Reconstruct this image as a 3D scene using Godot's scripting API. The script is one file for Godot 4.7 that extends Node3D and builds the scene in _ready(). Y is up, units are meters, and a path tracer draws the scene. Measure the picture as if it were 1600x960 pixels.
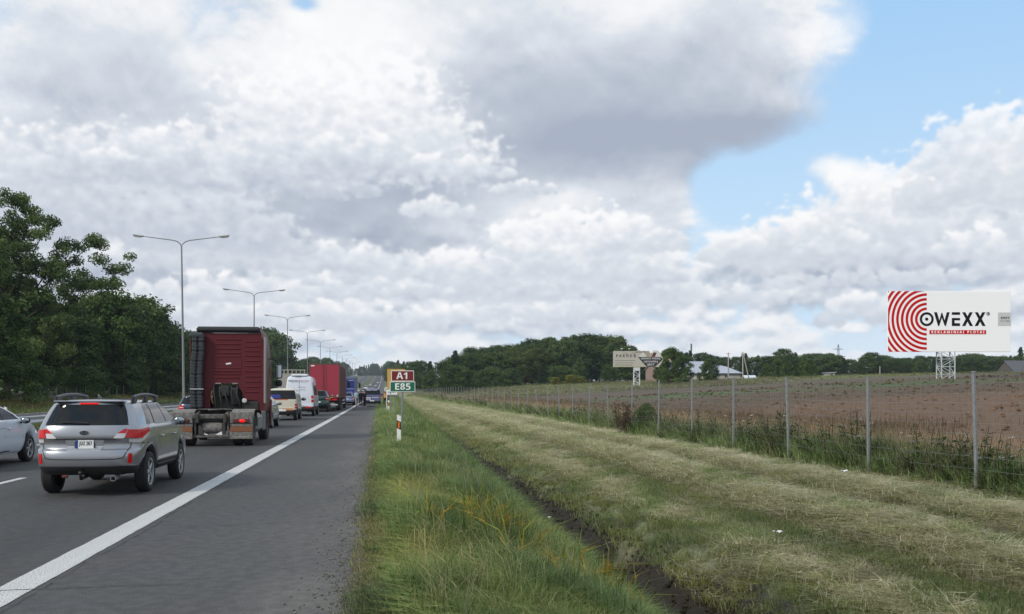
extends Node3D
# A motorway queue under broken cloud, a mown verge with a ditch and a fenced ploughed field.
# The road runs along -Z; x is to the right of the camera, s = -z is the distance along the road.

const EYE := 1.72
var rng := RandomNumberGenerator.new()
var mats := {}
var names := {}
var noise_a := FastNoiseLite.new()
var noise_b := FastNoiseLite.new()


# ---------------------------------------------------------------- mesh builder
class Geo:
	var v := PackedVector3Array()
	var n := PackedVector3Array()
	var c := PackedColorArray()
	var uv := PackedVector2Array()
	var ix := PackedInt32Array()
	var col := Color(1, 1, 1)
	var X := Transform3D()

	func vert(p: Vector3, nn: Vector3, t := Vector2()) -> int:
		v.append(X * p)
		n.append((X.basis * nn).normalized())
		c.append(col)
		uv.append(t)
		return v.size() - 1

	func face(a: int, b: int, d: int) -> void:  # counter-clockwise from outside
		ix.append(a); ix.append(d); ix.append(b)

	func tri(a: Vector3, b: Vector3, d: Vector3) -> void:
		var nn := (b - a).cross(d - a).normalized()
		face(vert(a, nn), vert(b, nn), vert(d, nn))

	func quad(a: Vector3, b: Vector3, d: Vector3, e: Vector3) -> void:
		var nn := (d - a).cross(e - b).normalized()
		var i := vert(a, nn, Vector2(0, 1))
		vert(b, nn, Vector2(1, 1)); vert(d, nn, Vector2(1, 0)); vert(e, nn, Vector2(0, 0))
		face(i, i + 1, i + 2); face(i, i + 2, i + 3)

	func box(ctr: Vector3, size: Vector3, bev := 0.0) -> void:
		var h := size * 0.5
		bev = minf(bev, minf(h.x, minf(h.y, h.z)) * 0.9)
		for ax in 3:
			for sg in [-1.0, 1.0]:
				var a1 := (ax + 1) % 3
				var a2 := (ax + 2) % 3
				var q := []
				for k in [[-1, -1], [1, -1], [1, 1], [-1, 1]]:
					var p := Vector3()
					p[ax] = sg * h[ax]
					p[a1] = k[0] * (h[a1] - bev) * sg
					p[a2] = k[1] * (h[a2] - bev)
					q.append(ctr + p)
				quad(q[0], q[1], q[2], q[3])
		if bev <= 0.0:
			return
		for ax in 3:
			var a1 := (ax + 1) % 3
			var a2 := (ax + 2) % 3
			for s1 in [-1.0, 1.0]:
				for s2 in [-1.0, 1.0]:
					var q := []
					for k in [[-1, 0], [1, 0], [1, 1], [-1, 1]]:
						var p := Vector3()
						p[ax] = k[0] * (h[ax] - bev)
						p[a1] = s1 * (h[a1] - (bev if k[1] else 0.0))
						p[a2] = s2 * (h[a2] - (0.0 if k[1] else bev))
						q.append(ctr + p)
					if s1 * s2 > 0:
						quad(q[0], q[1], q[2], q[3])
					else:
						quad(q[3], q[2], q[1], q[0])
		for sx in [-1.0, 1.0]:
			for sy in [-1.0, 1.0]:
				for sz in [-1.0, 1.0]:
					var o := ctr + Vector3(sx * h.x, sy * h.y, sz * h.z)
					var a := o - Vector3(0, sy * bev, sz * bev)
					var b := o - Vector3(sx * bev, 0, sz * bev)
					var d := o - Vector3(sx * bev, sy * bev, 0)
					if sx * sy * sz > 0:
						tri(a, b, d)
					else:
						tri(a, d, b)

	func frame_of(dir: Vector3) -> Basis:
		var up := Vector3.RIGHT if absf(dir.y) > 0.9 else Vector3.UP
		var a := up.cross(dir).normalized()
		return Basis(a, dir.cross(a), dir)

	func cyl(p0: Vector3, p1: Vector3, r0: float, r1: float, seg := 12, caps := true) -> void:
		tube(PackedVector3Array([p0, p1]), PackedFloat32Array([r0, r1]), seg, caps)

	func tube(path: PackedVector3Array, rad: PackedFloat32Array, seg := 8, caps := true) -> void:
		var first := v.size()
		var m := path.size()
		for i in m:
			var dir := (path[mini(i + 1, m - 1)] - path[maxi(i - 1, 0)]).normalized()
			var f := frame_of(dir)
			for k in seg:
				var a := TAU * k / seg
				var o := f.x * cos(a) + f.y * sin(a)
				vert(path[i] + o * rad[i], o, Vector2(float(k) / seg, i))
		for i in m - 1:
			for k in seg:
				var a := first + i * seg + k
				var b := first + i * seg + (k + 1) % seg
				face(a, b, b + seg); face(a, b + seg, a + seg)
		if caps:
			for e in 2:
				var at := 0 if e == 0 else m - 1
				var dir := (path[1] - path[0]).normalized() * -1.0 if e == 0 else (path[m - 1] - path[m - 2]).normalized()
				var f := frame_of((path[mini(at + 1, m - 1)] - path[maxi(at - 1, 0)]).normalized())
				var mid := vert(path[at], dir)
				var ring := []
				for k in seg:
					var a := TAU * k / seg
					ring.append(vert(path[at] + (f.x * cos(a) + f.y * sin(a)) * rad[at], dir))
				for k in seg:
					if e == 0:
						face(mid, ring[(k + 1) % seg], ring[k])
					else:
						face(mid, ring[k], ring[(k + 1) % seg])

	# profile of (radius, along) turned round the axis from o along dir
	func lathe(profile: Array, o: Vector3, dir: Vector3, seg := 20) -> void:
		var f := frame_of(dir)
		for j in profile.size() - 1:
			var pa: Vector2 = profile[j]
			var pb: Vector2 = profile[j + 1]
			var t := (pb - pa).normalized()
			var first := v.size()
			for k in seg + 1:
				var a := TAU * k / seg
				var rr := f.x * cos(a) + f.y * sin(a)
				var nn := rr * t.y - dir * t.x
				vert(o + rr * pa.x + dir * pa.y, nn); vert(o + rr * pb.x + dir * pb.y, nn)
			for k in seg:
				var a := first + k * 2
				face(a, a + 2, a + 3); face(a, a + 3, a + 1)

	func grid(rows: Array, flip := false, skip: Variant = null) -> void:  # rows of PackedVector3Array, smooth
		var m: int = rows.size()
		var w: int = rows[0].size()
		var nn := PackedVector3Array()
		nn.resize(m * w)
		for i in m - 1:
			for j in w - 1:
				var q: Vector3 = (rows[i + 1][j + 1] - rows[i][j]).cross(rows[i + 1][j] - rows[i][j + 1])
				if flip:
					q = -q
				for k in [[i, j], [i + 1, j], [i, j + 1], [i + 1, j + 1]]:
					nn[k[0] * w + k[1]] += q
		var first := v.size()
		for i in m:
			for j in w:
				vert(rows[i][j], nn[i * w + j].normalized(), Vector2(float(j) / (w - 1), float(i) / (m - 1)))
		for i in m - 1:
			for j in w - 1:
				if skip != null and skip.call(i, j):
					continue
				var a := first + i * w + j
				if flip:
					face(a, a + w, a + w + 1); face(a, a + w + 1, a + 1)
				else:
					face(a, a + 1, a + w + 1); face(a, a + w + 1, a + w)

	func prism(poly: PackedVector2Array, z0: float, z1: float) -> void:  # outline in x,y (counter-clockwise), from z0 up to z1
		if Geometry2D.is_polygon_clockwise(poly):
			poly.reverse()
		var t := Geometry2D.triangulate_polygon(poly)
		for k in range(0, t.size(), 3):
			var a := poly[t[k]]
			var b := poly[t[k + 1]]
			var d := poly[t[k + 2]]
			if (b - a).cross(d - a) < 0:
				var w := b
				b = d
				d = w
			tri(Vector3(a.x, a.y, z1), Vector3(b.x, b.y, z1), Vector3(d.x, d.y, z1))
			tri(Vector3(a.x, a.y, z0), Vector3(d.x, d.y, z0), Vector3(b.x, b.y, z0))
		for k in poly.size():
			var a := poly[k]
			var b := poly[(k + 1) % poly.size()]
			quad(Vector3(a.x, a.y, z0), Vector3(b.x, b.y, z0), Vector3(b.x, b.y, z1), Vector3(a.x, a.y, z1))

	func ball(o: Vector3, r: Vector3, seg := 10, rings := 6) -> void:
		var rows := []
		for i in rings + 1:
			var row := PackedVector3Array()
			var b := PI * i / rings
			for k in seg + 1:
				var a := TAU * k / seg
				row.append(o + Vector3(sin(b) * cos(a), -cos(b), -sin(b) * sin(a)) * r)
			rows.append(row)
		grid(rows)

	func mesh(m: Material = null) -> ArrayMesh:
		var a := []
		a.resize(Mesh.ARRAY_MAX)
		a[Mesh.ARRAY_VERTEX] = v
		a[Mesh.ARRAY_NORMAL] = n
		a[Mesh.ARRAY_COLOR] = c
		a[Mesh.ARRAY_TEX_UV] = uv
		a[Mesh.ARRAY_INDEX] = ix
		var out := ArrayMesh.new()
		out.add_surface_from_arrays(Mesh.PRIMITIVE_TRIANGLES, a)
		if m:
			out.surface_set_material(0, m)
		return out


# ---------------------------------------------------------------- objects
func numbered(called: String) -> String:
	var k: int = names.get(called, -1) + 1
	names[called] = k
	return called if k == 0 else "%s_%03d" % [called, k]


func tag(o: Node3D, label := "", category := "", group := "", kind := "") -> Node3D:
	if label: o.set_meta("label", label)
	if category: o.set_meta("category", category)
	if group: o.set_meta("group", group)
	if kind: o.set_meta("kind", kind)
	return o


func thing(called: String, label: String, category: String, at := Vector3.ZERO, turn := 0.0, group := "") -> Node3D:
	var o := Node3D.new()
	o.name = numbered(called)
	add_child(o, true)
	o.position = at
	o.rotation.y = turn
	return tag(o, label, category, group)


func part(parent: Node3D, called: String, g: Variant, m: Material, label := "") -> MeshInstance3D:
	var o := MeshInstance3D.new()
	var k := 0
	var nm := called
	while parent.has_node(NodePath(nm)):
		k += 1
		nm = "%s_%03d" % [called, k]
	o.name = nm
	o.mesh = g.mesh(m) if g is Geo else g
	if not g is Geo and m:
		o.material_override = m
	parent.add_child(o, true)
	if label: o.set_meta("label", label)
	return o


func top(called: String, g: Geo, m: Material) -> MeshInstance3D:
	var o := MeshInstance3D.new()
	o.name = numbered(called)
	o.mesh = g.mesh(m)
	add_child(o, true)
	return o


func copy(o: Node3D, called: String, label: String, group := "") -> Node3D:
	var r: Node3D = o.duplicate()
	r.name = numbered(called)
	add_child(r, true)
	r.set_meta("label", label)
	if group: r.set_meta("group", group)
	return r


# a solid letter or word, flat in x,y and facing +z
func words(parent: Node3D, called: String, text: String, height: float, at: Vector3, m: Material, font := "Droid Sans", bold := false, stretch := 1.0, turn := 0.0) -> MeshInstance3D:
	var t := TextMesh.new()
	var f := SystemFont.new()
	f.font_names = PackedStringArray([font])
	if bold: f.font_weight = 700
	t.font = f
	t.font_size = 64
	t.pixel_size = height / 46.0
	t.depth = 0.012
	t.curve_step = 2.0
	t.text = text
	var o := part(parent, called, t, m)
	o.position = at
	o.rotation.y = turn
	o.scale.x = stretch
	return o


# ---------------------------------------------------------------- materials (colours linear)
func lin(r: float, g: float, b: float) -> Color:
	return Color(r, g, b).linear_to_srgb()


func mat(called: String, col: Color, rough := 0.7, metal := 0.0, coat := 0.0) -> StandardMaterial3D:
	if mats.has(called):
		return mats[called]
	var m := StandardMaterial3D.new()
	m.resource_name = called
	m.albedo_color = Color(col.r, col.g, col.b).linear_to_srgb()
	m.roughness = rough
	m.metallic = metal
	if coat > 0.0:
		m.clearcoat_enabled = true
		m.clearcoat = coat
		m.clearcoat_roughness = 0.05
	mats[called] = m
	return m


func noise(seed_: int, freq: float, oct := 5, type := FastNoiseLite.TYPE_SIMPLEX_SMOOTH) -> FastNoiseLite:
	var f := FastNoiseLite.new()
	f.seed = seed_
	f.frequency = freq
	f.noise_type = type
	f.fractal_type = FastNoiseLite.FRACTAL_FBM
	f.fractal_octaves = oct
	return f


# a seamless texture that runs from lo to hi (linear colours)
func tex(seed_: int, freq: float, oct: int, lo: Color, hi: Color, px := 512, hard := 1.0, type := FastNoiseLite.TYPE_SIMPLEX_SMOOTH, bias := 0.0) -> ImageTexture:
	var im := noise(seed_, freq, oct, type).get_seamless_image(px, px)
	im.convert(Image.FORMAT_L8)
	var d := im.get_data()
	var out := PackedByteArray()
	out.resize(px * px * 3)
	var lut := []
	for i in 256:
		var t := clampf((i / 255.0 - 0.5 + bias) * hard + 0.5, 0.0, 1.0)
		lut.append(lo.lerp(hi, t).linear_to_srgb())
	for i in px * px:
		var q: Color = lut[d[i]]
		out[i * 3] = int(q.r * 255.0); out[i * 3 + 1] = int(q.g * 255.0); out[i * 3 + 2] = int(q.b * 255.0)
	return ImageTexture.create_from_image(Image.create_from_data(px, px, false, Image.FORMAT_RGB8, out))


func bumps(seed_: int, freq: float, oct: int, px := 512, strength := 4.0, type := FastNoiseLite.TYPE_SIMPLEX_SMOOTH) -> ImageTexture:
	var im := noise(seed_, freq, oct, type).get_seamless_image(px, px)
	im.convert(Image.FORMAT_RGBA8)
	im.bump_map_to_normal_map(strength)
	return ImageTexture.create_from_image(im)


# world-mapped surface: texture times vertex colour
func ground_mat(called: String, t: Texture2D, size: float, rough: float, nrm: Texture2D = null, nscale := 1.0, tinted := true) -> StandardMaterial3D:
	var m := StandardMaterial3D.new()
	m.resource_name = called
	m.albedo_texture = t
	m.roughness = rough
	m.uv1_triplanar = true
	m.uv1_world_triplanar = true
	m.uv1_scale = Vector3.ONE / size
	m.vertex_color_use_as_albedo = tinted
	if nrm:
		m.normal_enabled = true
		m.normal_texture = nrm
		m.normal_scale = nscale
	mats[called] = m
	return m


func tinted_mat(called: String, rough := 0.8, back := 0.0) -> StandardMaterial3D:
	if mats.has(called):
		return mats[called]
	var m := StandardMaterial3D.new()
	m.resource_name = called
	m.roughness = rough
	m.metallic_specular = 0.25
	m.vertex_color_use_as_albedo = true
	if back > 0.0:
		m.backlight_enabled = true
		m.backlight = Color(back, back, back)
	mats[called] = m
	return m


func ss(a: float, b: float, x: float) -> float:
	var t := clampf((x - a) / (b - a), 0.0, 1.0)
	return t * t * (3.0 - 2.0 * t)


func table(pts: Array, x: float) -> float:
	if x <= pts[0][0]:
		return pts[0][1]
	for i in pts.size() - 1:
		if x <= pts[i + 1][0]:
			var t: float = (x - pts[i][0]) / (pts[i + 1][0] - pts[i][0])
			t = lerpf(t, t * t * (3.0 - 2.0 * t), 0.6)
			return lerpf(pts[i][1], pts[i + 1][1], t)
	return pts[-1][1]


func _ready() -> void:
	rng.seed = 7
	noise_a = noise(3, 0.05, 4)
	noise_b = noise(9, 0.6, 4)
	# camera: at eye height on the hard shoulder, turned 7.6 degrees off the road, lens raised so that uprights stay upright
	var cam := Camera3D.new()
	cam.name = "camera"
	cam.projection = Camera3D.PROJECTION_FRUSTUM
	cam.near = 0.1
	cam.far = 4000.0
	cam.size = 0.1 * 0.64
	cam.frustum_offset = Vector2(0.0, 0.1 * 0.088)
	cam.position = Vector3(0, EYE, 0)
	cam.rotation.y = -atan(200.0 / 1500.0)
	add_child(cam)
	cam.current = true
	# sky and exposure
	var env := Environment.new()
	env.background_mode = Environment.BG_SKY
	env.sky = Sky.new()
	env.sky.sky_material = make_sky()
	env.tonemap_mode = Environment.TONE_MAPPER_LINEAR
	env.tonemap_exposure = 1.0
	env.fog_enabled = true
	env.fog_density = 0.00013
	env.fog_light_color = Color(0.86, 0.91, 0.97)
	env.sdfgi_enabled = true
	env.ssao_enabled = true
	env.ssil_enabled = true
	var we := WorldEnvironment.new()
	we.name = "world_environment"
	we.environment = env
	add_child(we)
	# the sun, veiled by cloud, ahead and to the left
	var sun := DirectionalLight3D.new()
	sun.name = "sun"
	sun.light_energy = 0.8
	sun.light_color = Color(1.0, 0.97, 0.92)
	sun.light_angular_distance = 12.0
	sun.shadow_enabled = true
	sun.rotation = Vector3(deg_to_rad(-36), deg_to_rad(-58), 0)
	add_child(sun)
	build_materials()
	build_ground()
	build_trees()
	build_structures()
	build_cars()
	build_trucks()
	build_people()
	build_grass()

# ---------------------------------------------------------------- sky
# cloud banks as [azimuth, elevation, half width, half height, amount] in degrees: where there is more or less cloud, and where it is thin and bright or thick and dark
const BANKS := [[32.0, 18.5, 5.4, 4.1, -1.70], [30.1, 14.2, 4.0, 2.8, -1.30], [24.6, 11.6, 4.5, 2.4, -1.90], [20.4, 10.6, 2.9, 2.0, -1.50], [19.6, 11.9, 2.2, 1.5, -0.80], [34.5, 15.7, 2.5, 1.9, -0.90], [18.5, 8.5, 2.2, 0.9, -0.70], [-4.6, 21.7, 0.8, 0.4, -1.20], [35.7, 19.2, 3.6, 3.7, -0.80], [11.4, 18.5, 15.6, 5.2, 0.90], [23.6, 15.5, 4.0, 1.9, 0.80], [34.0, 12.7, 2.5, 2.0, 1.40], [30.1, 10.2, 4.7, 2.2, 1.20], [25.7, 8.4, 5.1, 1.7, 1.00], [20.4, 8.4, 1.6, 0.8, 1.20], [27.1, 18.5, 1.6, 1.9, 0.70], [-15.8, 14.1, 12.7, 9.3, 0.70], [0.8, 10.6, 10.9, 4.4, 0.70], [16.7, 12.0, 2.2, 1.5, 0.60], [11.4, 8.0, 4.4, 2.2, 0.40], [25.7, 12.4, 1.8, 0.9, 1.20], [27.1, 12.3, 1.8, 1.0, 0.60]]
const TONES := [[-4.4, 17.1, 2.9, 2.2, 0.30], [0.8, 20.1, 4.0, 3.0, 0.34], [-1.5, 15.5, 4.0, 2.2, 0.20], [-12.9, 13.1, 1.8, 1.5, 0.30], [-14.5, 8.0, 1.6, 1.3, 0.30], [11.4, 11.0, 2.9, 1.9, 0.12], [8.0, 8.4, 1.8, 1.5, 0.12], [26.4, 19.2, 2.2, 1.9, 0.30], [29.4, 11.3, 4.4, 1.5, 0.20], [24.3, 8.2, 2.9, 1.1, 0.25], [33.9, 13.8, 2.2, 1.1, 0.20], [-3.0, 8.1, 2.2, 1.1, 0.25], [15.2, 8.7, 2.2, 1.1, 0.20], [3.8, 5.4, 7.3, 0.9, 0.15], [15.2, 14.3, 10.2, 1.7, -0.55], [1.5, 12.2, 6.2, 1.3, -0.45], [-6.3, 9.8, 6.5, 1.7, -0.40], [-14.9, 9.5, 5.8, 2.2, -0.25], [21.8, 14.7, 4.4, 1.1, -0.35], [-1.5, 7.9, 4.7, 0.9, -0.22], [16.3, 6.5, 9.1, 0.8, -0.22], [27.7, 7.0, 5.4, 0.6, -0.30], [13.3, 17.7, 8.3, 3.0, -0.28], [-15.8, 15.1, 8.3, 5.2, -0.20], [-1.5, 5.9, 5.8, 0.7, -0.15], [-10.8, 6.6, 4.4, 1.1, -0.12], [25.3, 5.7, 7.3, 0.6, -0.15]]
const HEAPS := [[-2.1, 12.1, 13.8, 8.0, 0.16], [-12.9, 11.0, 4.4, 2.8, 0.06], [29.4, 6.6, 14.5, 5.9, 0.02], [33.9, 9.6, 6.2, 5.6, 0.00], [23.9, 7.3, 8.3, 2.8, 0.02], [20.5, 7.5, 3.6, 1.8, 0.02], [11.0, 6.5, 10.2, 4.3, 0.06], [15.4, 8.0, 5.4, 2.6, 0.03], [3.8, 5.4, 12.0, 3.0, 0.00], [-2.2, 6.4, 10.9, 2.6, 0.02], [-3.0, 3.5, 13.1, 2.2, 0.00], [9.5, 4.1, 10.9, 1.9, 0.00], [18.9, 4.9, 12.0, 1.7, -0.02], [27.7, 5.8, 12.0, 1.5, 0.00], [33.4, 7.1, 3.3, 1.9, 0.08]]

var cloud_n := noise(11, 1.15, 7)
var billow_n := FastNoiseLite.new()
var wide_n := noise(5, 0.55, 3)
var puff_n := noise(15, 1.0, 6)
var puff_b := FastNoiseLite.new()


func cloud_amount(az: float, el: float) -> float:
	var a := deg_to_rad(az)
	var e := deg_to_rad(maxf(el, 0.0))
	var q := Vector3(sin(a) * cos(e), sin(e) * 1.45, -cos(a) * cos(e)) * lerpf(3.0, 5.0, exp(-el / 9.0))
	var d := 0.75 * cloud_n.get_noise_3dv(q)
	var b := -billow_n.get_noise_3dv(q) - 0.62
	var low := 1.0 - ss(4.0, 15.0, el)
	var p := Vector3(az * 0.26, el * 0.50, 3.0)
	var small := puff_n.get_noise_3dv(p) - 0.45 * puff_b.get_noise_3dv(p) - 0.28
	return 0.36 + 0.02 * low + 1.35 * d * (1.0 - 0.5 * low) + 0.75 * b * (1.0 - 0.6 * low) + 0.5 * wide_n.get_noise_3dv(q) + low * 0.8 * small


func sky_patch(az0: float, az1: float, el1: float, w: int, h: int) -> Image:
	var gw := 140
	var gh := 64
	var gc := PackedFloat32Array()
	var gt := PackedFloat32Array()
	gc.resize(gw * gh); gt.resize(gw * gh)
	for j in gh:
		for i in gw:
			var az := -27.0 + i * 0.5
			var el := -1.0 + j * 0.5
			for b in BANKS:
				var r := pow((az - b[0]) / b[2], 2.0) + pow((el - b[1]) / b[3], 2.0)
				if r < 9.0: gc[j * gw + i] += b[4] * exp(-r * 0.8)
			for b in TONES:
				var r := pow((az - b[0]) / b[2], 2.0) + pow((el - b[1]) / b[3], 2.0)
				if r < 9.0: gt[j * gw + i] += b[4] * exp(-r * 0.8)
			var fade := ss(-27.0, -19.0, az) * (1.0 - ss(35.0, 42.0, az)) * (1.0 - ss(25.0, 30.0, el))
			gc[j * gw + i] = lerpf(0.30 * sin(az * 0.11 + 1.0), gc[j * gw + i], fade)
			gt[j * gw + i] *= fade
	var amount := PackedFloat32Array()
	var tone := PackedFloat32Array()
	amount.resize(w * h); tone.resize(w * h)
	for j in h:
		var el := el1 * (1.0 - (j + 0.5) / h)
		for i in w:
			var az := az0 + (az1 - az0) * (i + 0.5) / w
			var x := (az + 27.0) * 2.0
			var y := (el + 1.0) * 2.0
			var c := 0.30 * sin(az * 0.11 + 1.0)
			var t := 0.0
			if x > 0.0 and x < gw - 1.01 and y < gh - 1.01:
				var xi := int(x)
				var yi := int(y)
				var fx := x - xi
				var fy := y - yi
				var p := yi * gw + xi
				c = lerpf(lerpf(gc[p], gc[p + 1], fx), lerpf(gc[p + gw], gc[p + gw + 1], fx), fy)
				t = lerpf(lerpf(gt[p], gt[p + 1], fx), lerpf(gt[p + gw], gt[p + gw + 1], fx), fy)
			amount[j * w + i] = cloud_amount(az, el) + 0.8 * c
			tone[j * w + i] = t
	var im := Image.create(w, h, false, Image.FORMAT_RGBF)
	var up := maxi(1, int(round(h / el1 * 0.9)))
	var up_low := maxi(1, int(round(h / el1 * 0.55)))
	var up2 := maxi(1, int(round(h / el1 * 2.6)))
	for j in h:
		var el := el1 * (1.0 - (j + 0.5) / h)
		var hz := 1.0 - ss(0.0, 5.0, el)
		var clear := Color(0.37, 0.62, 0.93).lerp(Color(0.62, 0.81, 0.98), 1.0 - ss(2.0, 24.0, el)).lerp(Color(0.80, 0.86, 0.92), hz * 0.9)
		for i in w:
			var a := amount[j * w + i]
			var cover := lerpf(ss(-0.34, 0.50, a), ss(-0.05, 0.22, a), 0.6 * (1.0 - ss(5.0, 14.0, el)))
			var g := a - amount[maxi(j - (up if el > 9.0 else up_low), 0) * w + i]
			var g2 := a - amount[maxi(j - up2, 0) * w + i]
			var thick := ss(0.2, 1.5, a)
			var t := 0.80 - 0.24 * thick + (0.66 + 0.3 * (1.0 - ss(5.0, 14.0, el))) * (1.0 - 0.42 * thick) * clampf(g, -0.6, 0.6) + 0.20 * clampf(g2, -1.0, 1.0) + tone[j * w + i]
			t = clampf(t, 0.0, 1.4)
			if t > 0.8: t = 0.8 + 0.2 * (1.0 - exp(-(t - 0.8) / 0.22))
			t = lerpf(t, 0.80, hz * 0.55)
			var q: Color
			if t < 0.35:
				q = Color(0.40, 0.455, 0.56).lerp(Color(0.51, 0.565, 0.655), t / 0.35)
			elif t < 0.68:
				q = Color(0.51, 0.565, 0.655).lerp(Color(0.71, 0.755, 0.825), (t - 0.35) / 0.33)
			else:
				q = Color(0.71, 0.755, 0.825).lerp(Color(1.0, 1.0, 1.0), (t - 0.68) / 0.32)
			im.set_pixel(i, j, clear.lerp(q, cover * (1.0 - 0.25 * hz)))
	paint_heaps(im, az0, az1, el1)
	return im


# heaped clouds with a flat grey base and lit heads: [azimuth, base, width, height, brightness]
func heap_list() -> Array:
	var r := RandomNumberGenerator.new()
	r.seed = 41
	var out := []
	for k in 300:
		var e := 0.7 + 12.0 * pow(r.randf(), 1.9)
		var w := lerpf(1.6, 9.5, minf(1.0, e / 8.0)) * (0.35 + 1.5 * pow(r.randf(), 1.6))
		var c := [r.randf_range(-180.0, 180.0), e, w, w * r.randf_range(0.16, 0.42), r.randf_range(-0.17, 0.10)]
		if c[0] > 14.0 and c[0] < 40.0 and c[1] + c[3] > 7.6:
			continue  # the clear gap to the right
		out.append(c)
	out.append_array(HEAPS)
	out.sort_custom(func(a, b): return a[1] < b[1])
	return out


func paint_heaps(im: Image, az0: float, az1: float, el1: float) -> void:
	var w := im.get_width()
	var h := im.get_height()
	var px := w / (az1 - az0)
	var py := h / el1
	var r := RandomNumberGenerator.new()
	for c in heap_list():
		r.seed = int(c[0] * 1000.0) + 7
		var puffs := []
		var n := 9 + int(c[2] * 0.9)
		for k in n:
			var u := (k + r.randf()) / n * 2.0 - 1.0
			var env := sqrt(maxf(0.05, 1.0 - u * u))
			var rad: float = c[3] * r.randf_range(0.30, 0.58) * (0.45 + 0.55 * env)
			var v := r.randf()
			puffs.append(Vector3(c[0] + u * c[2] * 0.5, c[1] + rad * 0.35 + v * maxf(0.0, c[3] * env - rad * 1.1), rad))
		var x0 := maxi(0, int((c[0] - c[2] * 0.75 - az0) * px))
		var x1 := mini(w - 1, int((c[0] + c[2] * 0.75 - az0) * px))
		var y0 := maxi(0, int((el1 - c[1] - c[3] * 1.5) * py))
		var y1 := mini(h - 1, int((el1 - c[1] + c[3] * 0.4) * py))
		for j in range(y0, y1 + 1):
			var el := el1 * (1.0 - (j + 0.5) / h)
			for i in range(x0, x1 + 1):
				var az := az0 + (az1 - az0) * (i + 0.5) / w
				var f := -1.0
				var rise := 0.0
				for p in puffs:
					var dx: float = az - p.x
					var dy: float = (el - p.y) * 1.15
					var q: float = 1.0 - sqrt(dx * dx + dy * dy) / p.z
					if q > f:
						f = q
						rise = dy / p.z
				if f < -0.6:
					continue
				var ns := puff_n.get_noise_3d(az * 0.9, el * 1.2, 9.0)
				f += 0.85 * ns + 0.14 - maxf(0.0, (c[1] + 0.12 * c[3] - el) / c[3]) * 3.2
				if f <= 0.0:
					continue
				var a := ss(0.0, 0.30 + 0.35 * (0.5 + 0.5 * sin(c[0] * 5.0)), f) * (0.42 + 0.45 * ss(0.5, 3.0, el)) * ss(0.0, 0.8, el)
				var t: float = 0.42 + 0.46 * clampf((el - c[1]) / c[3], 0.0, 1.0) + 0.12 * rise + 0.30 * ns + 0.10 * (1.0 - ss(0.0, 0.5, f)) + c[4]
				t = lerpf(clampf(t, 0.15, 1.0), 0.78, 0.5 * (1.0 - ss(0.0, 4.0, el)))
				var q2 := Color(0.44, 0.50, 0.60).lerp(Color(0.72, 0.765, 0.83), t / 0.62) if t < 0.62 else Color(0.72, 0.765, 0.83).lerp(Color(0.99, 0.99, 1.0), (t - 0.62) / 0.38)
				im.set_pixel(i, j, im.get_pixel(i, j).lerp(q2, a))


func make_sky() -> PanoramaSkyMaterial:
	billow_n.seed = 21
	billow_n.noise_type = FastNoiseLite.TYPE_CELLULAR
	billow_n.cellular_return_type = FastNoiseLite.RETURN_DISTANCE
	billow_n.frequency = 3.2
	billow_n.fractal_type = FastNoiseLite.FRACTAL_FBM
	billow_n.fractal_octaves = 4
	billow_n.domain_warp_enabled = true
	billow_n.domain_warp_amplitude = 0.25
	billow_n.domain_warp_frequency = 2.0
	puff_b.seed = 8
	puff_b.noise_type = FastNoiseLite.TYPE_CELLULAR
	puff_b.cellular_return_type = FastNoiseLite.RETURN_DISTANCE
	puff_b.frequency = 2.2
	puff_b.fractal_type = FastNoiseLite.FRACTAL_FBM
	puff_b.fractal_octaves = 4
	var W := 4096
	var half := sky_patch(-180.0, 180.0, 90.0, 1024, 256)
	half.resize(W, W / 4, Image.INTERPOLATE_CUBIC)
	var full := Image.create(W, W / 2, false, Image.FORMAT_RGBF)
	full.fill(Color(0.16, 0.17, 0.14))
	full.blit_rect(half, Rect2i(0, 0, W, W / 4), Vector2i(0, 0))
	var x0 := int((180.0 - 27.0) / 360.0 * W)
	var x1 := int((180.0 + 42.0) / 360.0 * W)
	var rows := int(30.0 / 180.0 * W / 2)
	var near := sky_patch(x0 * 360.0 / W - 180.0, x1 * 360.0 / W - 180.0, rows * 180.0 / (W / 2), x1 - x0, rows)
	full.blit_rect(near, Rect2i(0, 0, x1 - x0, rows), Vector2i(x0, W / 4 - rows))
	var turned := Image.create(W, W / 2, false, Image.FORMAT_RGBF)  # the panorama starts at -Z
	turned.blit_rect(full, Rect2i(W / 2, 0, W / 2, W / 2), Vector2i(0, 0))
	turned.blit_rect(full, Rect2i(0, 0, W / 2, W / 2), Vector2i(W / 2, 0))
	var m := PanoramaSkyMaterial.new()
	m.panorama = ImageTexture.create_from_image(turned)
	return m


# ---------------------------------------------------------------- ground
const RIGHT := [[-0.3, 0.0], [0.2, 0.0], [1.0, -0.08], [1.9, -0.38], [2.75, -0.76], [2.98, -1.02], [3.56, -1.05], [3.92, -0.64], [4.7, -0.42], [5.7, -0.2], [7.3, 0.0], [9.0, 0.06], [10.5, 0.06], [12.0, 0.0]]
const LEFT := [[-200.0, 3.0], [-80.0, 2.0], [-45.0, 1.2], [-38.0, 0.5], [-34.0, -0.1], [-31.0, -0.5], [-28.5, -0.15], [-27.3, 0.0], [-18.3, 0.0], [-17.5, -0.06], [-15.0, -0.06], [-12.5, -0.05], [-11.6, 0.0]]


func road_h(s: float) -> float:
	if s < 20.0:
		return 0.0
	if s < 1300.0:
		var t := (s - 20.0) / 1280.0
		return 22.0 * t * t
	var u := s - 1300.0
	return maxf(22.0 + 0.0344 * u - 0.0001 * u * u, 18.0)


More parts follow.
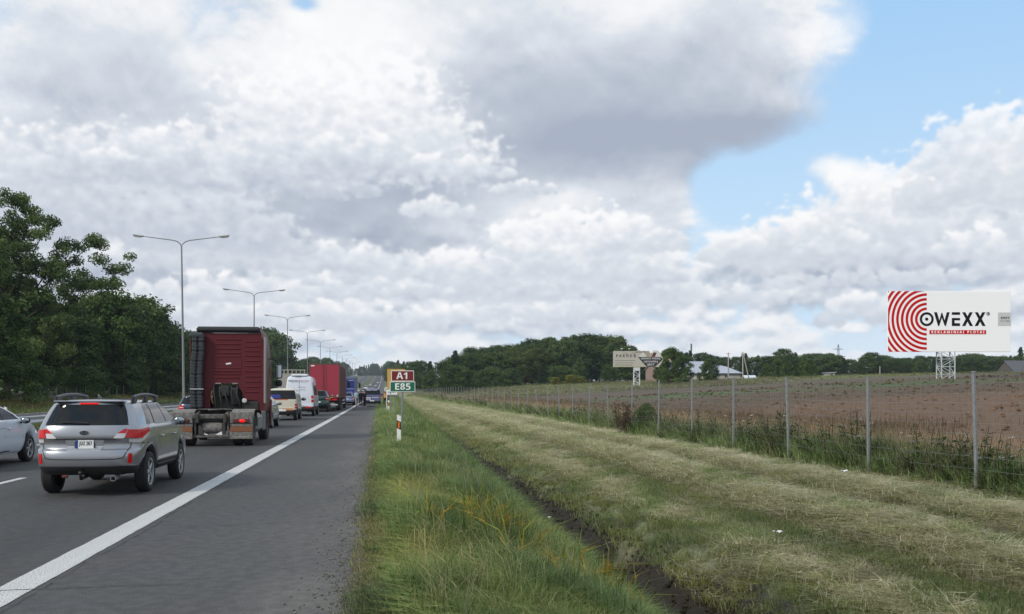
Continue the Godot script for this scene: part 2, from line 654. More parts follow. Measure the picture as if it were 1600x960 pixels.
func ditch_shift(s: float) -> float:
	return 0.10 * noise_a.get_noise_1d(s * 6.0) + 0.05 * noise_b.get_noise_1d(s * 2.0)


func ground_h(x: float, s: float) -> float:
	var r := road_h(s)
	if x > -0.3:
		var sh := ditch_shift(s) * ss(1.2, 2.8, x) * (1.0 - ss(4.6, 7.5, x))
		var h := table(RIGHT, x - sh)
		if x > 10.0:
			h += 6.1 * (1.0 - exp(-(x - 10.0) / 75.0)) + 0.003 * maxf(0.0, s - 90.0) * ss(10.0, 40.0, x)
			h += noise_a.get_noise_2d(x * 0.5, s * 0.5) * 0.5 * ss(14.0, 40.0, x)
		elif x > 4.2:
			# windrows left by the mower
			var w := sin((x + 0.25 * noise_a.get_noise_1d(s * 3.0)) * TAU / 1.55)
			h += 0.12 * w * ss(5.2, 6.0, x) * (1.0 - ss(9.0, 9.8, x)) + 0.06 * noise_b.get_noise_2d(x * 2.2, s * 1.2)
		elif x > 0.3:
			h += 0.05 * noise_b.get_noise_2d(x * 2.0, s * 2.0) * ss(0.3, 1.0, x)
		return h + r * lerpf(1.0, 0.3, ss(12.0, 50.0, x))
	var h := table(LEFT, x)
	if x < -28.0:
		h += noise_a.get_noise_2d(x, s) * 0.4 * ss(-28.0, -34.0, x)
	return h + r * lerpf(1.0, 0.8, ss(-30.0, -90.0, x))


func at(x: float, s: float, up := 0.0) -> Vector3:
	return Vector3(x, ground_h(x, s) + up, -s)


func fence_x(s: float) -> float:
	return 9.72 - 0.0125 * s


func steps(a: float, b: float, d0: float, grow := 1.0) -> PackedFloat32Array:
	var out := PackedFloat32Array([a])
	var d := d0
	var x := a
	while x + d * 1.4 < b:
		x += d
		out.append(x)
		d *= grow
	out.append(b)
	return out


# a sheet over lines of x and s; shade(x, s) gives the linear colour
func sheet(called: String, xs: PackedFloat32Array, sl: PackedFloat32Array, shade: Callable, m: Material, up := 0.0, rough: Variant = null) -> MeshInstance3D:
	var g := Geo.new()
	var rows := []
	for s in sl:
		var row := PackedVector3Array()
		for x in xs:
			var p := at(x, s, up)
			if rough != null:
				p += rough.call(x, s)
			row.append(p)
		rows.append(row)
	g.grid(rows)
	var k := 0
	for s in sl:
		for x in xs:
			g.c[k] = shade.call(x, s)
			k += 1
	var o := top(called, g, m)
	tag(o, "", "", "", "structure")
	return o


func build_materials() -> void:
	var fine := tex(31, 0.11, 4, Color(0.80, 0.80, 0.80), Color(1.0, 1.0, 1.0), 512, 2.2)
	ground_mat("asphalt", aggregate(), 2.4, 0.85, bumps(33, 0.3, 3, 512, 3.0), 0.5)
	ground_mat("earth", tex(34, 0.05, 6, Color(0.55, 0.55, 0.55), Color(1.0, 1.0, 1.0), 1024, 2.0), 2.2, 0.95, bumps(35, 0.06, 5, 512, 6.0), 0.8)
	ground_mat("far_land", tex(36, 0.03, 6, Color(0.6, 0.6, 0.6), Color(1.0, 1.0, 1.0), 512, 2.0), 14.0, 0.95)
	ground_mat("road_paint", tex(37, 0.09, 6, Color(0.20, 0.20, 0.20), Color(1.0, 1.0, 1.0), 512, 4.0, FastNoiseLite.TYPE_SIMPLEX_SMOOTH, 0.10), 0.9, 0.7, bumps(33, 0.3, 3, 512, 3.0), 0.4)


# bitumen with pale and dark stones, mottling and a few bright chips
func aggregate() -> ImageTexture:
	var px := 1024
	var a := noise(32, 0.33, 2).get_seamless_image(px, px).get_data()
	var b := noise(38, 0.012, 5).get_seamless_image(px, px).get_data()
	var c := noise(39, 0.09, 3).get_seamless_image(px, px).get_data()
	var r := RandomNumberGenerator.new()
	r.seed = 3
	var out := PackedByteArray()
	out.resize(px * px * 3)
	for i in px * px:
		var v := 0.66 + (a[i] / 255.0 - 0.5) * 0.62 + (b[i] / 255.0 - 0.5) * 0.34 + (c[i] / 255.0 - 0.5) * 0.30
		if r.randf() < 0.004: v += 0.5
		v = clampf(v, 0.2, 1.0)
		var k := int(pow(v, 0.4545) * 255.0)
		out[i * 3] = k; out[i * 3 + 1] = k; out[i * 3 + 2] = k
	return ImageTexture.create_from_image(Image.create_from_data(px, px, false, Image.FORMAT_RGB8, out))


func road_shade(x: float, s: float) -> Color:
	var lane := x + 3.15
	var v := 0.098 + 0.007 * noise_b.get_noise_2d(x * 0.8, s * 0.12)
	if x < -3.0:
		var u := fposmod(-lane, 3.85) / 3.85
		var track := exp(-pow((u - 0.27) / 0.09, 2.0)) + exp(-pow((u - 0.73) / 0.09, 2.0))
		v = 0.084 + 0.010 * noise_b.get_noise_2d(x * 0.7 + 50.0, s * 0.08) - 0.018 * track - 0.020 * exp(-pow((u - 0.5) / 0.07, 2.0))
	v *= 1.0 + 0.10 * noise_a.get_noise_2d(x * 9.0, s * 1.5) + 0.06 * noise_b.get_noise_2d(x * 2.0, s * 0.7)
	var q := Color(v * 1.01, v, v * 0.985)
	var dust := ss(-1.7, -0.3, x + 0.45 * noise_b.get_noise_2d(x * 1.5, s * 0.6)) * (0.62 + 0.9 * noise_b.get_noise_2d(x * 1.2 + 40.0, s * 0.45))
	return q.lerp(Color(0.19, 0.175, 0.155), clampf(dust, 0.0, 0.85))


func verge_shade(x: float, s: float) -> Color:
	var g := Color(0.135, 0.175, 0.075)
	var dry := Color(0.25, 0.22, 0.14)
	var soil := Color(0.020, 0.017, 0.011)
	var k := noise_b.get_noise_2d(x * 0.9 + 10.0, s * 0.6)
	var q := g.lerp(dry, clampf(0.25 + 0.9 * k, 0.0, 1.0))
	q = q.lerp(Color(0.09, 0.078, 0.055), 1.0 - ss(-0.2, 0.35, x))
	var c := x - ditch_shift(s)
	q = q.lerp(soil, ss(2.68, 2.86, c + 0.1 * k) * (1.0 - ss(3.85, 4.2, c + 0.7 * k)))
	if c > 4.0:
		var straw := Color(0.38, 0.355, 0.215)
		var green := Color(0.15, 0.185, 0.075)
		var m := ss(4.3, 5.6, x + 0.8 * k)
		q = q.lerp(green, ss(4.2, 4.6, c + 0.4 * k)).lerp(straw, m * clampf(0.75 + 0.7 * noise_b.get_noise_2d(x * 1.3, s * 0.35 + 70.0), 0.0, 1.0))
		q = q.lerp(Color(0.16, 0.13, 0.095), 0.5 * clampf(noise_b.get_noise_2d(x * 3.0 + 90.0, s * 0.8) * 2.0, 0.0, 1.0))
	return q


func field_shade(x: float, s: float) -> Color:
	var d := s * 0.98 + x * 0.17 + 7.0 * noise_a.get_noise_2d(x * 0.8, s * 0.8)
	var red := Color(0.178, 0.112, 0.070)
	var brown := Color(0.120, 0.088, 0.056)
	var green := Color(0.085, 0.12, 0.038)
	var straw := Color(0.19, 0.165, 0.09)
	var dull := Color(0.125, 0.105, 0.06)
	var q := red.lerp(brown, ss(48.0, 62.0, d) * 0.9 + 0.1 * noise_b.get_noise_2d(x, s))
	q = q.lerp(green, ss(78.0, 84.0, d) * (1.0 - ss(92.0, 100.0, d)) * clampf(0.6 + noise_b.get_noise_2d(x * 0.12, s * 0.2) * 1.5, 0.0, 1.0))
	q = q.lerp(dull, ss(118.0, 135.0, d))
	q = q.lerp(green, ss(138.0, 144.0, d) * (1.0 - ss(150.0, 160.0, d)) * 0.5)
	q = q.lerp(straw, ss(150.0, 175.0, d) * 0.7)
	var edge := 1.0 - ss(1.2, 4.5, x - fence_x(s) + 2.0 * noise_a.get_noise_1d(s * 2.0))
	q = q.lerp(Color(0.14, 0.11, 0.055), edge * 0.8)
	return q


func far_shade(x: float, s: float) -> Color:
	return Color(0.085, 0.095, 0.04).lerp(Color(0.14, 0.125, 0.06), clampf(0.5 + noise_a.get_noise_2d(x * 0.6, s * 0.6), 0.0, 1.0))


func grassy(x: float, s: float) -> Color:
	return Color(0.07, 0.10, 0.035).lerp(Color(0.12, 0.115, 0.05), clampf(0.4 + 0.9 * noise_a.get_noise_2d(x * 2.0, s * 1.2), 0.0, 1.0))


func build_ground() -> void:
	var sl := steps(-12.0, 1900.0, 0.5, 1.012)
	var roadm: Material = mats["asphalt"]
	sheet("road", PackedFloat32Array([-11.75, -11.0, -10.4, -9.9, -9.4, -8.9, -8.4, -7.9, -7.4, -6.9, -6.4, -6.0, -5.6, -5.2, -4.8, -4.4, -4.0, -3.6, -3.3, -3.0, -2.4, -1.8, -1.3, -1.0, -0.8, -0.6, -0.45, -0.3, -0.15, 0.0, 0.2, 0.45]), sl, road_shade, roadm)
	sheet("opposite_carriageway", PackedFloat32Array([-27.4, -25.5, -23.6, -22.0, -20.4, -18.2]), steps(-12.0, 1900.0, 2.0, 1.02), road_shade, roadm, 0.004)
	# verge, ditch and mown bank, as one sheet
	var xs := PackedFloat32Array()
	xs.append_array(steps(-0.30, 2.5, 0.16))
	xs.append_array(steps(2.58, 4.6, 0.09))
	xs.append_array(steps(4.7, 10.5, 0.16))
	var near := steps(3.0, 60.0, 0.16, 1.004)
	near.append_array(steps(60.6, 1900.0, 0.6, 1.03))
	var verge_rough := func(x: float, s: float) -> Vector3:
		var p := Vector3(0, 0.028 * ss(-0.30, 0.0, x), 0)
		if x < 0.2:
			p.x = (0.16 * noise_b.get_noise_1d(s * 1.3) + 0.10 * noise_b.get_noise_1d(s * 7.0)) * (1.0 - ss(-0.3, 0.2, x))
			p.y += 0.003 + 0.02 * noise_b.get_noise_2d(x * 9.0, s * 9.0) * ss(-0.30, -0.1, x)
		if x > 2.6 and x < 4.3:
			p.y += 0.16 * noise_b.get_noise_2d(x * 5.0, s * 4.0)
		return p
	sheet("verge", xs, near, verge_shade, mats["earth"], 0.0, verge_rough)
	# ploughed field
	var clods := func(x: float, s: float) -> Vector3:
		var f := ss(0.8, 3.0, x - fence_x(s)) * (1.0 - ss(65.0, 100.0, s + 0.17 * x))
		var row := sin((s * 0.985 + x * 0.17) * TAU / 0.9 + 2.0 * noise_a.get_noise_2d(x * 2.0, s * 2.0))
		return Vector3(0, f * (0.05 * row + 0.22 * noise_b.get_noise_2d(x * 2.4, s * 3.4)), 0)
	var fx := steps(10.5, 40.0, 0.30)
	fx.append_array(steps(40.4, 900.0, 0.5, 1.06))
	var fs := steps(2.0, 78.0, 0.22, 1.002)
	fs.append_array(steps(78.5, 1900.0, 0.6, 1.03))
	sheet("field", fx, fs, field_shade, mats["earth"], 0.0, clods)
	# left: median and the land beyond the opposite carriageway
	sheet("median_grass", steps(-18.3, -11.6, 0.6), steps(-12.0, 1900.0, 1.2, 1.012), grassy, mats["earth"], 0.006)
	var lx := steps(27.3, 900.0, 1.0, 1.08)
	lx.reverse()
	for i in lx.size():
		lx[i] = -lx[i]
	sheet("land", lx, steps(-12.0, 1900.0, 1.5, 1.015), grassy, mats["far_land"], 0.008)
	# the plain that reaches the horizon
	sheet("plain", PackedFloat32Array([-2500, -1500, -900, -500, -200, -27, 11, 200, 500, 900, 1500, 2500]), PackedFloat32Array([-300, -100, -12, 200, 500, 800, 1100, 1500, 2000, 2900]), far_shade, mats["far_land"], -1.5)
	build_markings()


func strip_mesh(x0: float, x1: float, s0: float, s1: float, up: float, ragged := 0.006) -> Geo:
	var g := Geo.new()
	var rows := []
	var sl := PackedFloat32Array()
	var s := s0
	while s < s1 - 0.01:
		sl.append(s)
		s += clampf(s * 0.012, 0.15, 12.0)
	sl.append(s1)
	for q in sl:
		var row := PackedVector3Array()
		for k in 5:
			var x := lerpf(x0, x1, k / 4.0)
			if k == 0 or k == 4:
				x += rng.randf_range(-ragged, ragged)
			row.append(Vector3(x, road_h(q) + up, -q))
		rows.append(row)
	g.grid(rows)
	g.c.fill(Color(0.64, 0.64, 0.62))
	return g


func build_markings() -> void:
	var m: Material = mats["road_paint"]
	tag(top("edge_line_marking", strip_mesh(-3.34, -3.02, 1.0, 1500.0, 0.005), m), "", "", "", "structure")
	tag(top("edge_line_marking", strip_mesh(-11.1, -10.9, 1.0, 1500.0, 0.005), m), "", "", "", "structure")
	var s := 4.2
	while s < 420.0:
		tag(top("lane_dash_marking", strip_mesh(-7.18, -7.03, s, s + 4.0, 0.005, 0.004), m), "", "", "", "structure")
		s += 12.0
	for x in [-18.9, -26.7]:
		tag(top("edge_line_marking", strip_mesh(x - 0.1, x + 0.1, 1.0, 1500.0, 0.009), m), "", "", "", "structure")
	# cracks across the shoulder and along the lane joints
	var g := Geo.new()
	for e in [[-3.7, 8.75, 15, 0.0], [-3.5, 19.0, 22, 0.1], [-2.6, 12.6, 14, 0.05], [-6.9, 27.0, 50, -0.02], [-3.4, 34.0, 24, 0.0]]:
		var p := Vector3(e[0], 0.008, -e[1])
		for i in e[2]:
			var q := p + Vector3(0.13, 0, rng.randf_range(-0.05, 0.05) - e[3] * 0.13)
			var w := rng.randf_range(0.003, 0.008)
			g.quad(p + Vector3(0, 0, w), q + Vector3(0, 0, w), q - Vector3(0, 0, w), p - Vector3(0, 0, w))
			p = q
	for e in [[-2.95, 6.0, 160], [-7.3, 9.0, 200]]:
		var p := Vector3(e[0], 0.008, -e[1])
		for i in e[2]:
			var q := p + Vector3(rng.randf_range(-0.02, 0.02) + (e[0] - p.x) * 0.1, 0, -0.22)
			q.y = road_h(-q.z) + 0.008
			var w := rng.randf_range(0.002, 0.006)
			if rng.randf() < 0.8:
				g.quad(p - Vector3(w, 0, 0), p + Vector3(w, 0, 0), q + Vector3(w, 0, 0), q - Vector3(w, 0, 0))
			p = q
	tag(top("road_crack_surface", g, mat("crack", Color(0.025, 0.025, 0.025), 0.95)), "", "", "", "structure")


# where each tree stands: [x, s, height, kind]
const WEST_TREES := [[-41.6, 94.9, 11.7, 0], [-41.0, 101.6, 12.9, 0], [-43.8, 119.8, 14.5, 0], [-41.7, 123.6, 13.0, 0], [-44.4, 141.8, 12.9, 0], [-43.8, 152.9, 15.1, 0], [-44.1, 165.6, 13.0, 4], [-43.3, 176.7, 13.8, 2], [-42.5, 186.3, 11.9, 2], [-44.1, 212.8, 9.2, 3], [-41.8, 215.5, 10.9, 4], [-42.3, 237.3, 13.8, 0], [-41.6, 253.4, 13.7, 4], [-40.8, 267.2, 15.5, 4], [-43.4, 311.8, 16.1, 0], [-42.3, 326.5, 18.3, 0], [-41.4, 347.1, 20.2, 2], [-42.9, 389.8, 23.0, 4], [-41.5, 405.3, 16.1, 0], [-42.0, 442.4, 13.6, 0], [-42.1, 475.9, 10.8, 0], [-43.5, 545.0, 15.9, 4], [-44.5, 600.4, 12.3, 2], [-43.3, 641.7, 16.7, 0], [-42.4, 675.7, 17.5, 0], [-41.3, 718.5, 19.5, 0], [-41.3, 773.4, 12.3, 4], [-42.4, 868.2, 16.7, 0], [-40.9, 903.4, 13.8, 0], [-44.5, 1077.9, 19.2, 0], [-41.6, 1093.7, 17.3, 0], [-43.7, 1254.0, 8.8, 2], [-41.4, 1279.6, 9.8, 2], [-41.2, 1367.4, 3.9, 0], [-37.8, 1367.0, 10.1, 0], [-31.2, 1366.1, 6.2, 4], [-40.6, 150.4, 16.2, 0], [-40.6, 155.3, 15.0, 0], [-40.6, 160.5, 14.8, 0], [-40.6, 165.3, 15.9, 0], [-40.6, 170.4, 17.3, 0], [-40.6, 175.9, 15.2, 0], [-40.6, 182.7, 13.2, 0], [-40.6, 190.1, 12.7, 0], [-40.6, 199.3, 12.7, 0], [-40.6, 209.5, 13.8, 0], [-54.1, 123.5, 14.8, 3], [-49.8, 125.1, 15.4, 0], [-51.0, 142.1, 16.0, 0], [-51.9, 159.9, 15.8, 3], [-51.8, 176.3, 17.0, 0], [-54.1, 203.9, 14.8, 0], [-51.9, 215.5, 17.9, 0], [-50.1, 230.1, 9.8, 3], [-54.2, 276.8, 15.6, 3], [-50.5, 284.0, 14.9, 0], [-55.5, 347.2, 18.6, 0], [-54.0, 371.4, 21.0, 0], [-52.4, 397.7, 23.2, 0], [-51.0, 429.1, 27.1, 0], [-55.6, 519.7, 27.4, 0], [-55.6, 572.1, 16.6, 0], [-50.7, 573.5, 14.8, 0], [-54.9, 691.0, 17.2, 0], [-52.6, 729.7, 20.5, 0], [-53.7, 824.7, 19.7, 0], [-53.8, 913.1, 22.6, 0], [-50.1, 940.4, 16.1, 0], [-51.6, 1078.9, 20.5, 0], [-50.1, 1163.7, 17.3, 0], [-38.1, 86.9, 6.9, 4], [-38.1, 99.3, 4.9, 4], [-37.9, 112.6, 3.5, 2], [-39.2, 133.6, 4.5, 4], [-38.5, 149.2, 5.8, 4], [-37.8, 167.4, 6.5, 4], [-38.9, 197.6, 6.7, 4], [-38.5, 223.2, 6.2, 4], [-38.4, 254.8, 3.7, 2], [-38.0, 288.4, 5.0, 4]]
const WOOD_TREES := [[19.8, 282.0, 7.3, 0], [24.0, 278.3, 10.6, 0], [28.9, 286.3, 10.9, 0], [32.6, 282.1, 11.2, 4], [38.1, 288.3, 11.6, 0], [41.2, 279.8, 11.2, 1], [46.3, 282.2, 11.8, 1], [50.3, 280.1, 13.6, 2], [55.0, 278.2, 13.5, 4], [60.1, 281.0, 14.1, 2], [64.2, 282.5, 11.8, 0], [67.2, 280.3, 12.3, 2], [70.6, 276.0, 11.1, 0], [21.6, 300.1, 10.7, 0], [27.1, 302.8, 11.9, 0], [31.4, 304.4, 12.8, 0], [36.5, 303.5, 14.0, 2], [41.1, 300.1, 13.9, 1], [46.2, 298.8, 13.8, 0], [51.6, 298.2, 15.6, 0], [56.3, 295.6, 15.4, 2], [61.3, 293.3, 16.1, 1], [65.6, 292.8, 15.8, 0], [71.1, 292.7, 15.0, 1], [75.3, 291.3, 11.8, 0], [23.9, 323.2, 12.1, 1], [28.1, 314.8, 14.2, 1], [33.1, 318.1, 13.9, 0], [36.5, 312.8, 14.2, 0], [41.4, 318.8, 14.4, 1], [44.3, 311.8, 14.4, 0], [48.2, 312.2, 16.0, 0], [54.2, 315.3, 15.9, 0], [59.3, 314.8, 15.5, 0], [64.1, 314.6, 16.7, 0], [67.4, 307.6, 16.2, 2], [72.6, 309.6, 16.1, 1], [77.8, 310.9, 16.2, 2], [20.4, 265.8, 5.3, 4], [26.2, 269.7, 4.7, 4], [29.6, 260.2, 6.4, 4], [35.6, 266.5, 5.6, 4], [43.7, 263.8, 7.0, 3], [48.5, 258.6, 5.9, 4], [54.5, 265.0, 8.0, 2], [63.8, 267.2, 5.3, 4], [45.7, 254.2, 2.6, 5], [49.8, 253.7, 3.2, 5], [52.0, 253.3, 2.6, 5], [2.7, 1361.6, 17.2, 1], [6.2, 1361.1, 21.5, 0], [8.8, 1218.6, 21.1, 0], [8.2, 1133.3, 6.7, 2], [8.4, 830.4, 18.5, 0], [7.8, 772.3, 12.2, 4], [9.1, 631.0, 17.8, 3], [8.5, 586.8, 12.0, 2], [9.1, 453.5, 13.8, 3], [8.5, 421.8, 7.8, 4], [11.2, 398.9, 12.4, 0], [10.4, 371.0, 9.3, 4], [12.8, 344.7, 11.5, 0], [11.9, 320.6, 6.1, 4], [13.1, 276.2, 9.6, 3], [12.2, 256.9, 6.5, 2], [16.5, 273.1, 9.0, 1], [15.3, 253.9, 5.1, 2], [18.2, 246.9, 11.3, 3], [16.9, 229.6, 7.2, 4], [9.3, 622.5, 15.2, 1], [6.0, 655.8, 16.8, 3], [5.1, 692.7, 17.5, 3], [9.5, 732.3, 17.8, 3], [8.1, 770.2, 15.0, 1], [7.0, 805.9, 16.4, 1], [5.7, 852.1, 17.0, 0], [8.9, 890.4, 16.5, 1], [9.7, 921.1, 16.7, 1], [5.6, 962.0, 15.4, 3], [6.0, 1000.7, 14.4, 1], [5.6, 1041.4, 17.9, 3], [7.9, 1079.7, 14.6, 1], [9.2, 1109.8, 14.7, 1], [8.8, 1154.5, 17.2, 1], [5.2, 1187.1, 15.3, 3], [8.9, 1230.4, 17.4, 0], [6.1, 1262.7, 17.8, 0]]
const FIELD_TREES := [[83.2, 319.8, 8.1, 0], [85.6, 312.6, 8.6, 4], [88.5, 311.2, 10.0, 4], [93.9, 315.3, 9.9, 4], [99.9, 320.0, 9.3, 0], [100.8, 312.1, 9.9, 3], [104.0, 309.1, 8.4, 3], [109.5, 313.9, 8.5, 1], [111.8, 310.5, 6.2, 1], [113.5, 306.6, 7.3, 3], [120.4, 311.8, 9.0, 3], [126.7, 315.9, 8.1, 4], [127.9, 308.4, 8.1, 1], [134.2, 313.9, 8.6, 4], [134.9, 307.2, 8.5, 0], [140.4, 308.9, 7.4, 0], [146.1, 313.8, 8.2, 3], [149.3, 311.6, 8.4, 4], [151.7, 309.0, 7.1, 1], [152.8, 304.1, 6.9, 3], [157.4, 304.8, 5.5, 0], [163.1, 307.3, 7.5, 0], [166.4, 306.3, 7.4, 3], [173.1, 310.5, 6.9, 0], [174.3, 306.7, 7.0, 1], [178.3, 307.5, 6.0, 0], [179.0, 301.5, 5.7, 0], [185.7, 304.8, 6.7, 3], [186.9, 299.6, 6.0, 3], [192.0, 301.8, 7.0, 0], [194.7, 298.5, 6.7, 0], [201.5, 302.7, 6.0, 3], [202.9, 299.7, 7.2, 4], [203.2, 293.2, 6.3, 1], [209.4, 295.1, 7.2, 0], [212.0, 291.7, 9.5, 3], [221.6, 298.7, 9.3, 0], [227.2, 300.3, 8.0, 0], [224.6, 290.9, 8.1, 1], [229.2, 291.4, 7.8, 0], [235.2, 293.9, 7.6, 0], [242.1, 296.9, 7.1, 0], [241.6, 290.1, 6.6, 0], [253.3, 298.5, 7.1, 1], [254.2, 294.6, 7.5, 0], [263.7, 300.5, 6.5, 0], [262.5, 294.2, 7.0, 1], [266.0, 293.8, 6.9, 0], [268.9, 291.2, 7.2, 3], [279.0, 298.1, 6.6, 1], [278.3, 292.7, 7.3, 1], [285.2, 295.7, 6.5, 3], [280.0, 285.6, 6.7, 3], [280.4, 282.5, 5.9, 0], [89.4, 339.1, 11.1, 1], [92.9, 338.0, 11.2, 4], [96.6, 334.1, 11.1, 3], [99.4, 328.3, 11.7, 0], [103.4, 328.8, 10.7, 0], [111.5, 340.9, 11.5, 3], [111.6, 327.2, 10.0, 0], [118.3, 333.5, 8.9, 0], [123.0, 335.4, 8.6, 0], [125.5, 331.7, 8.7, 0], [126.7, 325.1, 9.9, 3], [135.7, 336.1, 9.2, 3], [137.1, 328.1, 8.6, 0], [141.1, 326.7, 11.3, 0], [148.1, 331.7, 9.9, 3], [151.6, 329.1, 9.4, 4], [153.4, 324.9, 9.6, 1], [160.7, 331.1, 9.6, 0], [161.7, 325.2, 8.7, 0], [169.6, 332.6, 7.4, 4], [170.1, 324.9, 7.4, 3], [172.4, 322.4, 9.7, 0], [178.6, 325.3, 8.5, 4], [184.8, 328.1, 7.4, 4], [185.3, 320.9, 7.5, 0], [192.4, 325.1, 8.5, 0], [198.5, 327.8, 8.4, 0], [200.5, 324.3, 8.2, 1], [204.9, 325.9, 7.9, 1], [203.8, 318.1, 8.2, 1], [204.6, 313.6, 8.7, 4], [214.5, 323.3, 8.7, 4], [212.2, 312.7, 7.7, 1], [223.6, 323.9, 7.9, 1], [218.3, 311.1, 7.7, 3], [225.9, 316.4, 11.0, 3], [233.2, 320.2, 10.6, 3], [238.1, 322.1, 10.8, 0], [237.4, 314.5, 10.3, 1], [244.4, 319.2, 9.8, 0], [248.8, 318.5, 8.5, 4], [248.6, 312.9, 8.5, 1], [249.5, 309.5, 8.8, 0], [256.5, 312.9, 8.1, 4], [262.4, 315.3, 9.3, 0], [266.5, 315.6, 9.2, 3], [271.0, 315.2, 9.5, 0], [278.3, 318.0, 8.1, 4], [272.1, 305.8, 9.0, 1], [275.3, 304.4, 8.0, 3], [284.1, 310.3, 8.3, 0], [283.9, 306.4, 8.9, 1], [287.1, 305.8, 8.6, 0], [288.2, 301.7, 8.4, 0], [302.8, 311.5, 8.4, 3], [307.6, 311.1, 7.9, 4]]
const CREST_TREES := [[-36.9, 1487.7, 16.6, 3], [-35.2, 1556.2, 17.9, 0], [-31.7, 1555.3, 21.3, 3], [-27.4, 1505.5, 18.2, 3], [-24.5, 1536.1, 20.8, 3], [-20.9, 1520.0, 20.9, 3], [-17.9, 1557.2, 24.5, 3], [-14.2, 1523.4, 21.5, 0], [-11.0, 1550.2, 22.8, 3], [-7.6, 1573.1, 18.8, 3], [-4.0, 1542.6, 19.1, 3], [-0.6, 1473.3, 19.0, 3], [2.7, 1474.5, 19.9, 0]]
const LONE_BUSHES := [[6.0, 1481.2, 18.6, 0], [9.7, 1543.4, 21.1, 0], [55.3, 180.3, 7.4, 4], [54.7, 184.4, 5.3, 4], [57.9, 181.9, 5.7, 4], [67.4, 192.8, 4.9, 4], [67.3, 194.8, 4.3, 4], [91.4, 214.8, 4.9, 4], [90.4, 218.0, 4.2, 4], [92.7, 211.6, 4.4, 4], [95.9, 207.1, 4.8, 4], [96.1, 211.2, 4.5, 4]]


# ---------------------------------------------------------------- trees
const KINDS := ["broad", "broad2", "birch", "spruce", "bushy", "yellow"]
var protos := {}


func crown_profile(shape: String, t: float) -> float:
	match shape:
		"cone":
			return pow(1.0 - t, 0.85) + 0.04
		"column":
			return 0.55 + 0.45 * sin(PI * clampf(t * 1.1, 0.0, 1.0))
		"airy":
			return pow(sin(PI * (0.12 + 0.86 * t)), 0.7) * (1.0 - 0.45 * t)
		"bush":
			return sqrt(maxf(0.02, 1.0 - t * t))
	return sqrt(maxf(0.03, 1.0 - pow(2.0 * t - 0.85, 2.0) / 1.35))


# a tree of unit height: trunk with limbs, and a crown of leaves spread over clumps
func tree_proto(sd: int, shape: String, base: float, radius: float, clumps: int, clump_r: float, leaves: int, leaf: float, c0: Color, c1: Color, trunk_r := 0.016) -> Array:
	var r := RandomNumberGenerator.new()
	r.seed = sd
	var tr := Geo.new()
	var cr := Geo.new()
	var bark := Color(0.07, 0.06, 0.05)
	tr.col = bark
	var lean := Vector3(r.randf_range(-0.02, 0.02), 0, r.randf_range(-0.02, 0.02))
	tr.tube(PackedVector3Array([Vector3(0, -0.03, 0), Vector3(0, 0.3, 0) + lean, Vector3(0, 0.65, 0) + lean * 2.0, Vector3(0, 0.95, 0) + lean]), PackedFloat32Array([trunk_r, trunk_r * 0.8, trunk_r * 0.45, trunk_r * 0.12]), 7)
	for k in clumps:
		var t := (k + r.randf()) / clumps
		if shape != "cone":
			t = pow(t, 0.85)
		var a := k * 2.39996 + r.randf_range(-0.5, 0.5)
		var rad := radius * crown_profile(shape, t) * sqrt(r.randf_range(0.12, 1.0)) * r.randf_range(0.85, 1.12)
		var o := Vector3(cos(a) * rad, base + (0.985 - base - clump_r * 0.5) * t, sin(a) * rad)
		var size := clump_r * r.randf_range(0.65, 1.3) * (1.0 if shape != "cone" else 0.6 + 0.7 * (1.0 - t))
		var from := Vector3(0, maxf(0.06, o.y - rad * r.randf_range(0.5, 1.0)), 0) + lean
		var bend := from.lerp(o, 0.55) + Vector3(0, -0.015, 0)
		tr.tube(PackedVector3Array([from, bend, o]), PackedFloat32Array([trunk_r * 0.30, trunk_r * 0.2, trunk_r * 0.05]), 4, false)
		var tone := c0.lerp(c1, r.randf()) * r.randf_range(0.75, 1.2)
		var n := int(float(leaves) / clumps * pow(size / clump_r, 1.6))
		var droop := 0.5 if shape == "cone" else 0.0
		for q in n:
			var d := Vector3(r.randfn(), r.randfn() * 0.8, r.randfn()).normalized()
			var p := o + d * Vector3(size, size * 0.72, size) * pow(r.randf(), 0.45)
			if shape == "cone":
				p.y -= 0.35 * Vector2(p.x - o.x, p.z - o.z).length()
			if p.y < 0.01:
				continue
			var nn := (d + Vector3(r.randfn(), r.randfn() + 0.5, r.randfn()) * 0.8).normalized()
			var u := nn.cross(Vector3(r.randfn(), r.randfn(), r.randfn())).normalized()
			var w := nn.cross(u)
			var l := leaf * r.randf_range(0.6, 1.35)
			cr.col = tone * r.randf_range(0.8, 1.25)
			cr.col.a = 1.0
			var i := cr.vert(p + u * l, nn)
			cr.vert(p + w * l * 0.55, nn); cr.vert(p - u * l * 0.9, nn); cr.vert(p - w * l * 0.5, nn)
			cr.face(i, i + 1, i + 2); cr.face(i, i + 2, i + 3)
	return [tr, cr]


func nth(k: int) -> String:
	if k == 1: return "first"
	if k % 100 in [11, 12, 13]: return "%dth" % k
	return str(k) + ["th", "st", "nd", "rd", "th", "th", "th", "th", "th", "th"][k % 10]


func tree_from(geos: Array, called: String, label: String, at_: Vector3, size: Vector3, turn: float, group: String) -> Node3D:
	var o := thing(called, label, "tree" if called != "bush" else "bush", at_, turn, group)
	var a := part(o, "trunk", geos[0], null)
	var b := part(o, "crown", geos[1], null)
	a.scale = size
	b.scale = size
	return o


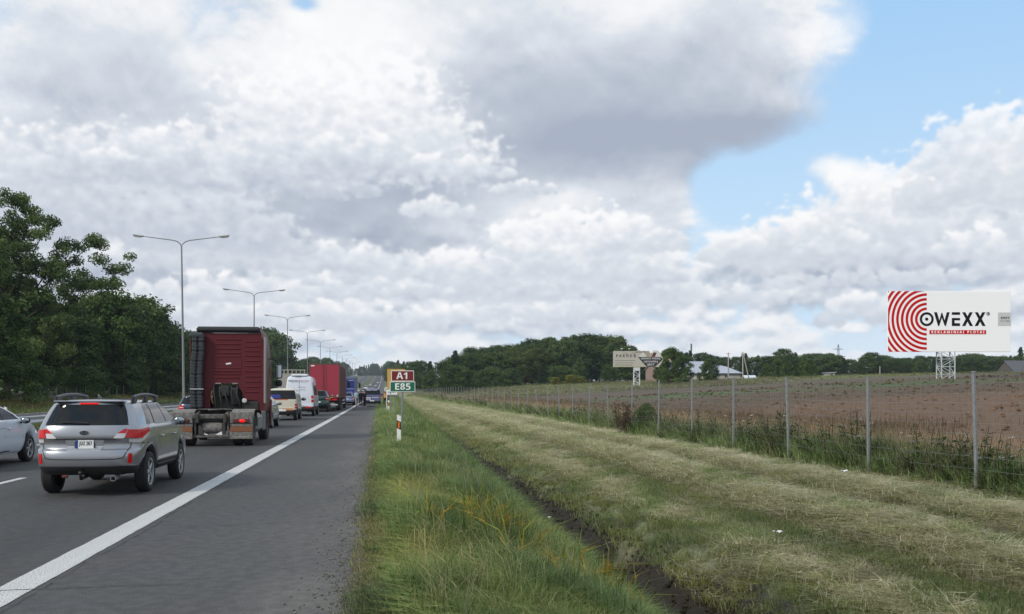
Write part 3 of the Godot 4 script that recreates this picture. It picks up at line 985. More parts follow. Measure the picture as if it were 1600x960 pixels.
func build_trees() -> void:
	var bark := tinted_mat("bark", 0.9)
	var leaf := tinted_mat("leaves", 0.6, 0.6)
	var kinds := {
		"broad": [tree_proto(1, "round", 0.14, 0.34, 84, 0.088, 11500, 0.0155, Color(0.044, 0.080, 0.019), Color(0.085, 0.133, 0.032)), tree_proto(2, "round", 0.10, 0.37, 92, 0.085, 11500, 0.0155, Color(0.042, 0.077, 0.021), Color(0.080, 0.125, 0.032)), tree_proto(21, "round", 0.12, 0.30, 80, 0.08, 10500, 0.015, Color(0.046, 0.083, 0.019), Color(0.097, 0.139, 0.035))],
		"broad2": [tree_proto(3, "round", 0.16, 0.39, 76, 0.10, 10500, 0.016, Color(0.055, 0.080, 0.019), Color(0.101, 0.131, 0.035)), tree_proto(13, "column", 0.12, 0.27, 76, 0.085, 9500, 0.015, Color(0.042, 0.077, 0.024), Color(0.075, 0.114, 0.032))],
		"birch": [tree_proto(4, "airy", 0.10, 0.26, 74, 0.055, 8000, 0.0135, Color(0.059, 0.099, 0.029), Color(0.113, 0.162, 0.052)), tree_proto(14, "airy", 0.08, 0.30, 80, 0.052, 8000, 0.0135, Color(0.057, 0.102, 0.032), Color(0.103, 0.153, 0.050))],
		"spruce": [tree_proto(5, "cone", 0.05, 0.20, 130, 0.045, 9500, 0.0125, Color(0.029, 0.056, 0.022), Color(0.052, 0.085, 0.032), 0.013), tree_proto(15, "cone", 0.08, 0.17, 110, 0.05, 8500, 0.013, Color(0.032, 0.058, 0.022), Color(0.055, 0.085, 0.031), 0.013)],
		"bushy": [tree_proto(6, "bush", 0.02, 0.55, 60, 0.125, 8500, 0.022, Color(0.052, 0.088, 0.024), Color(0.097, 0.144, 0.038), 0.012), tree_proto(16, "round", 0.02, 0.46, 60, 0.125, 8500, 0.022, Color(0.050, 0.085, 0.026), Color(0.090, 0.137, 0.041), 0.012)],
		"yellow": [tree_proto(7, "bush", 0.02, 0.5, 30, 0.16, 2200, 0.04, Color(0.103, 0.121, 0.025), Color(0.220, 0.200, 0.037), 0.012)],
	}
	for k in kinds:
		protos[k] = []
		for g in kinds[k]:
			protos[k].append([g[0].mesh(bark), g[1].mesh(leaf)])
	big_aspen()
	var words_for := {
		"broad": "dark green broad tree", "broad2": "dense olive green tree", "birch": "slender airy pale green tree", "spruce": "dark pointed conifer", "bushy": "low bushy green tree", "yellow": "small yellowing bush"}
	var sets := [
		[WEST_TREES, "behind the left far fence", "trees along the left side of the motorway"],
		[WOOD_TREES, "in the wood past the field", "trees of the wood right of the motorway"],
		[FIELD_TREES, "along the field's far edge", "trees along the far edge of the field"],
		[CREST_TREES, "on the road's far crest", "trees on the hazy crest"],
		[LONE_BUSHES, "", "bushes before the barn"]]
	var bush_words := [
		"large round dark tree just right of the white exhibition billboard", "lower dark bush at the left foot of the round tree by the billboard", "lower dark bush at the right foot of the round tree by the billboard",
		"tall dark bush standing in front of the grey barn roof", "small bush at the left side of the tall bush before the barn", "wide dark bush, middle one of the clump right of the barn",
		"leftmost low bush of the clump right of the barn", "dark bush between the two widest bushes right of the barn", "rounded dark bush at the right end of the clump right of the barn",
		"small bush tucked behind the rounded bush at the clump's right end", "low green bush under the right end of the exhibition billboard", "low green bush beside the billboard's lattice pillar"]
	var r := RandomNumberGenerator.new()
	r.seed = 77
	for st in sets:
		var k := 0
		var kind_count := {}
		var row: Array = st[0].duplicate()
		if st[1] != "":
			row.sort_custom(func(a, b): return a[0] / a[1] < b[0] / b[1])  # from left to right as seen from the road
		for t in row:
			var kind: String = KINDS[t[3]]
			kind_count[kind] = kind_count.get(kind, 0) + 1
			var pick: Array = protos[kind][r.randi() % protos[kind].size()]
			var h: float = t[2]
			var lone: bool = st[1] == ""
			var wide := h * (r.randf_range(0.72, 0.86) if lone else r.randf_range(0.95, 1.25) * clampf(14.0 / h, 1.0, 1.35))
			var low := kind == "bushy" and h < 6.0 or kind == "yellow" or lone
			tree_from(pick, "bush" if low else ("conifer" if kind == "spruce" else "tree"), bush_words[k] if lone else "%s, %s from left %s" % [words_for[kind], nth(kind_count[kind]), st[1]], at(t[0], t[1], -0.05), Vector3(wide, h, wide), r.randf() * TAU, st[2])
			k += 1


# the tall open-crowned tree at the left edge of the view
func big_aspen() -> void:
	var r := RandomNumberGenerator.new()
	r.seed = 5
	var tr := Geo.new()
	var cr := Geo.new()
	tr.col = Color(0.075, 0.065, 0.05)
	tr.tube(PackedVector3Array([Vector3(0, -0.3, 0), Vector3(0.1, 4, 0), Vector3(0.0, 8, 0.2), Vector3(-0.5, 13, 0.3), Vector3(-1.2, 18, 0), Vector3(-1.8, 23.5, 0)]), PackedFloat32Array([0.45, 0.38, 0.32, 0.24, 0.13, 0.03]), 10)
	# limbs: [height of the fork, heading in degrees (0 = right), reach, tip height]
	var limbs := [[6.5, 0, 12.8, 15.2], [8.0, 8, 13.6, 17.6], [9.0, -14, 8.5, 15.6], [10.0, 4, 7.0, 20.5], [11.0, 20, 10.2, 21.4], [12.5, -8, 5.0, 23.2], [14.0, 30, 3.0, 24.8],
		[7.5, 175, 11.0, 16.5], [9.0, 190, 9.0, 20.0], [11.0, 165, 6.5, 23.0], [13.0, 185, 4.0, 25.0], [8.0, 90, 7.5, 17.0], [10.0, 100, 5.0, 21.5], [8.0, 270, 8.0, 17.0], [10.5, 255, 5.0, 22.0], [15.0, 60, 1.5, 26.0], [13.5, 140, 4.5, 22.0],
		[5.0, 40, 8.0, 11.5], [5.0, 330, 8.5, 10.0], [5.5, 200, 8.0, 11.0]]
	var spots := []
	for l in limbs:
		var a := deg_to_rad(l[1])
		var f := Vector3(-l[0] * 0.05 + 0.3, l[0], 0.1)
		var tip := Vector3(cos(a) * l[2], l[3], -sin(a) * l[2])
		var mid := f.lerp(tip, 0.5) + Vector3(0, -0.6, 0)
		tr.tube(PackedVector3Array([f, f.lerp(mid, 0.5) + Vector3(0, -0.2, 0), mid, mid.lerp(tip, 0.6) + Vector3(0, -0.1, 0), tip]), PackedFloat32Array([0.17, 0.14, 0.10, 0.06, 0.02]), 6, false)
		spots.append([tip, 1.25])
		for k in 11:
			var t := r.randf_range(0.36, 0.98)
			var b := f.lerp(tip, t) + Vector3(0, -0.4, 0)
			var o := b + Vector3(r.randf_range(-1.6, 1.6), r.randf_range(0.2, 2.2), r.randf_range(-1.6, 1.6)) * (0.6 + 0.6 * t)
			tr.tube(PackedVector3Array([b, b.lerp(o, 0.5) + Vector3(0, -0.15, 0), o]), PackedFloat32Array([0.05, 0.035, 0.012]), 4, false)
			spots.append([o, r.randf_range(0.7, 1.3)])
	for k in 46:  # the leafy lower skirt
		var a := r.randf() * TAU
		var q := r.randf_range(3.0, 8.0)
		spots.append([Vector3(cos(a) * q, r.randf_range(2.0, 10.5), -sin(a) * q), r.randf_range(1.1, 1.8)])
	for s in spots:
		var tone := Color(0.072, 0.115, 0.035).lerp(Color(0.145, 0.195, 0.06), r.randf())
		for q in int(290.0 * s[1] * s[1]):
			var d := Vector3(r.randfn(), r.randfn(), r.randfn()).normalized()
			var p: Vector3 = s[0] + d * Vector3(1.15, 0.8, 1.15) * s[1] * pow(r.randf(), 0.5)
			var nn := (d * 0.6 + Vector3(r.randfn(), r.randfn() + 0.4, r.randfn())).normalized()
			var u := nn.cross(Vector3(r.randfn(), r.randfn(), r.randfn())).normalized()
			var w := nn.cross(u)
			var l := r.randf_range(0.10, 0.21)
			cr.col = tone * r.randf_range(0.8, 1.3)
			cr.col.a = 1.0
			var i := cr.vert(p + u * l, nn)
			cr.vert(p + w * l * 0.6, nn); cr.vert(p - u * l * 0.9, nn); cr.vert(p - w * l * 0.6, nn)
			cr.face(i, i + 1, i + 2); cr.face(i, i + 2, i + 3)
	var o := thing("tall_tree", "tallest tree, open crown with bare limbs showing, over the left roadside wood", "tree", at(-42.6, 116.0, -0.1), 0.13)
	for q in [part(o, "trunk", tr, mats["bark"]), part(o, "crown", cr, mats["leaves"])]:
		q.scale = Vector3(0.90, 0.875, 0.90)


# ---------------------------------------------------------------- grass
func tuft(sd: int, blades: int, h: float, spread: float, w: float, lean: float, cols: Array, flat := 0.0) -> Geo:
	var r := RandomNumberGenerator.new()
	r.seed = sd
	var g := Geo.new()
	for k in blades:
		var a := r.randf() * TAU
		var o := Vector3(r.randfn() * spread, 0, r.randfn() * spread)
		var dir := Vector3(cos(a), 0, sin(a))
		var hh := h * r.randf_range(0.55, 1.15)
		var ln := lean * r.randf_range(0.3, 1.3)
		var m := o + dir * hh * ln * 0.35 + Vector3(0, hh * (0.6 - 0.45 * flat), 0)
		var tip := o + dir * hh * (ln + flat) + Vector3(0, hh * (1.0 - 0.35 * ln) * (1.0 - flat) + flat * r.randf_range(0.0, 0.05), 0)
		if flat > 0.5:
			o.y = r.randf_range(0.0, 0.05)
			m.y = r.randf_range(0.02, 0.07)
		var side := Vector3(-dir.z, 0, dir.x).rotated(dir, r.randf_range(-0.7, 0.7)) * w * r.randf_range(0.7, 1.3) * 0.5
		var nn := (Vector3(0, 1.2, 0) + (tip - o).cross(side).normalized() * 0.8).normalized()
		var q: Color = cols[r.randi() % cols.size()]
		g.col = q * r.randf_range(0.72, 1.28)
		g.col.a = 1.0
		var i := g.vert(o - side, nn)
		g.vert(o + side, nn); g.vert(m + side * 0.8, nn); g.vert(m - side * 0.8, nn); g.vert(tip, nn)
		g.face(i, i + 1, i + 2); g.face(i, i + 2, i + 3); g.face(i + 3, i + 2, i + 4)
	return g


# copies of a few meshes, strewn: each spot is [Transform3D, Color, which]
func strew(called: String, label: String, meshes: Array, spots: Array, m: Material, category := "grass") -> void:
	var o := thing(called, label, category)
	o.set_meta("kind", "stuff")
	for w in meshes.size():
		var mine := spots.filter(func(q): return q[2] == w)
		if mine.is_empty():
			continue
		var mm := MultiMesh.new()
		mm.transform_format = MultiMesh.TRANSFORM_3D
		mm.use_colors = true
		mm.mesh = meshes[w].mesh(m)
		mm.instance_count = mine.size()
		for i in mine.size():
			mm.set_instance_transform(i, mine[i][0])
			mm.set_instance_color(i, mine[i][1])
		var n := MultiMeshInstance3D.new()
		n.name = "tufts" if w == 0 else "tufts_%03d" % w
		n.multimesh = mm
		n.set_meta("kind", "stuff")
		o.add_child(n, true)


func stand(x: float, s: float, size: Vector3, r: RandomNumberGenerator, tilt := 0.15) -> Transform3D:
	var b := Basis(Vector3.UP, r.randf() * TAU) * Basis(Vector3.RIGHT, r.randf_range(-tilt, tilt))
	return Transform3D(b * Basis.from_scale(size), at(x, s, -0.01))


func build_grass() -> void:
	var gm := tinted_mat("grass_blades", 0.6, 0.8)
	var r := RandomNumberGenerator.new()
	r.seed = 99
	var green := [Color(0.235, 0.33, 0.095), Color(0.205, 0.315, 0.085), Color(0.265, 0.34, 0.105), Color(0.29, 0.33, 0.12)]
	var mixed := [Color(0.225, 0.27, 0.095), Color(0.36, 0.33, 0.17), Color(0.28, 0.28, 0.12), Color(0.20, 0.26, 0.09)]
	var straw := [Color(0.63, 0.56, 0.39), Color(0.55, 0.49, 0.34), Color(0.44, 0.41, 0.25), Color(0.36, 0.375, 0.17), Color(0.74, 0.67, 0.48)]
	var cut := [Color(0.235, 0.32, 0.095), Color(0.32, 0.36, 0.14), Color(0.45, 0.43, 0.23)]
	# verge between the hard shoulder and the ditch
	var kinds := [tuft(1, 20, 0.30, 0.06, 0.0052, 0.55, green), tuft(2, 22, 0.38, 0.07, 0.0055, 0.75, green), tuft(3, 20, 0.26, 0.06, 0.005, 0.6, mixed), tuft(4, 20, 0.12, 0.07, 0.0045, 0.8, mixed), tuft(5, 5, 0.66, 0.08, 0.004, 0.35, [Color(0.52, 0.48, 0.27), Color(0.42, 0.44, 0.20)])]
	var spots := []
	var s := 5.5
	while s < 190.0:
		var ds := 0.25 + s * 0.012
		var dens := 520.0 / (1.0 + pow(s / 13.0, 1.6))
		var wide := 1.0 + s / 24.0
		for k in int(3.9 * ds * dens):
			var x := r.randf_range(-0.18, 2.95)
			var ss_ := s + r.randf() * ds
			var worn := exp(-pow((x - 0.95 - 0.2 * noise_b.get_noise_1d(ss_)) / 0.25, 2.0)) * clampf(0.5 + 1.6 * noise_b.get_noise_2d(ss_ * 0.5, 33.0), 0.0, 1.0)
			if x < 0.05 and r.randf() < 0.35 or r.randf() < worn * 0.72:
				continue
			var patch := noise_a.get_noise_2d(x * 9.0 + 5.0, ss_ * 5.0)
			var lush := clampf(0.55 + 1.3 * patch + 0.8 * noise_b.get_noise_2d(x * 0.9 + 10.0, ss_ * 0.6), 0.15, 1.2)
			var which := 3 if x < 0.25 or worn > 0.5 and r.randf() < 0.7 else (2 if r.randf() < 0.28 else (4 if r.randf() < 0.035 else r.randi() % 2))
			var h := (0.55 + 0.75 * lush) * r.randf_range(0.75, 1.2) * lerpf(1.0, 0.42, ss(1.5, 2.7, x))
			var t := Color(0.86, 0.94, 1.02).lerp(Color(1.32, 1.08, 0.95), clampf(1.05 - lush, 0.0, 1.0)) * r.randf_range(0.85, 1.15)
			spots.append([stand(x, ss_, Vector3(wide, h, wide), r), Color(t.r, t.g, t.b), which])
		s += ds
	strew("verge_grass", "long green grass on the verge between hard shoulder and ditch", kinds, spots, gm)
	# mown bank between the ditch and the fence: cut grass lying in windrows with green stubble
	var cutk := [tuft(11, 22, 0.30, 0.10, 0.006, 0.5, straw, 0.80), tuft(12, 22, 0.26, 0.12, 0.006, 0.6, straw, 0.70), tuft(13, 20, 0.10, 0.07, 0.004, 0.5, cut), tuft(14, 18, 0.15, 0.06, 0.004, 0.6, cut)]
	spots = []
	s = 5.0
	while s < 200.0:
		var ds := 0.25 + s * 0.012
		var dens := 320.0 / (1.0 + pow(s / 15.0, 1.5))
		var wide := 1.0 + s / 26.0
		for k in int(5.8 * ds * dens):
			var x := r.randf_range(3.8, 10.0)
			var ss_ := s + r.randf() * ds
			if x > fence_x(ss_) - 0.1:
				continue
			var ridge := 0.5 + 0.5 * sin((x + 0.25 * noise_a.get_noise_1d(ss_ * 3.0)) * TAU / 1.55)
			var n := noise_b.get_noise_2d(x * 1.1, ss_ * 0.45 + 20.0)
			var strawy := ss(4.2, 5.6, x + 1.2 * n) * clampf(0.28 + 0.95 * (ridge - 0.45) + 1.2 * n, 0.04, 0.92)
			var which := r.randi() % 2 if r.randf() < strawy else 2 + r.randi() % 2
			var low := 1.0 if x > 4.2 else 0.8
			var t := r.randf_range(0.78, 1.12) * (0.80 + 0.36 * ss(0.35, 0.95, ridge + 0.25 * n))
			var tint := Color(t, t, t) if which < 2 else Color(t, t, t).lerp(Color(1.5, 1.2, 0.9) * t, clampf(0.3 + n, 0.0, 0.8))
			spots.append([stand(x, ss_, Vector3(wide, r.randf_range(0.7, 1.3) * low, wide), r, 0.25), Color(tint.r, tint.g, tint.b), which])
		s += ds
	strew("mown_grass", "cut grass drying in pale rows on the bank right of the ditch", cutk, spots, gm)
	# tall weeds along the fence
	var tallk := [tuft(21, 18, 0.75, 0.10, 0.008, 0.35, [Color(0.26, 0.36, 0.115), Color(0.31, 0.39, 0.15), Color(0.22, 0.32, 0.10)]), tuft(22, 18, 0.95, 0.10, 0.005, 0.3, [Color(0.38, 0.34, 0.19), Color(0.30, 0.31, 0.15), Color(0.44, 0.38, 0.22)]), tuft(23, 22, 0.5, 0.12, 0.014, 0.6, [Color(0.15, 0.25, 0.075), Color(0.19, 0.28, 0.095)]), weed(24, Color(0.16, 0.125, 0.085))]
	spots = []
	s = 6.0
	while s < 230.0:
		var ds := 0.3 + s * 0.012
		var dens := 130.0 / (1.0 + pow(s / 20.0, 1.5))
		var wide := 1.0 + s / 26.0
		for k in int(3.6 * ds * dens):
			var ss_ := s + r.randf() * ds
			var e := r.randf_range(0.06, 2.8)
			var x := fence_x(ss_) + e
			var far_side := ss(0.5, 1.4, e)
			if r.randf() < far_side * 0.45:
				continue
			var n := noise_b.get_noise_1d(ss_ * 0.8)
			var front := 0.45 + 0.55 * ss(0.06, 0.6, e)
			var h := front * (1.0 + 0.5 * n) * r.randf_range(0.7, 1.2) * (1.0 - 0.3 * far_side)
			var which: int = 1 if r.randf() < 0.25 + 0.6 * far_side else [0, 0, 0, 2, 0, 3, 0, 0][r.randi() % 8]
			var t := r.randf_range(0.8, 1.2)
			var warm := far_side * 0.5
			spots.append([stand(x, ss_, Vector3(wide, h, wide), r), Color(t * (1.0 + warm * 0.7), t, t * (1.0 + warm * 0.1)), which])
		s += ds
	strew("tall_weeds", "tall unmown grass and weeds growing along the wire fence", tallk, spots, gm, "weeds")
	# reddish dry grass along the edge of the ploughed field
	spots = []
	for k in 9000:
		var ss_ := 26.0 + pow(r.randf(), 1.3) * 120.0
		var x := fence_x(ss_) + 1.5 + absf(r.randfn()) * 2.2
		var w := 1.2 + ss_ / 22.0
		var t := r.randf_range(0.8, 1.2)
		spots.append([stand(x, ss_, Vector3(w, r.randf_range(0.5, 1.0), w), r), Color(t, t, t), 0])
	strew("dry_grass", "reddish dry grass between the fence and the ploughed soil", [tuft(31, 14, 0.7, 0.12, 0.006, 0.3, [Color(0.22, 0.14, 0.075), Color(0.19, 0.125, 0.07), Color(0.24, 0.17, 0.095)])], spots, gm)
	# ears of the far field edge and the median, seen from afar
	spots = []
	for k in 16000:
		var ss_ := 40.0 + pow(r.randf(), 1.2) * 330.0
		var x := r.randf_range(-38.5, -27.6) if k % 3 else r.randf_range(-18.0, -15.3)
		var w := 2.0 + ss_ / 25.0
		var t := r.randf_range(0.75, 1.2)
		var tall := 1.0 if x < -28.5 else 0.4
		var k2 := clampf(0.5 + noise_a.get_noise_2d(x * 3.0, ss_), 0.0, 1.0) * ss(-30.0, -34.0, x)
		spots.append([stand(x, ss_, Vector3(w, tall * r.randf_range(0.7, 1.2), w), r), Color(t * (0.55 + 0.6 * k2), t * (0.5 + 0.25 * k2), t * (0.55 + 0.3 * k2)), 0])
	strew("roadside_grass", "rough grass on the median and at the foot of the left wood", [tuft(41, 14, 0.55, 0.16, 0.009, 0.4, green)], spots, gm)
	spots = []
	for k in 26000:
		var d := 128.0 + pow(r.randf(), 0.8) * 190.0
		var x := r.randf_range(12.0, 150.0)
		var w := 2.5 + d / 22.0
		var t := r.randf_range(0.75, 1.2)
		var p := noise_a.get_noise_2d(x * 0.5, d * 1.5)
		if r.randf() > 0.75 + p:
			continue
		spots.append([stand(x, d, Vector3(w, r.randf_range(0.3, 0.7), w), r), Color(t, t, t), 1 if p > 0.12 else 0])
	strew("field_grass", "rough dry grass on the unploughed far part of the field", [tuft(51, 12, 0.5, 0.2, 0.010, 0.4, mixed), tuft(52, 12, 0.5, 0.2, 0.010, 0.4, [Color(0.20, 0.175, 0.095), Color(0.17, 0.14, 0.07)])], spots, gm)
	build_plants(gm, r)
	build_clods(r)


# a branching weed with a pale flower head
func weed(sd: int, flower := Color(0.55, 0.53, 0.45)) -> Geo:
	var r := RandomNumberGenerator.new()
	r.seed = sd
	var g := Geo.new()
	for k in 5:
		var a := r.randf() * TAU
		var tip := Vector3(cos(a) * 0.18, r.randf_range(0.65, 1.0), sin(a) * 0.18)
		g.col = Color(0.07, 0.085, 0.035)
		g.tube(PackedVector3Array([Vector3(cos(a) * 0.03, 0, sin(a) * 0.03), tip * Vector3(0.6, 0.55, 0.6), tip]), PackedFloat32Array([0.006, 0.005, 0.003]), 4, false)
		for l in 7:
			var t := r.randf_range(0.15, 0.85)
			var p := tip * Vector3(t, t, t)
			var d := Vector3(r.randfn(), r.randf_range(0.0, 0.8), r.randfn()).normalized() * r.randf_range(0.08, 0.16)
			var w := d.cross(Vector3.UP).normalized() * 0.022
			g.col = Color(0.055, 0.09, 0.028) * r.randf_range(0.8, 1.3)
			g.col.a = 1.0
			g.tri(p - w * 0.3, p + d * 0.6 + w, p + d); g.tri(p - w * 0.3, p + d, p + d * 0.6 - w)
		g.col = flower if k % 2 == 0 else Color(0.20, 0.16, 0.09)
		for q in 6:
			var o := tip + Vector3(r.randfn(), r.randfn() * 0.4, r.randfn()) * 0.022
			g.tri(o, o + Vector3(0.024, 0.008, 0.0), o + Vector3(0.006, 0.012, 0.022))
	return g


func build_plants(gm: Material, r: RandomNumberGenerator) -> void:
	# yellowed blades in the verge
	var yk := tuft(61, 14, 0.74, 0.10, 0.017, 0.75, [Color(0.66, 0.48, 0.04), Color(0.52, 0.42, 0.05), Color(0.30, 0.36, 0.06), Color(0.28, 0.35, 0.08), Color(0.70, 0.42, 0.05)])
	var spots := []
	for q in [[1.36, 11.9, 0.26, 20], [1.45, 12.8, 0.2, 4], [1.85, 10.4, 0.25, 3], [2.2, 10.6, 0.22, 3], [2.05, 9.9, 0.2, 3], [0.75, 11.6, 0.2, 3], [2.6, 11.4, 0.2, 3]]:
		for k in q[3]:
			spots.append([stand(q[0] + r.randfn() * q[2], q[1] + r.randfn() * q[2] * 1.6, Vector3(1, r.randf_range(0.7, 1.15), 1), r, 0.35), Color(1, 1, 1) * r.randf_range(0.8, 1.1), 0])
	strew("yellow_grass", "clumps of yellowed broad blades standing in the green verge", [yk], spots, gm)
	# low broad-leaved plants at the edge of the shoulder
	var lk := leafy(71)
	spots = []
	for q in [[0.18, 9.6], [0.25, 9.2], [0.15, 10.3], [0.3, 8.4], [0.3, 10.9], [0.15, 13.0], [1.2, 15.5], [1.0, 22.0], [0.9, 18.0], [2.9, 13.5], [0.0, 8.2], [0.55, 8.0]]:
		for k in 4:
			spots.append([stand(q[0] + r.randfn() * 0.12, q[1] + r.randfn() * 0.2, Vector3.ONE * r.randf_range(0.5, 0.9), r), Color(1, 1, 1) * r.randf_range(0.8, 1.2), 0])
	strew("broadleaf_weeds", "low bright green broad-leaved weeds at the edge of the asphalt", [lk], spots, gm, "weeds")
	# flowers among the weeds by the fence
	spots = []
	for k in 60:
		var s := 12.0 + pow(r.randf(), 1.4) * 45.0
		var x := fence_x(s) + r.randf_range(0.2, 1.2)
		spots.append([stand(x, s, Vector3(1.2, r.randf_range(0.7, 1.1), 1.2), r), Color(1, 1, 1), 0 if r.randf() < 0.75 else 1])
	strew("wild_flowers", "white and yellow wild flowers among the weeds by the fence", [weed(81, Color(0.75, 0.74, 0.70)), weed(82, Color(0.62, 0.48, 0.04))], spots, gm, "flowers")


# lumps of turned soil on the ploughed field
func build_clods(r: RandomNumberGenerator) -> void:
	var meshes := []
	for k in 3:
		var g := Geo.new()
		g.ball(Vector3.ZERO, Vector3(1, 0.6, 0.8), 7, 4)
		for i in g.v.size():
			var p := g.v[i]
			g.v[i] = p * (1.0 + 0.45 * noise_b.get_noise_3dv(p * 1.6 + Vector3(k * 7, 0, 0)))
		g.c.fill(Color(1, 1, 1))
		meshes.append(g)
	var spots := []
	for k in 11000:
		var s := 8.0 + pow(r.randf(), 1.25) * 95.0
		var x := fence_x(s) + 1.6 + r.randf() * (8.0 + s * 0.75)
		if noise_a.get_noise_2d(x * 4.0, s * 6.0) < r.randf_range(-0.15, 0.25):
			continue
		var q := field_shade(x, s) * r.randf_range(0.55, 1.15)
		var size := r.randf_range(0.02, 0.065) * (1.0 + s / 60.0)
		if r.randf() < 0.06: size *= 1.8
		spots.append([Transform3D(Basis.from_euler(Vector3(r.randf_range(-0.4, 0.4), r.randf() * TAU, r.randf_range(-0.4, 0.4))).scaled(Vector3.ONE * size), at(x, s, 0.02 + 0.19 * noise_b.get_noise_2d(x * 2.4, s * 3.4))), Color(q.r, q.g, q.b), r.randi() % 3])
	for k in 5000:
		var s := 6.0 + pow(r.randf(), 1.5) * 50.0
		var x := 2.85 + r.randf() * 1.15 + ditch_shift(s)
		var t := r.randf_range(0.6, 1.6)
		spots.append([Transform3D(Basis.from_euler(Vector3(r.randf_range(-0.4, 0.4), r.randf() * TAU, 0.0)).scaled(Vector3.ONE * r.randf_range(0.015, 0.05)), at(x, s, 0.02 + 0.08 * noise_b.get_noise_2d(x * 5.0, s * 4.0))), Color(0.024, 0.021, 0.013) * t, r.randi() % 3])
	var grit := []
	for k in 4200:
		var s := 5.5 + pow(r.randf(), 1.6) * 45.0
		var x := -0.08 - absf(r.randfn()) * 0.28 + 0.12 * noise_b.get_noise_1d(s * 1.3)
		var t := r.randf_range(0.5, 1.5)
		grit.append([Transform3D(Basis.from_euler(Vector3(0, r.randf() * TAU, 0)).scaled(Vector3.ONE * r.randf_range(0.004, 0.014)), Vector3(x, road_h(s) + 0.006, -s)), Color(0.16, 0.145, 0.12) * t, r.randi() % 3])
	strew("edge_grit", "loose grit and crumbs of soil along the ragged edge of the asphalt", meshes, grit, tinted_mat("soil", 0.95), "grit")
	strew("soil_clods", "clods of soil turned up on the ploughed field and in the ditch", meshes, spots, tinted_mat("soil", 0.95), "soil")


func leafy(sd: int) -> Geo:
	var r := RandomNumberGenerator.new()
	r.seed = sd
	var g := Geo.new()
	for k in 16:
		var a := r.randf() * TAU
		var d := Vector3(cos(a), r.randf_range(0.15, 0.9), sin(a)).normalized()
		var p := Vector3(r.randfn() * 0.03, r.randf_range(0.01, 0.10), r.randfn() * 0.03)
		var l := r.randf_range(0.05, 0.11)
		var w := d.cross(Vector3.UP).normalized() * l * 0.42
		g.col = Color(0.075, 0.14, 0.03) * r.randf_range(0.75, 1.3)
		g.col.a = 1.0
		g.tri(p, p + d * l * 0.55 + w, p + d * l - Vector3(0, 0.01, 0)); g.tri(p, p + d * l - Vector3(0, 0.01, 0), p + d * l * 0.55 - w)
	return g


# ---------------------------------------------------------------- fences, rail, lamps, signs, boards, buildings
func arc_ring(o: Vector2, r0: float, r1: float, a0: float, a1: float, seg := 40) -> PackedVector2Array:
	var p := PackedVector2Array()
	for i in seg + 1:
		var a := lerpf(a0, a1, float(i) / seg)
		p.append(o + Vector2(cos(a), sin(a)) * r1)
	for i in seg + 1:
		var a := lerpf(a1, a0, float(i) / seg)
		p.append(o + Vector2(cos(a), sin(a)) * r0)
	return p


func rect2(x0: float, y0: float, x1: float, y1: float) -> PackedVector2Array:
	return PackedVector2Array([Vector2(x0, y0), Vector2(x1, y0), Vector2(x1, y1), Vector2(x0, y1)])


func disc2(o: Vector2, r: float, seg := 32) -> PackedVector2Array:
	var p := PackedVector2Array()
	for i in seg:
		p.append(o + Vector2(cos(TAU * i / seg), sin(TAU * i / seg)) * r)
	return p


func steel() -> StandardMaterial3D:
	if mats.has("galvanised"):
		return mats["galvanised"]
	var m := mat("galvanised", Color(0.27, 0.285, 0.29), 0.55, 0.35)
	m.albedo_texture = tex(61, 0.04, 4, Color(0.75, 0.75, 0.75), Color(1, 1, 1), 256, 2.0)
	m.uv1_triplanar = true
	m.uv1_world_triplanar = true
	m.uv1_scale = Vector3(1.4, 1.4, 1.4)
	return m


func build_fence(called: String, label: String, xf: Callable, s0: float, step: float, count: int, height: float, dense_to: float) -> void:
	var o := thing(called, label, "fence")
	var r := RandomNumberGenerator.new()
	r.seed = count
	var g := Geo.new()
	g.box(Vector3(0, height * 0.5 - 0.15, 0), Vector3(0.052, height + 0.3, 0.052), 0.008)
	g.box(Vector3(0, height + 0.012, 0), Vector3(0.060, 0.022, 0.060), 0.006)
	var pm := g.mesh(steel())
	var tops := PackedVector3Array()
	for n in count:
		var s := s0 + n * step + r.randf_range(-0.12, 0.12)
		var p := part(o, "post", pm, null)
		p.position = at(xf.call(s), s)
		p.rotation = Vector3(r.randf_range(-0.02, 0.02), r.randf_range(-0.15, 0.15), r.randf_range(-0.024, 0.024))
		p.scale.y = r.randf_range(0.985, 1.03)
		tops.append(p.position)
	var w := Geo.new()
	for k in 11:
		var h := 0.12 + (height - 0.16) * pow(k / 10.0, 0.85)
		for n in count - 1:
			if tops[n].z < -dense_to:
				break
			var a := tops[n] + Vector3(-0.034, h, 0)
			var b := tops[n + 1] + Vector3(-0.034, h, 0)
			w.tube(PackedVector3Array([a, a.lerp(b, 0.5) + Vector3(0, r.randf_range(-0.012, 0.0), 0), b]), PackedFloat32Array([0.0022, 0.0022, 0.0022]), 3, false)
	for n in count - 1:
		if tops[n].z < -minf(dense_to, 45.0):
			break
		for k in 21:
			var a := tops[n].lerp(tops[n + 1], (k + 1.0) / 22.0) + Vector3(-0.036, 0, 0)
			w.cyl(a + Vector3(0, 0.12, 0), a + Vector3(0, height - 0.04, 0), 0.0011, 0.0011, 3, false)
	part(o, "wire_mesh", w, mat("wire", Color(0.30, 0.32, 0.33), 0.5, 0.5))


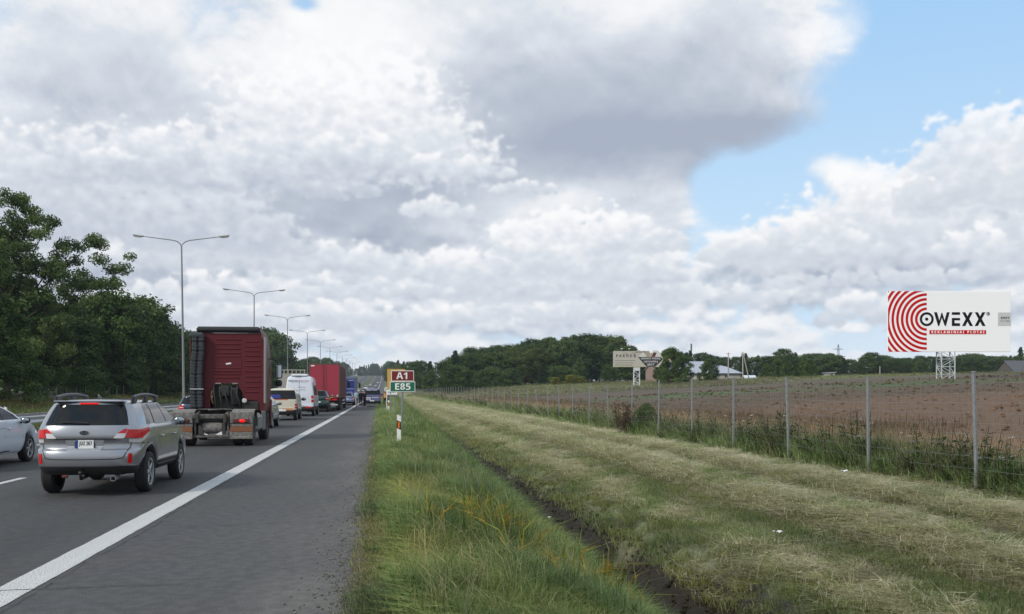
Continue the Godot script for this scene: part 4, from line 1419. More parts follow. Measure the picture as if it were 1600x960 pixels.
func build_guardrail() -> void:
	var o := thing("guardrail", "long galvanised steel guardrail along the grassy median", "guardrail")
	var m := mat("rail_zinc", Color(0.50, 0.51, 0.52), 0.45, 0.25)
	var prof := [Vector2(0.00, 0.75), Vector2(0.045, 0.735), Vector2(0.05, 0.69), Vector2(0.015, 0.645), Vector2(-0.01, 0.61), Vector2(-0.01, 0.575), Vector2(0.015, 0.54), Vector2(0.05, 0.495), Vector2(0.045, 0.45), Vector2(0.0, 0.435)]
	var pg := Geo.new()
	pg.box(Vector3(-0.06, 0.33, 0), Vector3(0.10, 0.86, 0.055), 0.006)
	pg.box(Vector3(-0.015, 0.60, 0), Vector3(0.07, 0.18, 0.10), 0.006)
	var pm := pg.mesh(m)
	for side in [0.0, PI]:
		for n in 76:
			var s := 20.0 + n * 4.0
			var g := Geo.new()
			var rows := []
			for e in [0.0, 4.06]:
				var row := PackedVector3Array()
				for q in prof:
					row.append(Vector3(q.x + 0.012 * (e / 4.06) + 0.04, q.y, -e))
				rows.append(row)
			g.grid(rows, true)
			if side > 0.0 and n > 45:
				break
			var b := part(o, "beam", g, m)
			var here := at(-14.6 + (0.0 if side == 0.0 else -0.34), s)
			var next := at(-14.6, s + 4.0)
			b.position = here
			if side > 0.0:
				b.position = at(-14.94, s + 4.0)
				b.rotation.y = PI
			b.rotation.x = atan2(next.y - here.y, 4.0) * (1.0 if side == 0.0 else -1.0)
			if side == 0.0:
				var p := part(o, "post", pm, null)
				p.position = here


func build_lamps() -> void:
	var g := Geo.new()
	g.tube(PackedVector3Array([Vector3(0, -0.3, 0), Vector3(0, 1.2, 0), Vector3(0, 1.25, 0), Vector3(0, 13.0, 0)]), PackedFloat32Array([0.125, 0.12, 0.10, 0.055]), 12)
	var m := steel()
	var lamp0: Node3D
	for n in 12:
		var s := 76.7 + n * 40.2
		var label: String
		if n < 6:
			label = ["nearest", "second nearest", "third", "fourth", "fifth", "sixth"][n] + " tall double-armed street lamp of the row on the motorway median"
		else:
			label = ["seventh", "eighth", "ninth", "tenth", "eleventh", "farthest"][n - 6] + " double-armed street lamp on the median, far up where the road climbs"
		if n == 0:
			lamp0 = thing("street_lamp", label, "street lamp", Vector3.ZERO, 0.0, "street lamps along the median")
			part(lamp0, "pole", g, m)
			for sd in [-1.0, 1.0]:
				var a := Geo.new()
				a.tube(PackedVector3Array([Vector3(0, 12.9, 0), Vector3(sd * 0.10, 13.12, 0), Vector3(sd * 0.32, 13.30, 0), Vector3(sd * 0.62, 13.39, 0), Vector3(sd * 1.6, 13.52, 0), Vector3(sd * 2.85, 13.68, 0)]), PackedFloat32Array([0.045, 0.042, 0.04, 0.038, 0.034, 0.03]), 8)
				part(lamp0, "arm", a, m)
				var h := Geo.new()
				h.X = Transform3D(Basis(Vector3.BACK, sd * 0.13), Vector3(sd * 3.2, 13.74, 0))
				h.box(Vector3(0, 0, 0), Vector3(0.80, 0.13, 0.30), 0.05)
				var head := part(lamp0, "lamp_head", h, mat("lamp_housing", Color(0.45, 0.46, 0.46), 0.5))
				var l := Geo.new()
				l.X = Transform3D(Basis(Vector3.BACK, sd * 0.13), Vector3(sd * 3.25, 13.67, 0))
				l.box(Vector3(0, -0.02, 0), Vector3(0.52, 0.07, 0.22), 0.03)
				part(head, "glass_bowl", l, mat("lamp_bowl", Color(0.62, 0.60, 0.52), 0.2))
			lamp0.position = at(-15.3, s)
			lamp0.rotation.z = 0.014
		else:
			var c := copy(lamp0, "street_lamp", label)
			c.position = at(-15.3, s)
			c.rotation.z = rng.randf_range(-0.006, 0.008)
			c.rotation.y = rng.randf_range(-0.05, 0.05)


func build_delineators() -> void:
	var white := mat("post_plastic", Color(0.74, 0.74, 0.72), 0.45)
	var black := mat("post_black", Color(0.018, 0.018, 0.02), 0.5)
	var orange := mat("reflector_orange", Color(0.75, 0.16, 0.015), 0.2)
	var g := Geo.new()
	g.prism(PackedVector2Array([Vector2(-0.06, -0.2), Vector2(0.06, -0.2), Vector2(0.06, 0.97), Vector2(-0.06, 1.02)]), -0.035, 0.035)
	var b := Geo.new()
	b.prism(PackedVector2Array([Vector2(-0.063, 0.60), Vector2(0.063, 0.54), Vector2(0.063, 0.79), Vector2(-0.063, 0.85)]), -0.038, 0.038)
	var f := Geo.new()
	f.prism(rect2(-0.026, 0.60, 0.026, 0.79), 0.038, 0.046)
	var w := Geo.new()
	w.prism(rect2(-0.026, 0.60, 0.026, 0.79), -0.046, -0.038)
	var d0 := thing("delineator_post", "nearest white marker post with orange reflector on the right verge", "marker post", at(0.46, 30.2), -0.1, "marker posts along the verges")
	part(d0, "post", g, white)
	part(d0, "black_band", b, black)
	part(d0, "reflector", f, orange)
	part(d0, "rear_reflector", w, white)
	var more := [[0.35, 75.6, "white marker post on the right verge beyond the road number sign"], [0.3, 108.0, "far white marker post beside the white direction board"], [-17.8, 48.3, "white marker post beyond the guardrail above the pale sedan"], [-17.9, 76.0, "white marker post beyond the guardrail above the silver wagon's mirror"],
		[0.4, 160.0, "distant white marker post on the right verge near the parked van"]]
	for q in more:
		var c := copy(d0, "delineator_post", q[2])
		c.position = at(q[0], q[1])


func sign_posts(o: Node3D, xs: Array, h: float, r := 0.035) -> void:
	for x in xs:
		var g := Geo.new()
		g.cyl(Vector3(x, -0.4, -0.05), Vector3(x, h, -0.05), r, r, 10)
		part(o, "post", g, steel())


func plate(o: Node3D, called: String, x0: float, y0: float, x1: float, y1: float, face: Material, rim: Material, border := 0.03, z := 0.0) -> MeshInstance3D:
	var g := Geo.new()
	g.box(Vector3((x0 + x1) / 2, (y0 + y1) / 2, z), Vector3(x1 - x0, y1 - y0, 0.024), 0.006)
	var p := part(o, called, g, rim)
	var f := Geo.new()
	f.box(Vector3((x0 + x1) / 2, (y0 + y1) / 2, z + 0.013), Vector3(x1 - x0 - border * 2, y1 - y0 - border * 2, 0.006), 0.0)
	part(p, "face", f, face)
	return p


func build_signs() -> void:
	var white := mat("sign_white", Color(0.80, 0.80, 0.78), 0.4)
	var grey := mat("sign_back", Color(0.30, 0.31, 0.32), 0.5, 0.3)
	# road numbers
	var o := thing("route_sign", "red A1 plate above a green E85 plate on one steel post", "road sign", at(0.83, 45.3), -0.04)
	var base := o.position.y
	sign_posts(o, [0.0], 2.62 - base)
	var y0 := 1.70 - base
	var e := plate(o, "green_plate", -0.56, y0, 0.62, y0 + 0.485, mat("sign_green", Color(0.005, 0.13, 0.075), 0.4), white, 0.028)
	words(e, "lettering", "E85", 0.30, Vector3(0.03, y0 + 0.2425, 0.022), white, "Droid Sans", true, 1.12)
	var a := plate(o, "red_plate", -0.50, y0 + 0.50, 0.56, y0 + 0.50 + 0.50, mat("sign_red", Color(0.165, 0.014, 0.012), 0.4), white, 0.028)
	words(a, "lettering", "A1", 0.31, Vector3(0.03, y0 + 0.75, 0.022), white, "Droid Sans", true, 1.12)
	# ochre board behind
	o = thing("ochre_board", "tall plain ochre board half hidden behind the A1 plate", "road sign", at(0.72, 62.4), -0.03)
	base = o.position.y
	sign_posts(o, [-0.3, 0.5], 3.05 - base, 0.03)
	plate(o, "board", -0.52, 1.85 - base, 0.62, 3.17 - base, mat("sign_ochre", Color(0.55, 0.33, 0.085), 0.5), mat("sign_ochre_rim", Color(0.48, 0.28, 0.07), 0.5), 0.02)
	# white direction board
	o = thing("direction_board", "small white board with one line of grey writing beside the ochre board", "road sign", at(0.56, 75.6), -0.03)
	base = o.position.y
	sign_posts(o, [-0.25, 0.3], 1.85 - base, 0.028)
	var d := plate(o, "board", -0.37, 1.45 - base, 0.46, 1.85 - base, white, white, 0.03)
	var bars := Geo.new()
	for k in 9:
		bars.box(Vector3(-0.24 + k * 0.07, 1.66 - base, 0.019), Vector3(0.05, 0.075 + 0.03 * float(k % 3 == 0), 0.005))
	part(d, "faded_writing", bars, mat("print_grey", Color(0.16, 0.17, 0.19), 0.6))
	# round sign seen by its rim
	o = thing("round_sign", "small round sign with white rim on a white post beside the direction board", "road sign", at(0.22, 79.5), 0.0)
	base = o.position.y
	var pg := Geo.new()
	pg.cyl(Vector3(0, -0.3, -0.04), Vector3(0, 1.9 - base, -0.04), 0.03, 0.03, 8)
	part(o, "post", pg, white)
	var rg := Geo.new()
	rg.lathe([Vector2(0.0, -0.012), Vector2(0.20, -0.012), Vector2(0.20, 0.012), Vector2(0.15, 0.016), Vector2(0.0, 0.016)], Vector3(0, 1.88 - base, 0), Vector3.BACK, 24)
	part(o, "disc", rg, white)
	var rd := Geo.new()
	rd.lathe([Vector2(0.15, 0.017), Vector2(0.15, 0.021), Vector2(0.0, 0.021)], Vector3(0, 1.88 - base, 0), Vector3.BACK, 24)
	part(o, "face", rd, mat("sign_face_grey", Color(0.42, 0.42, 0.42), 0.5))
	# small far signs on the right of the climb
	o = thing("far_sign", "far small white sign on a post at the edge of the right-hand wood", "road sign", at(2.6, 215.0), 0.0)
	sign_posts(o, [0.0], 3.4)
	plate(o, "board", -0.8, 2.7, 0.8, 3.3, white, white, 0.03)


func lattice(g: Geo, x0: float, x1: float, z0: float, z1: float, y0: float, y1: float, bays: int, t: float) -> void:
	for x in [x0, x1]:
		for z in [z0, z1]:
			g.box(Vector3(x, (y0 + y1) / 2, z), Vector3(t, y1 - y0, t), 0.01)
	for b in bays:
		var a := lerpf(y0, y1, float(b) / bays)
		var c := lerpf(y0, y1, float(b + 1) / bays)
		var up := b % 2 == 0
		for z in [z0, z1]:
			g.cyl(Vector3(x0, a if up else c, z), Vector3(x1, c if up else a, z), t * 0.32, t * 0.32, 6)
			g.cyl(Vector3(x0, c, z), Vector3(x1, c, z), t * 0.32, t * 0.32, 6)
		for x in [x0, x1]:
			g.cyl(Vector3(x, a if up else c, z0), Vector3(x, c if up else a, z1), t * 0.32, t * 0.32, 6)
			g.cyl(Vector3(x, c, z0), Vector3(x, c, z1), t * 0.32, t * 0.32, 6)


func build_boards() -> void:
	# large white and red board on a lattice mast
	var here := at(54.9, 87.5)
	var o := thing("billboard", "large white billboard with red rings and OWEXX in black, on a lattice mast", "billboard", here, -0.1326)
	var y0 := 5.60 - here.y
	var W := 12.03
	var H := 5.95
	var x0 := -6.02
	var g := Geo.new()
	g.box(Vector3(0, y0 + H / 2, -0.16), Vector3(W, H, 0.30), 0.02)
	var bd := part(o, "panel", g, mat("board_white", Color(0.95, 0.95, 0.95), 0.5))
	var fr := Geo.new()
	for k in 5:
		fr.box(Vector3(-5.0 + k * 2.5, y0 + H / 2, -0.42), Vector3(0.12, H * 0.98, 0.2), 0.01)
	for k in 3:
		fr.box(Vector3(0, y0 + 0.6 + k * (H - 1.2) / 2, -0.58), Vector3(W * 0.98, 0.14, 0.12), 0.01)
	part(o, "back_frame", fr, steel())
	var m := Geo.new()
	lattice(m, -0.75, 0.55, -1.15, -0.05, -0.3, y0 + 0.05, 4, 0.10)
	part(o, "lattice_mast", m, mat("mast_paint", Color(0.52, 0.54, 0.55), 0.5, 0.1))
	# print: everything in metres from the panel's upper left corner
	var u := 0.0627
	var red := mat("print_red", Color(0.56, 0.008, 0.012), 0.5)
	var black := mat("print_black", Color(0.012, 0.012, 0.014), 0.5)
	for q in [red, black, bd.mesh.surface_get_material(0)]:
		q.metallic_specular = 0.12
	var oc := Vector2(60.5 * u, -43.8 * u)
	var put := func(polys: Array, called: String, mm: Material, z := 0.0) -> void:
		var pg := Geo.new()
		pg.X = Transform3D(Basis(), Vector3(x0, y0 + H, 0))
		for p in polys:
			pg.prism(p, -0.006 + z, 0.008 + z)
		part(bd, called, pg, mm)
	var field_ := rect2(0.004, -H + 0.004, 60.7 * u, -0.004)
	for k in 10:
		var r0 := 0.905 + k * 0.462
		var pieces := Geometry2D.intersect_polygons(arc_ring(oc, r0, r0 + 0.24, PI * 0.5, PI * 1.5, 48), field_)
		if not pieces.is_empty():
			put.call(pieces, "red_ring", red)
	var px := func(a: float, b: float) -> Vector2: return Vector2((49.0 + a / 10.0) * u, -(15.0 + b / 10.0) * u)
	put.call([arc_ring(oc, 0.46, 0.68, 0.0, TAU, 48)], "letter_ring", black, 0.003)
	put.call([disc2(oc, 0.155)], "letter_dot", black)
	put.call([PackedVector2Array([px.call(230, 180), px.call(275, 180), px.call(312, 310), px.call(345, 190), px.call(360, 190), px.call(394, 310), px.call(430, 180), px.call(473, 180), px.call(415, 395), px.call(397, 395), px.call(352, 265), px.call(310, 395), px.call(292, 395)])], "letter", black)
	put.call([PackedVector2Array([px.call(508, 180), px.call(635, 180), px.call(635, 220), px.call(508, 220)]), PackedVector2Array([px.call(508, 270), px.call(635, 270), px.call(635, 306), px.call(550, 306), px.call(550, 352), px.call(635, 352), px.call(635, 395), px.call(508, 395)])], "letter", black)
	for q in [670.0, 867.0]:
		put.call([PackedVector2Array([px.call(q, 180), px.call(q + 48, 180), px.call(q + 82, 244), px.call(q + 116, 180), px.call(q + 164, 180), px.call(q + 109, 285), px.call(q + 168, 395), px.call(q + 118, 395), px.call(q + 82, 325), px.call(q + 48, 395), px.call(q - 2, 395), px.call(q + 56, 285)])], "letter", black)
	var rc: Vector2 = px.call(1075, 205)
	put.call([arc_ring(rc, 0.135, 0.175, 0.0, TAU, 24)], "mark_ring", black)
	var at_panel := func(v: Vector2, z := 0.012) -> Vector3: return Vector3(x0 + v.x, y0 + H + v.y, z)
	words(bd, "mark_letter", "R", 0.19, at_panel.call(rc), black, "Droid Sans", true)
	put.call([PackedVector2Array([px.call(158, 460), px.call(1043, 460), px.call(1043, 523), px.call(158, 523)])], "red_bar", red)
	words(bd, "lettering", "R E K L A M I N I A I   P L O T A I", 0.255, at_panel.call(px.call(600, 491)), mat("board_white", Color()), "Droid Sans", true, 1.0)
	put.call([PackedVector2Array([px.call(1228, 183), px.call(1434, 183), px.call(1434, 392), px.call(1228, 392)])], "grey_square", mat("print_light_grey", Color(0.58, 0.58, 0.58), 0.5))
	words(bd, "lettering", "EASY", 0.20, at_panel.call(px.call(1338, 268)), black, "Droid Sans", true, 1.35)
	words(bd, "lettering", "TO SEE", 0.20, at_panel.call(px.call(1338, 318)), mat("print_grey", Color()), "Droid Sans", false, 1.15)
	# exhibition board
	here = at(44.6, 165.6)
	o = thing("exhibition_billboard", "beige billboard reading PARODA with a dark wedge and cut-out gable shapes", "billboard", here, -0.1326)
	y0 = 6.05 - here.y
	var k := 0.00944
	var q2 := func(a: float, b: float) -> Vector2: return Vector2((a - 690.0) * k, y0 + (525.0 - b) * k)
	var beige := mat("board_beige", Color(0.46, 0.435, 0.37), 0.6)
	var pg2 := Geo.new()
	pg2.prism(PackedVector2Array([q2.call(225, 525), q2.call(225, 225), q2.call(905, 225), q2.call(940, 300), q2.call(985, 215), q2.call(1060, 215), q2.call(1110, 260), q2.call(1160, 380), q2.call(1150, 420), q2.call(1080, 525)]), -0.25, 0.0)
	var b2 := part(o, "panel", pg2, beige)
	var poly := func(pts: Array, called: String, mm: Material, z := 0.0) -> void:
		var gg := Geo.new()
		var pp := PackedVector2Array()
		for t in pts:
			pp.append(q2.call(t[0], t[1]))
		gg.prism(pp, -0.004 + z, 0.010 + z)
		part(b2, called, gg, mm)
	var dark := mat("board_dark", Color(0.022, 0.026, 0.030), 0.5)
	var pale := mat("board_pale", Color(0.62, 0.60, 0.56), 0.5)
	poly.call([[690, 338], [1120, 338], [1158, 385], [1010, 521], [850, 521]], "dark_wedge", dark)
	poly.call([[640, 228], [905, 228], [860, 262], [640, 262]], "brown_band", mat("board_brown", Color(0.30, 0.25, 0.20), 0.6), 0.001)
	poly.call([[708, 333], [785, 240], [850, 333]], "pale_gable", pale, 0.004)
	poly.call([[815, 245], [895, 235], [930, 333], [862, 333]], "tan_gable", mat("board_tan", Color(0.36, 0.29, 0.22), 0.6), 0.005)
	poly.call([[940, 333], [985, 252], [1040, 252], [1008, 333]], "maroon_gable", mat("board_maroon", Color(0.10, 0.022, 0.022), 0.6), 0.006)
	poly.call([[1012, 333], [1048, 255], [985, 250], [1000, 218], [1050, 218], [1108, 262], [1118, 333]], "white_gable", pale, 0.007)
	poly.call([[232, 520], [232, 505], [820, 505], [836, 520]], "yellow_strip", mat("board_olive", Color(0.46, 0.44, 0.26), 0.6), 0.001)
	var v3 := func(a: float, b: float) -> Vector3:
		var t: Vector2 = q2.call(a, b)
		return Vector3(t.x, t.y, 0.016)
	words(b2, "lettering", "P A R O D A", 0.52, v3.call(462, 316), mat("print_dark", Color(0.07, 0.07, 0.07), 0.6), "Droid Sans", true, 0.93)
	words(b2, "lettering", "RINKIS PREKĘ", 0.30, v3.call(930, 366), pale, "Droid Sans", true, 1.25)
	words(b2, "lettering", "LIETUVIŠKĄ", 0.30, v3.call(932, 424), pale, "Droid Sans", true, 1.1)
	words(b2, "lettering", "2017", 0.38, v3.call(928, 480), pale, "Droid Sans", true, 1.15)
	var lines := Geo.new()
	var r := RandomNumberGenerator.new()
	r.seed = 31
	for row in [[258, 640, 402, 0.15], [258, 590, 446, 0.12], [258, 580, 488, 0.17]]:
		var xx: float = row[0]
		while xx < row[1]:
			var wl := r.randf_range(9, 26)
			var c: Vector2 = q2.call(xx + wl / 2, row[2])
			lines.box(Vector3(c.x, c.y, 0.008), Vector3(wl * k, row[3] * r.randf_range(0.75, 1.0), 0.012))
			xx += wl + r.randf_range(4, 8)
	part(b2, "faded_writing", lines, mat("print_mid", Color(0.22, 0.21, 0.18), 0.6))
	var cap := Geo.new()
	cap.box(Vector3(-0.18, y0 - 0.36, -0.5), Vector3(1.12, 0.6, 0.9), 0.02)
	part(o, "pillar_head", cap, mat("board_pillar", Color(0.60, 0.62, 0.63), 0.6))
	var lm := Geo.new()
	lattice(lm, -0.68, 0.32, -0.9, -0.1, -0.3, y0 - 0.66, 4, 0.12)
	part(o, "lattice_pillar", lm, mats["board_pillar"])
	var sp := Geo.new()
	for sx in [-2.95, -1.6]:
		sp.cyl(Vector3(sx, y0 + 2.83, -0.1), Vector3(sx, y0 + 3.2, 0.7), 0.03, 0.03, 6)
		sp.box(Vector3(sx, y0 + 3.22, 0.8), Vector3(0.4, 0.14, 0.25), 0.03)
	part(o, "floodlight", sp, mat("board_pillar", Color()))


func gable_house(o: Node3D, L: float, D: float, eave: float, ridge: float, wall: Material, roof: Material, over := 0.3) -> void:
	var g := Geo.new()
	g.box(Vector3(0, eave / 2 - 0.2, 0), Vector3(L, eave + 0.4, D))
	for s in [-1.0, 1.0]:
		var a := Vector3(s * L / 2, eave, -D / 2)
		var b := Vector3(s * L / 2, eave, D / 2)
		var t := Vector3(s * L / 2, ridge, 0)
		if s > 0:
			g.tri(b, a, t)
		else:
			g.tri(a, b, t)
	part(o, "wall", g, wall)
	for s in [-1.0, 1.0]:
		var r := Geo.new()
		var slope := Vector3(0, eave - ridge, s * D / 2)
		var low := Vector3(0, ridge, 0) + slope * (1.0 + over / slope.length())
		var n := Vector3(0, D / 2, s * (ridge - eave)).normalized() * 0.10
		var x := L / 2 + over
		var q := [Vector3(-x, ridge, 0), Vector3(x, ridge, 0), Vector3(x, low.y, low.z), Vector3(-x, low.y, low.z)]
		if s > 0:
			r.quad(q[3] + n, q[2] + n, q[1] + n, q[0] + n)
			r.quad(q[3], q[2], q[2] + n, q[3] + n)
			r.quad(q[1], q[1] + n, q[2] + n, q[2]); r.quad(q[0] + n, q[0], q[3], q[3] + n)
		else:
			r.quad(q[0] + n, q[1] + n, q[2] + n, q[3] + n)
			r.quad(q[2], q[3], q[3] + n, q[2] + n)
			r.quad(q[1] + n, q[1], q[2], q[2] + n); r.quad(q[0], q[0] + n, q[3] + n, q[3])
		var ro := part(o, "roof_slope", r, roof)
		var ribs := Geo.new()
		var cnt := int(L / 0.9)
		for k in cnt + 1:
			var xx := -x + 0.1 + (2 * x - 0.2) * k / cnt
			ribs.cyl(Vector3(xx, ridge, 0) + n * 1.1, Vector3(xx, low.y, low.z) + n * 1.1, 0.03, 0.03, 5)
		part(ro, "seam", ribs, roof)


func window(o: Node3D, at_: Vector3, w: float, h: float, frame: Material, turn := 0.0) -> void:
	var g := Geo.new()
	g.box(Vector3(0, 0, 0), Vector3(w, h, 0.10), 0.01)
	var f := part(o, "window", g, frame)
	f.position = at_
	f.rotation.y = turn
	for s in [-1.0, 1.0]:
		var p := Geo.new()
		p.box(Vector3(s * w * 0.235, 0, 0.055), Vector3(w * 0.41, h * 0.84, 0.02))
		part(f, "pane", p, mat("dark_pane", Color(0.02, 0.025, 0.03), 0.08))


func build_buildings() -> void:
	var pale_wall := mat("render_wall", Color(0.48, 0.45, 0.40), 0.9)
	var metal := mat("zinc_roof", Color(0.40, 0.43, 0.48), 0.45, 0.2)
	var frame := mat("window_frame", Color(0.6, 0.6, 0.58), 0.6)
	# long barn with a pale metal roof hipped at its right end
	var o := thing("barn", "long low barn with pale grey metal roof behind the round bushes", "barn", at(70.2, 214.6), -0.13)
	var g := Geo.new()
	g.box(Vector3(2.4, 0.8, 0), Vector3(16.4, 2.4, 9.0))
	part(o, "wall", g, pale_wall)
	var eave := 1.9
	var ridge := 4.75
	var A := [Vector3(-6.3, eave, 4.9), Vector3(11.2, eave, 4.9), Vector3(11.2, eave, -4.9), Vector3(-6.3, eave, -4.9), Vector3(-6.3, ridge, 0), Vector3(3.0, ridge, 0), Vector3(8.6, 3.5, 0)]
	var front := Geo.new()
	front.quad(A[0], A[1], A[5], A[4]); front.tri(A[1], A[6], A[5])
	var rf := part(o, "roof", front, metal)
	var back := Geo.new()
	back.quad(A[2], A[3], A[4], A[5]); back.tri(A[2], A[5], A[6])
	part(o, "roof", back, metal)
	var hip := Geo.new()
	hip.tri(A[1], A[2], A[6]); hip.tri(A[3], A[0], A[4])
	part(o, "roof_end", hip, metal)
	var seams := Geo.new()
	for k in 22:
		var x := -6.0 + k * 0.8
		var top_ := Vector3(x, ridge, 0) if x < 3.0 else Vector3(x, lerpf(ridge, 3.5, (x - 3.0) / 5.6), 0) if x < 8.6 else Vector3(x, eave + 0.05, 4.6)
		seams.cyl(Vector3(x, eave + 0.03, 4.9), top_ + Vector3(0, 0.03, 0), 0.035, 0.035, 5)
	part(rf, "seam", seams, metal)
	var gut := Geo.new()
	gut.box(Vector3(2.45, eave - 0.06, 4.93), Vector3(17.5, 0.16, 0.12), 0.02)
	part(o, "gutter", gut, mat("dark_gutter", Color(0.03, 0.03, 0.035), 0.6))
	for x in [1.0, 4.2, 7.4]:
		window(o, Vector3(x, 1.25, 4.52), 0.9, 0.8, frame)
	var porch := Geo.new()
	porch.box(Vector3(-4.2, 2.75, 5.0), Vector3(2.6, 0.12, 1.8), 0.02)
	porch.box(Vector3(-4.2, 1.7, 5.0), Vector3(2.2, 2.0, 1.4), 0.02)
	part(o, "dormer_porch", porch, mat("brown_boards", Color(0.10, 0.075, 0.06), 0.8))
	# brick house behind the exhibition board
	o = thing("brick_house", "small brick house with tan roof peeping out behind the exhibition billboard", "house", at(70.5, 232.0), 0.5)
	gable_house(o, 9.0, 7.5, 3.0, 6.2, mat("dull_brick", Color(0.24, 0.17, 0.15), 0.9), mat("tan_roof", Color(0.33, 0.25, 0.15), 0.8))
	window(o, Vector3(-2.0, 1.7, 3.76), 1.2, 1.2, frame)
	window(o, Vector3(2.0, 1.7, 3.76), 1.2, 1.2, frame)
	# dark roofed house at the right edge
	o = thing("dark_roofed_house", "house with a steep dark grey roof at the right end of the field", "house", at(152.5, 211.0), -0.13)
	gable_house(o, 11.0, 9.0, 0.9, 3.5, mat("dark_wall", Color(0.10, 0.09, 0.085), 0.9), mat("slate_roof", Color(0.085, 0.085, 0.095), 0.7))
	var ch := Geo.new()
	ch.box(Vector3(-1.9, 2.2, 3.0), Vector3(0.5, 2.6, 0.7), 0.02)
	part(o, "white_pillar", ch, frame)
	window(o, Vector3(2.2, 0.5, 4.52), 1.4, 0.7, frame)
	# small shed
	o = thing("shed", "tiny pale flat-roofed shed right of the wide bushes", "shed", at(128.6, 265.0), -0.13)
	var sh := Geo.new()
	sh.box(Vector3(0, 0.7, 0), Vector3(2.6, 1.6, 2.2), 0.02)
	part(o, "wall", sh, pale_wall)
	var sr := Geo.new()
	sr.X = Transform3D(Basis(Vector3.BACK, 0.06), Vector3(0, 1.62, 0))
	sr.box(Vector3.ZERO, Vector3(3.4, 0.22, 2.9), 0.03)
	part(o, "roof", sr, metal)
	var sd := Geo.new()
	sd.box(Vector3(0.4, 0.6, 1.11), Vector3(0.8, 1.3, 0.04), 0.0)
	part(o, "door", sd, mats["brown_boards"])
	# white trailer beside the bushes
	o = thing("tarpaulin_shed", "small white sloping roof showing between the lone bushes and the poles", "shed", at(85.0, 216.0), -0.13)
	gable_house(o, 2.2, 2.2, 0.5, 1.1, pale_wall, mat("white_sheet", Color(0.62, 0.66, 0.7), 0.5))
	# tall thin chimney, spire, poles and pylon
	o = thing("chimney", "tall thin dark chimney rising over the trees above the barn", "chimney", at(132.0, 402.0))
	var cg := Geo.new()
	cg.tube(PackedVector3Array([Vector3(0, -0.5, 0), Vector3(0, 15.6, 0), Vector3(0, 16.0, 0)]), PackedFloat32Array([0.42, 0.34, 0.38]), 12)
	part(o, "shaft", cg, mat("chimney_steel", Color(0.10, 0.11, 0.125), 0.7))
	var spec := [[76.4, 206.5, "pale concrete utility pole behind the barn's roof", 0.0], [79.2, 205.0, "pale A-shaped concrete utility pole at the barn's right end", 1.0], [128.0, 235.0, "thin pale pole alone at the far edge of the field", 0.0]]
	for q in spec:
		o = thing("utility_pole", q[2], "pole", at(q[0], q[1]))
		var h := 6.3 if q[0] < 100.0 else 2.6
		var ug := Geo.new()
		ug.cyl(Vector3(0, -0.4, 0), Vector3(0, h, 0), 0.17, 0.11, 8)
		part(o, "shaft", ug, mat("pole_concrete", Color(0.36, 0.34, 0.30), 0.9))
		if q[3] > 0.0:
			var st := Geo.new()
			st.cyl(Vector3(1.5, -0.4, 0.2), Vector3(0.1, h * 0.92, 0), 0.14, 0.1, 8)
			part(o, "strut", st, mats["pole_concrete"])
		var ins := Geo.new()
		ins.box(Vector3(0, h - 0.3, 0), Vector3(1.1 if h > 5.0 else 0.3, 0.1, 0.1), 0.01)
		part(o, "crossarm", ins, mats["pole_concrete"])
	o = thing("pylon", "small power pylon with two cross arms above the far tree line", "pylon", at(234.6, 473.0))
	var y := 26.0 - 7.5
	var pyl := Geo.new()
	for sx in [-1.0, 1.0]:
		for sz in [-1.0, 1.0]:
			pyl.cyl(Vector3(sx * 1.6, -0.5, sz * 1.6), Vector3(sx * 0.15, y, sz * 0.15), 0.09, 0.06, 5)
	for k in 9:
		var a := y * k / 9.0
		var b := y * (k + 1) / 9.0
		var ra := lerpf(1.6, 0.15, k / 9.0)
		var rb := lerpf(1.6, 0.15, (k + 1) / 9.0)
		for sg in [-1.0, 1.0]:
			pyl.cyl(Vector3(-ra, a, sg * ra), Vector3(rb, b, sg * rb), 0.05, 0.05, 4)
			pyl.cyl(Vector3(sg * ra, a, ra), Vector3(sg * rb, b, -rb), 0.05, 0.05, 4)
	part(o, "lattice", pyl, mat("pylon_steel", Color(0.13, 0.14, 0.15), 0.7))
	for q in [[0.66, 4.2], [0.86, 2.6]]:
		var ag := Geo.new()
		ag.cyl(Vector3(-q[1], y * q[0], 0), Vector3(q[1], y * q[0], 0), 0.1, 0.1, 5)
		ag.cyl(Vector3(-q[1], y * q[0], 0), Vector3(0, y * q[0] + 0.9, 0), 0.06, 0.06, 4)
		ag.cyl(Vector3(q[1], y * q[0], 0), Vector3(0, y * q[0] + 0.9, 0), 0.06, 0.06, 4)
		part(o, "cross_arm", ag, mats["pylon_steel"])


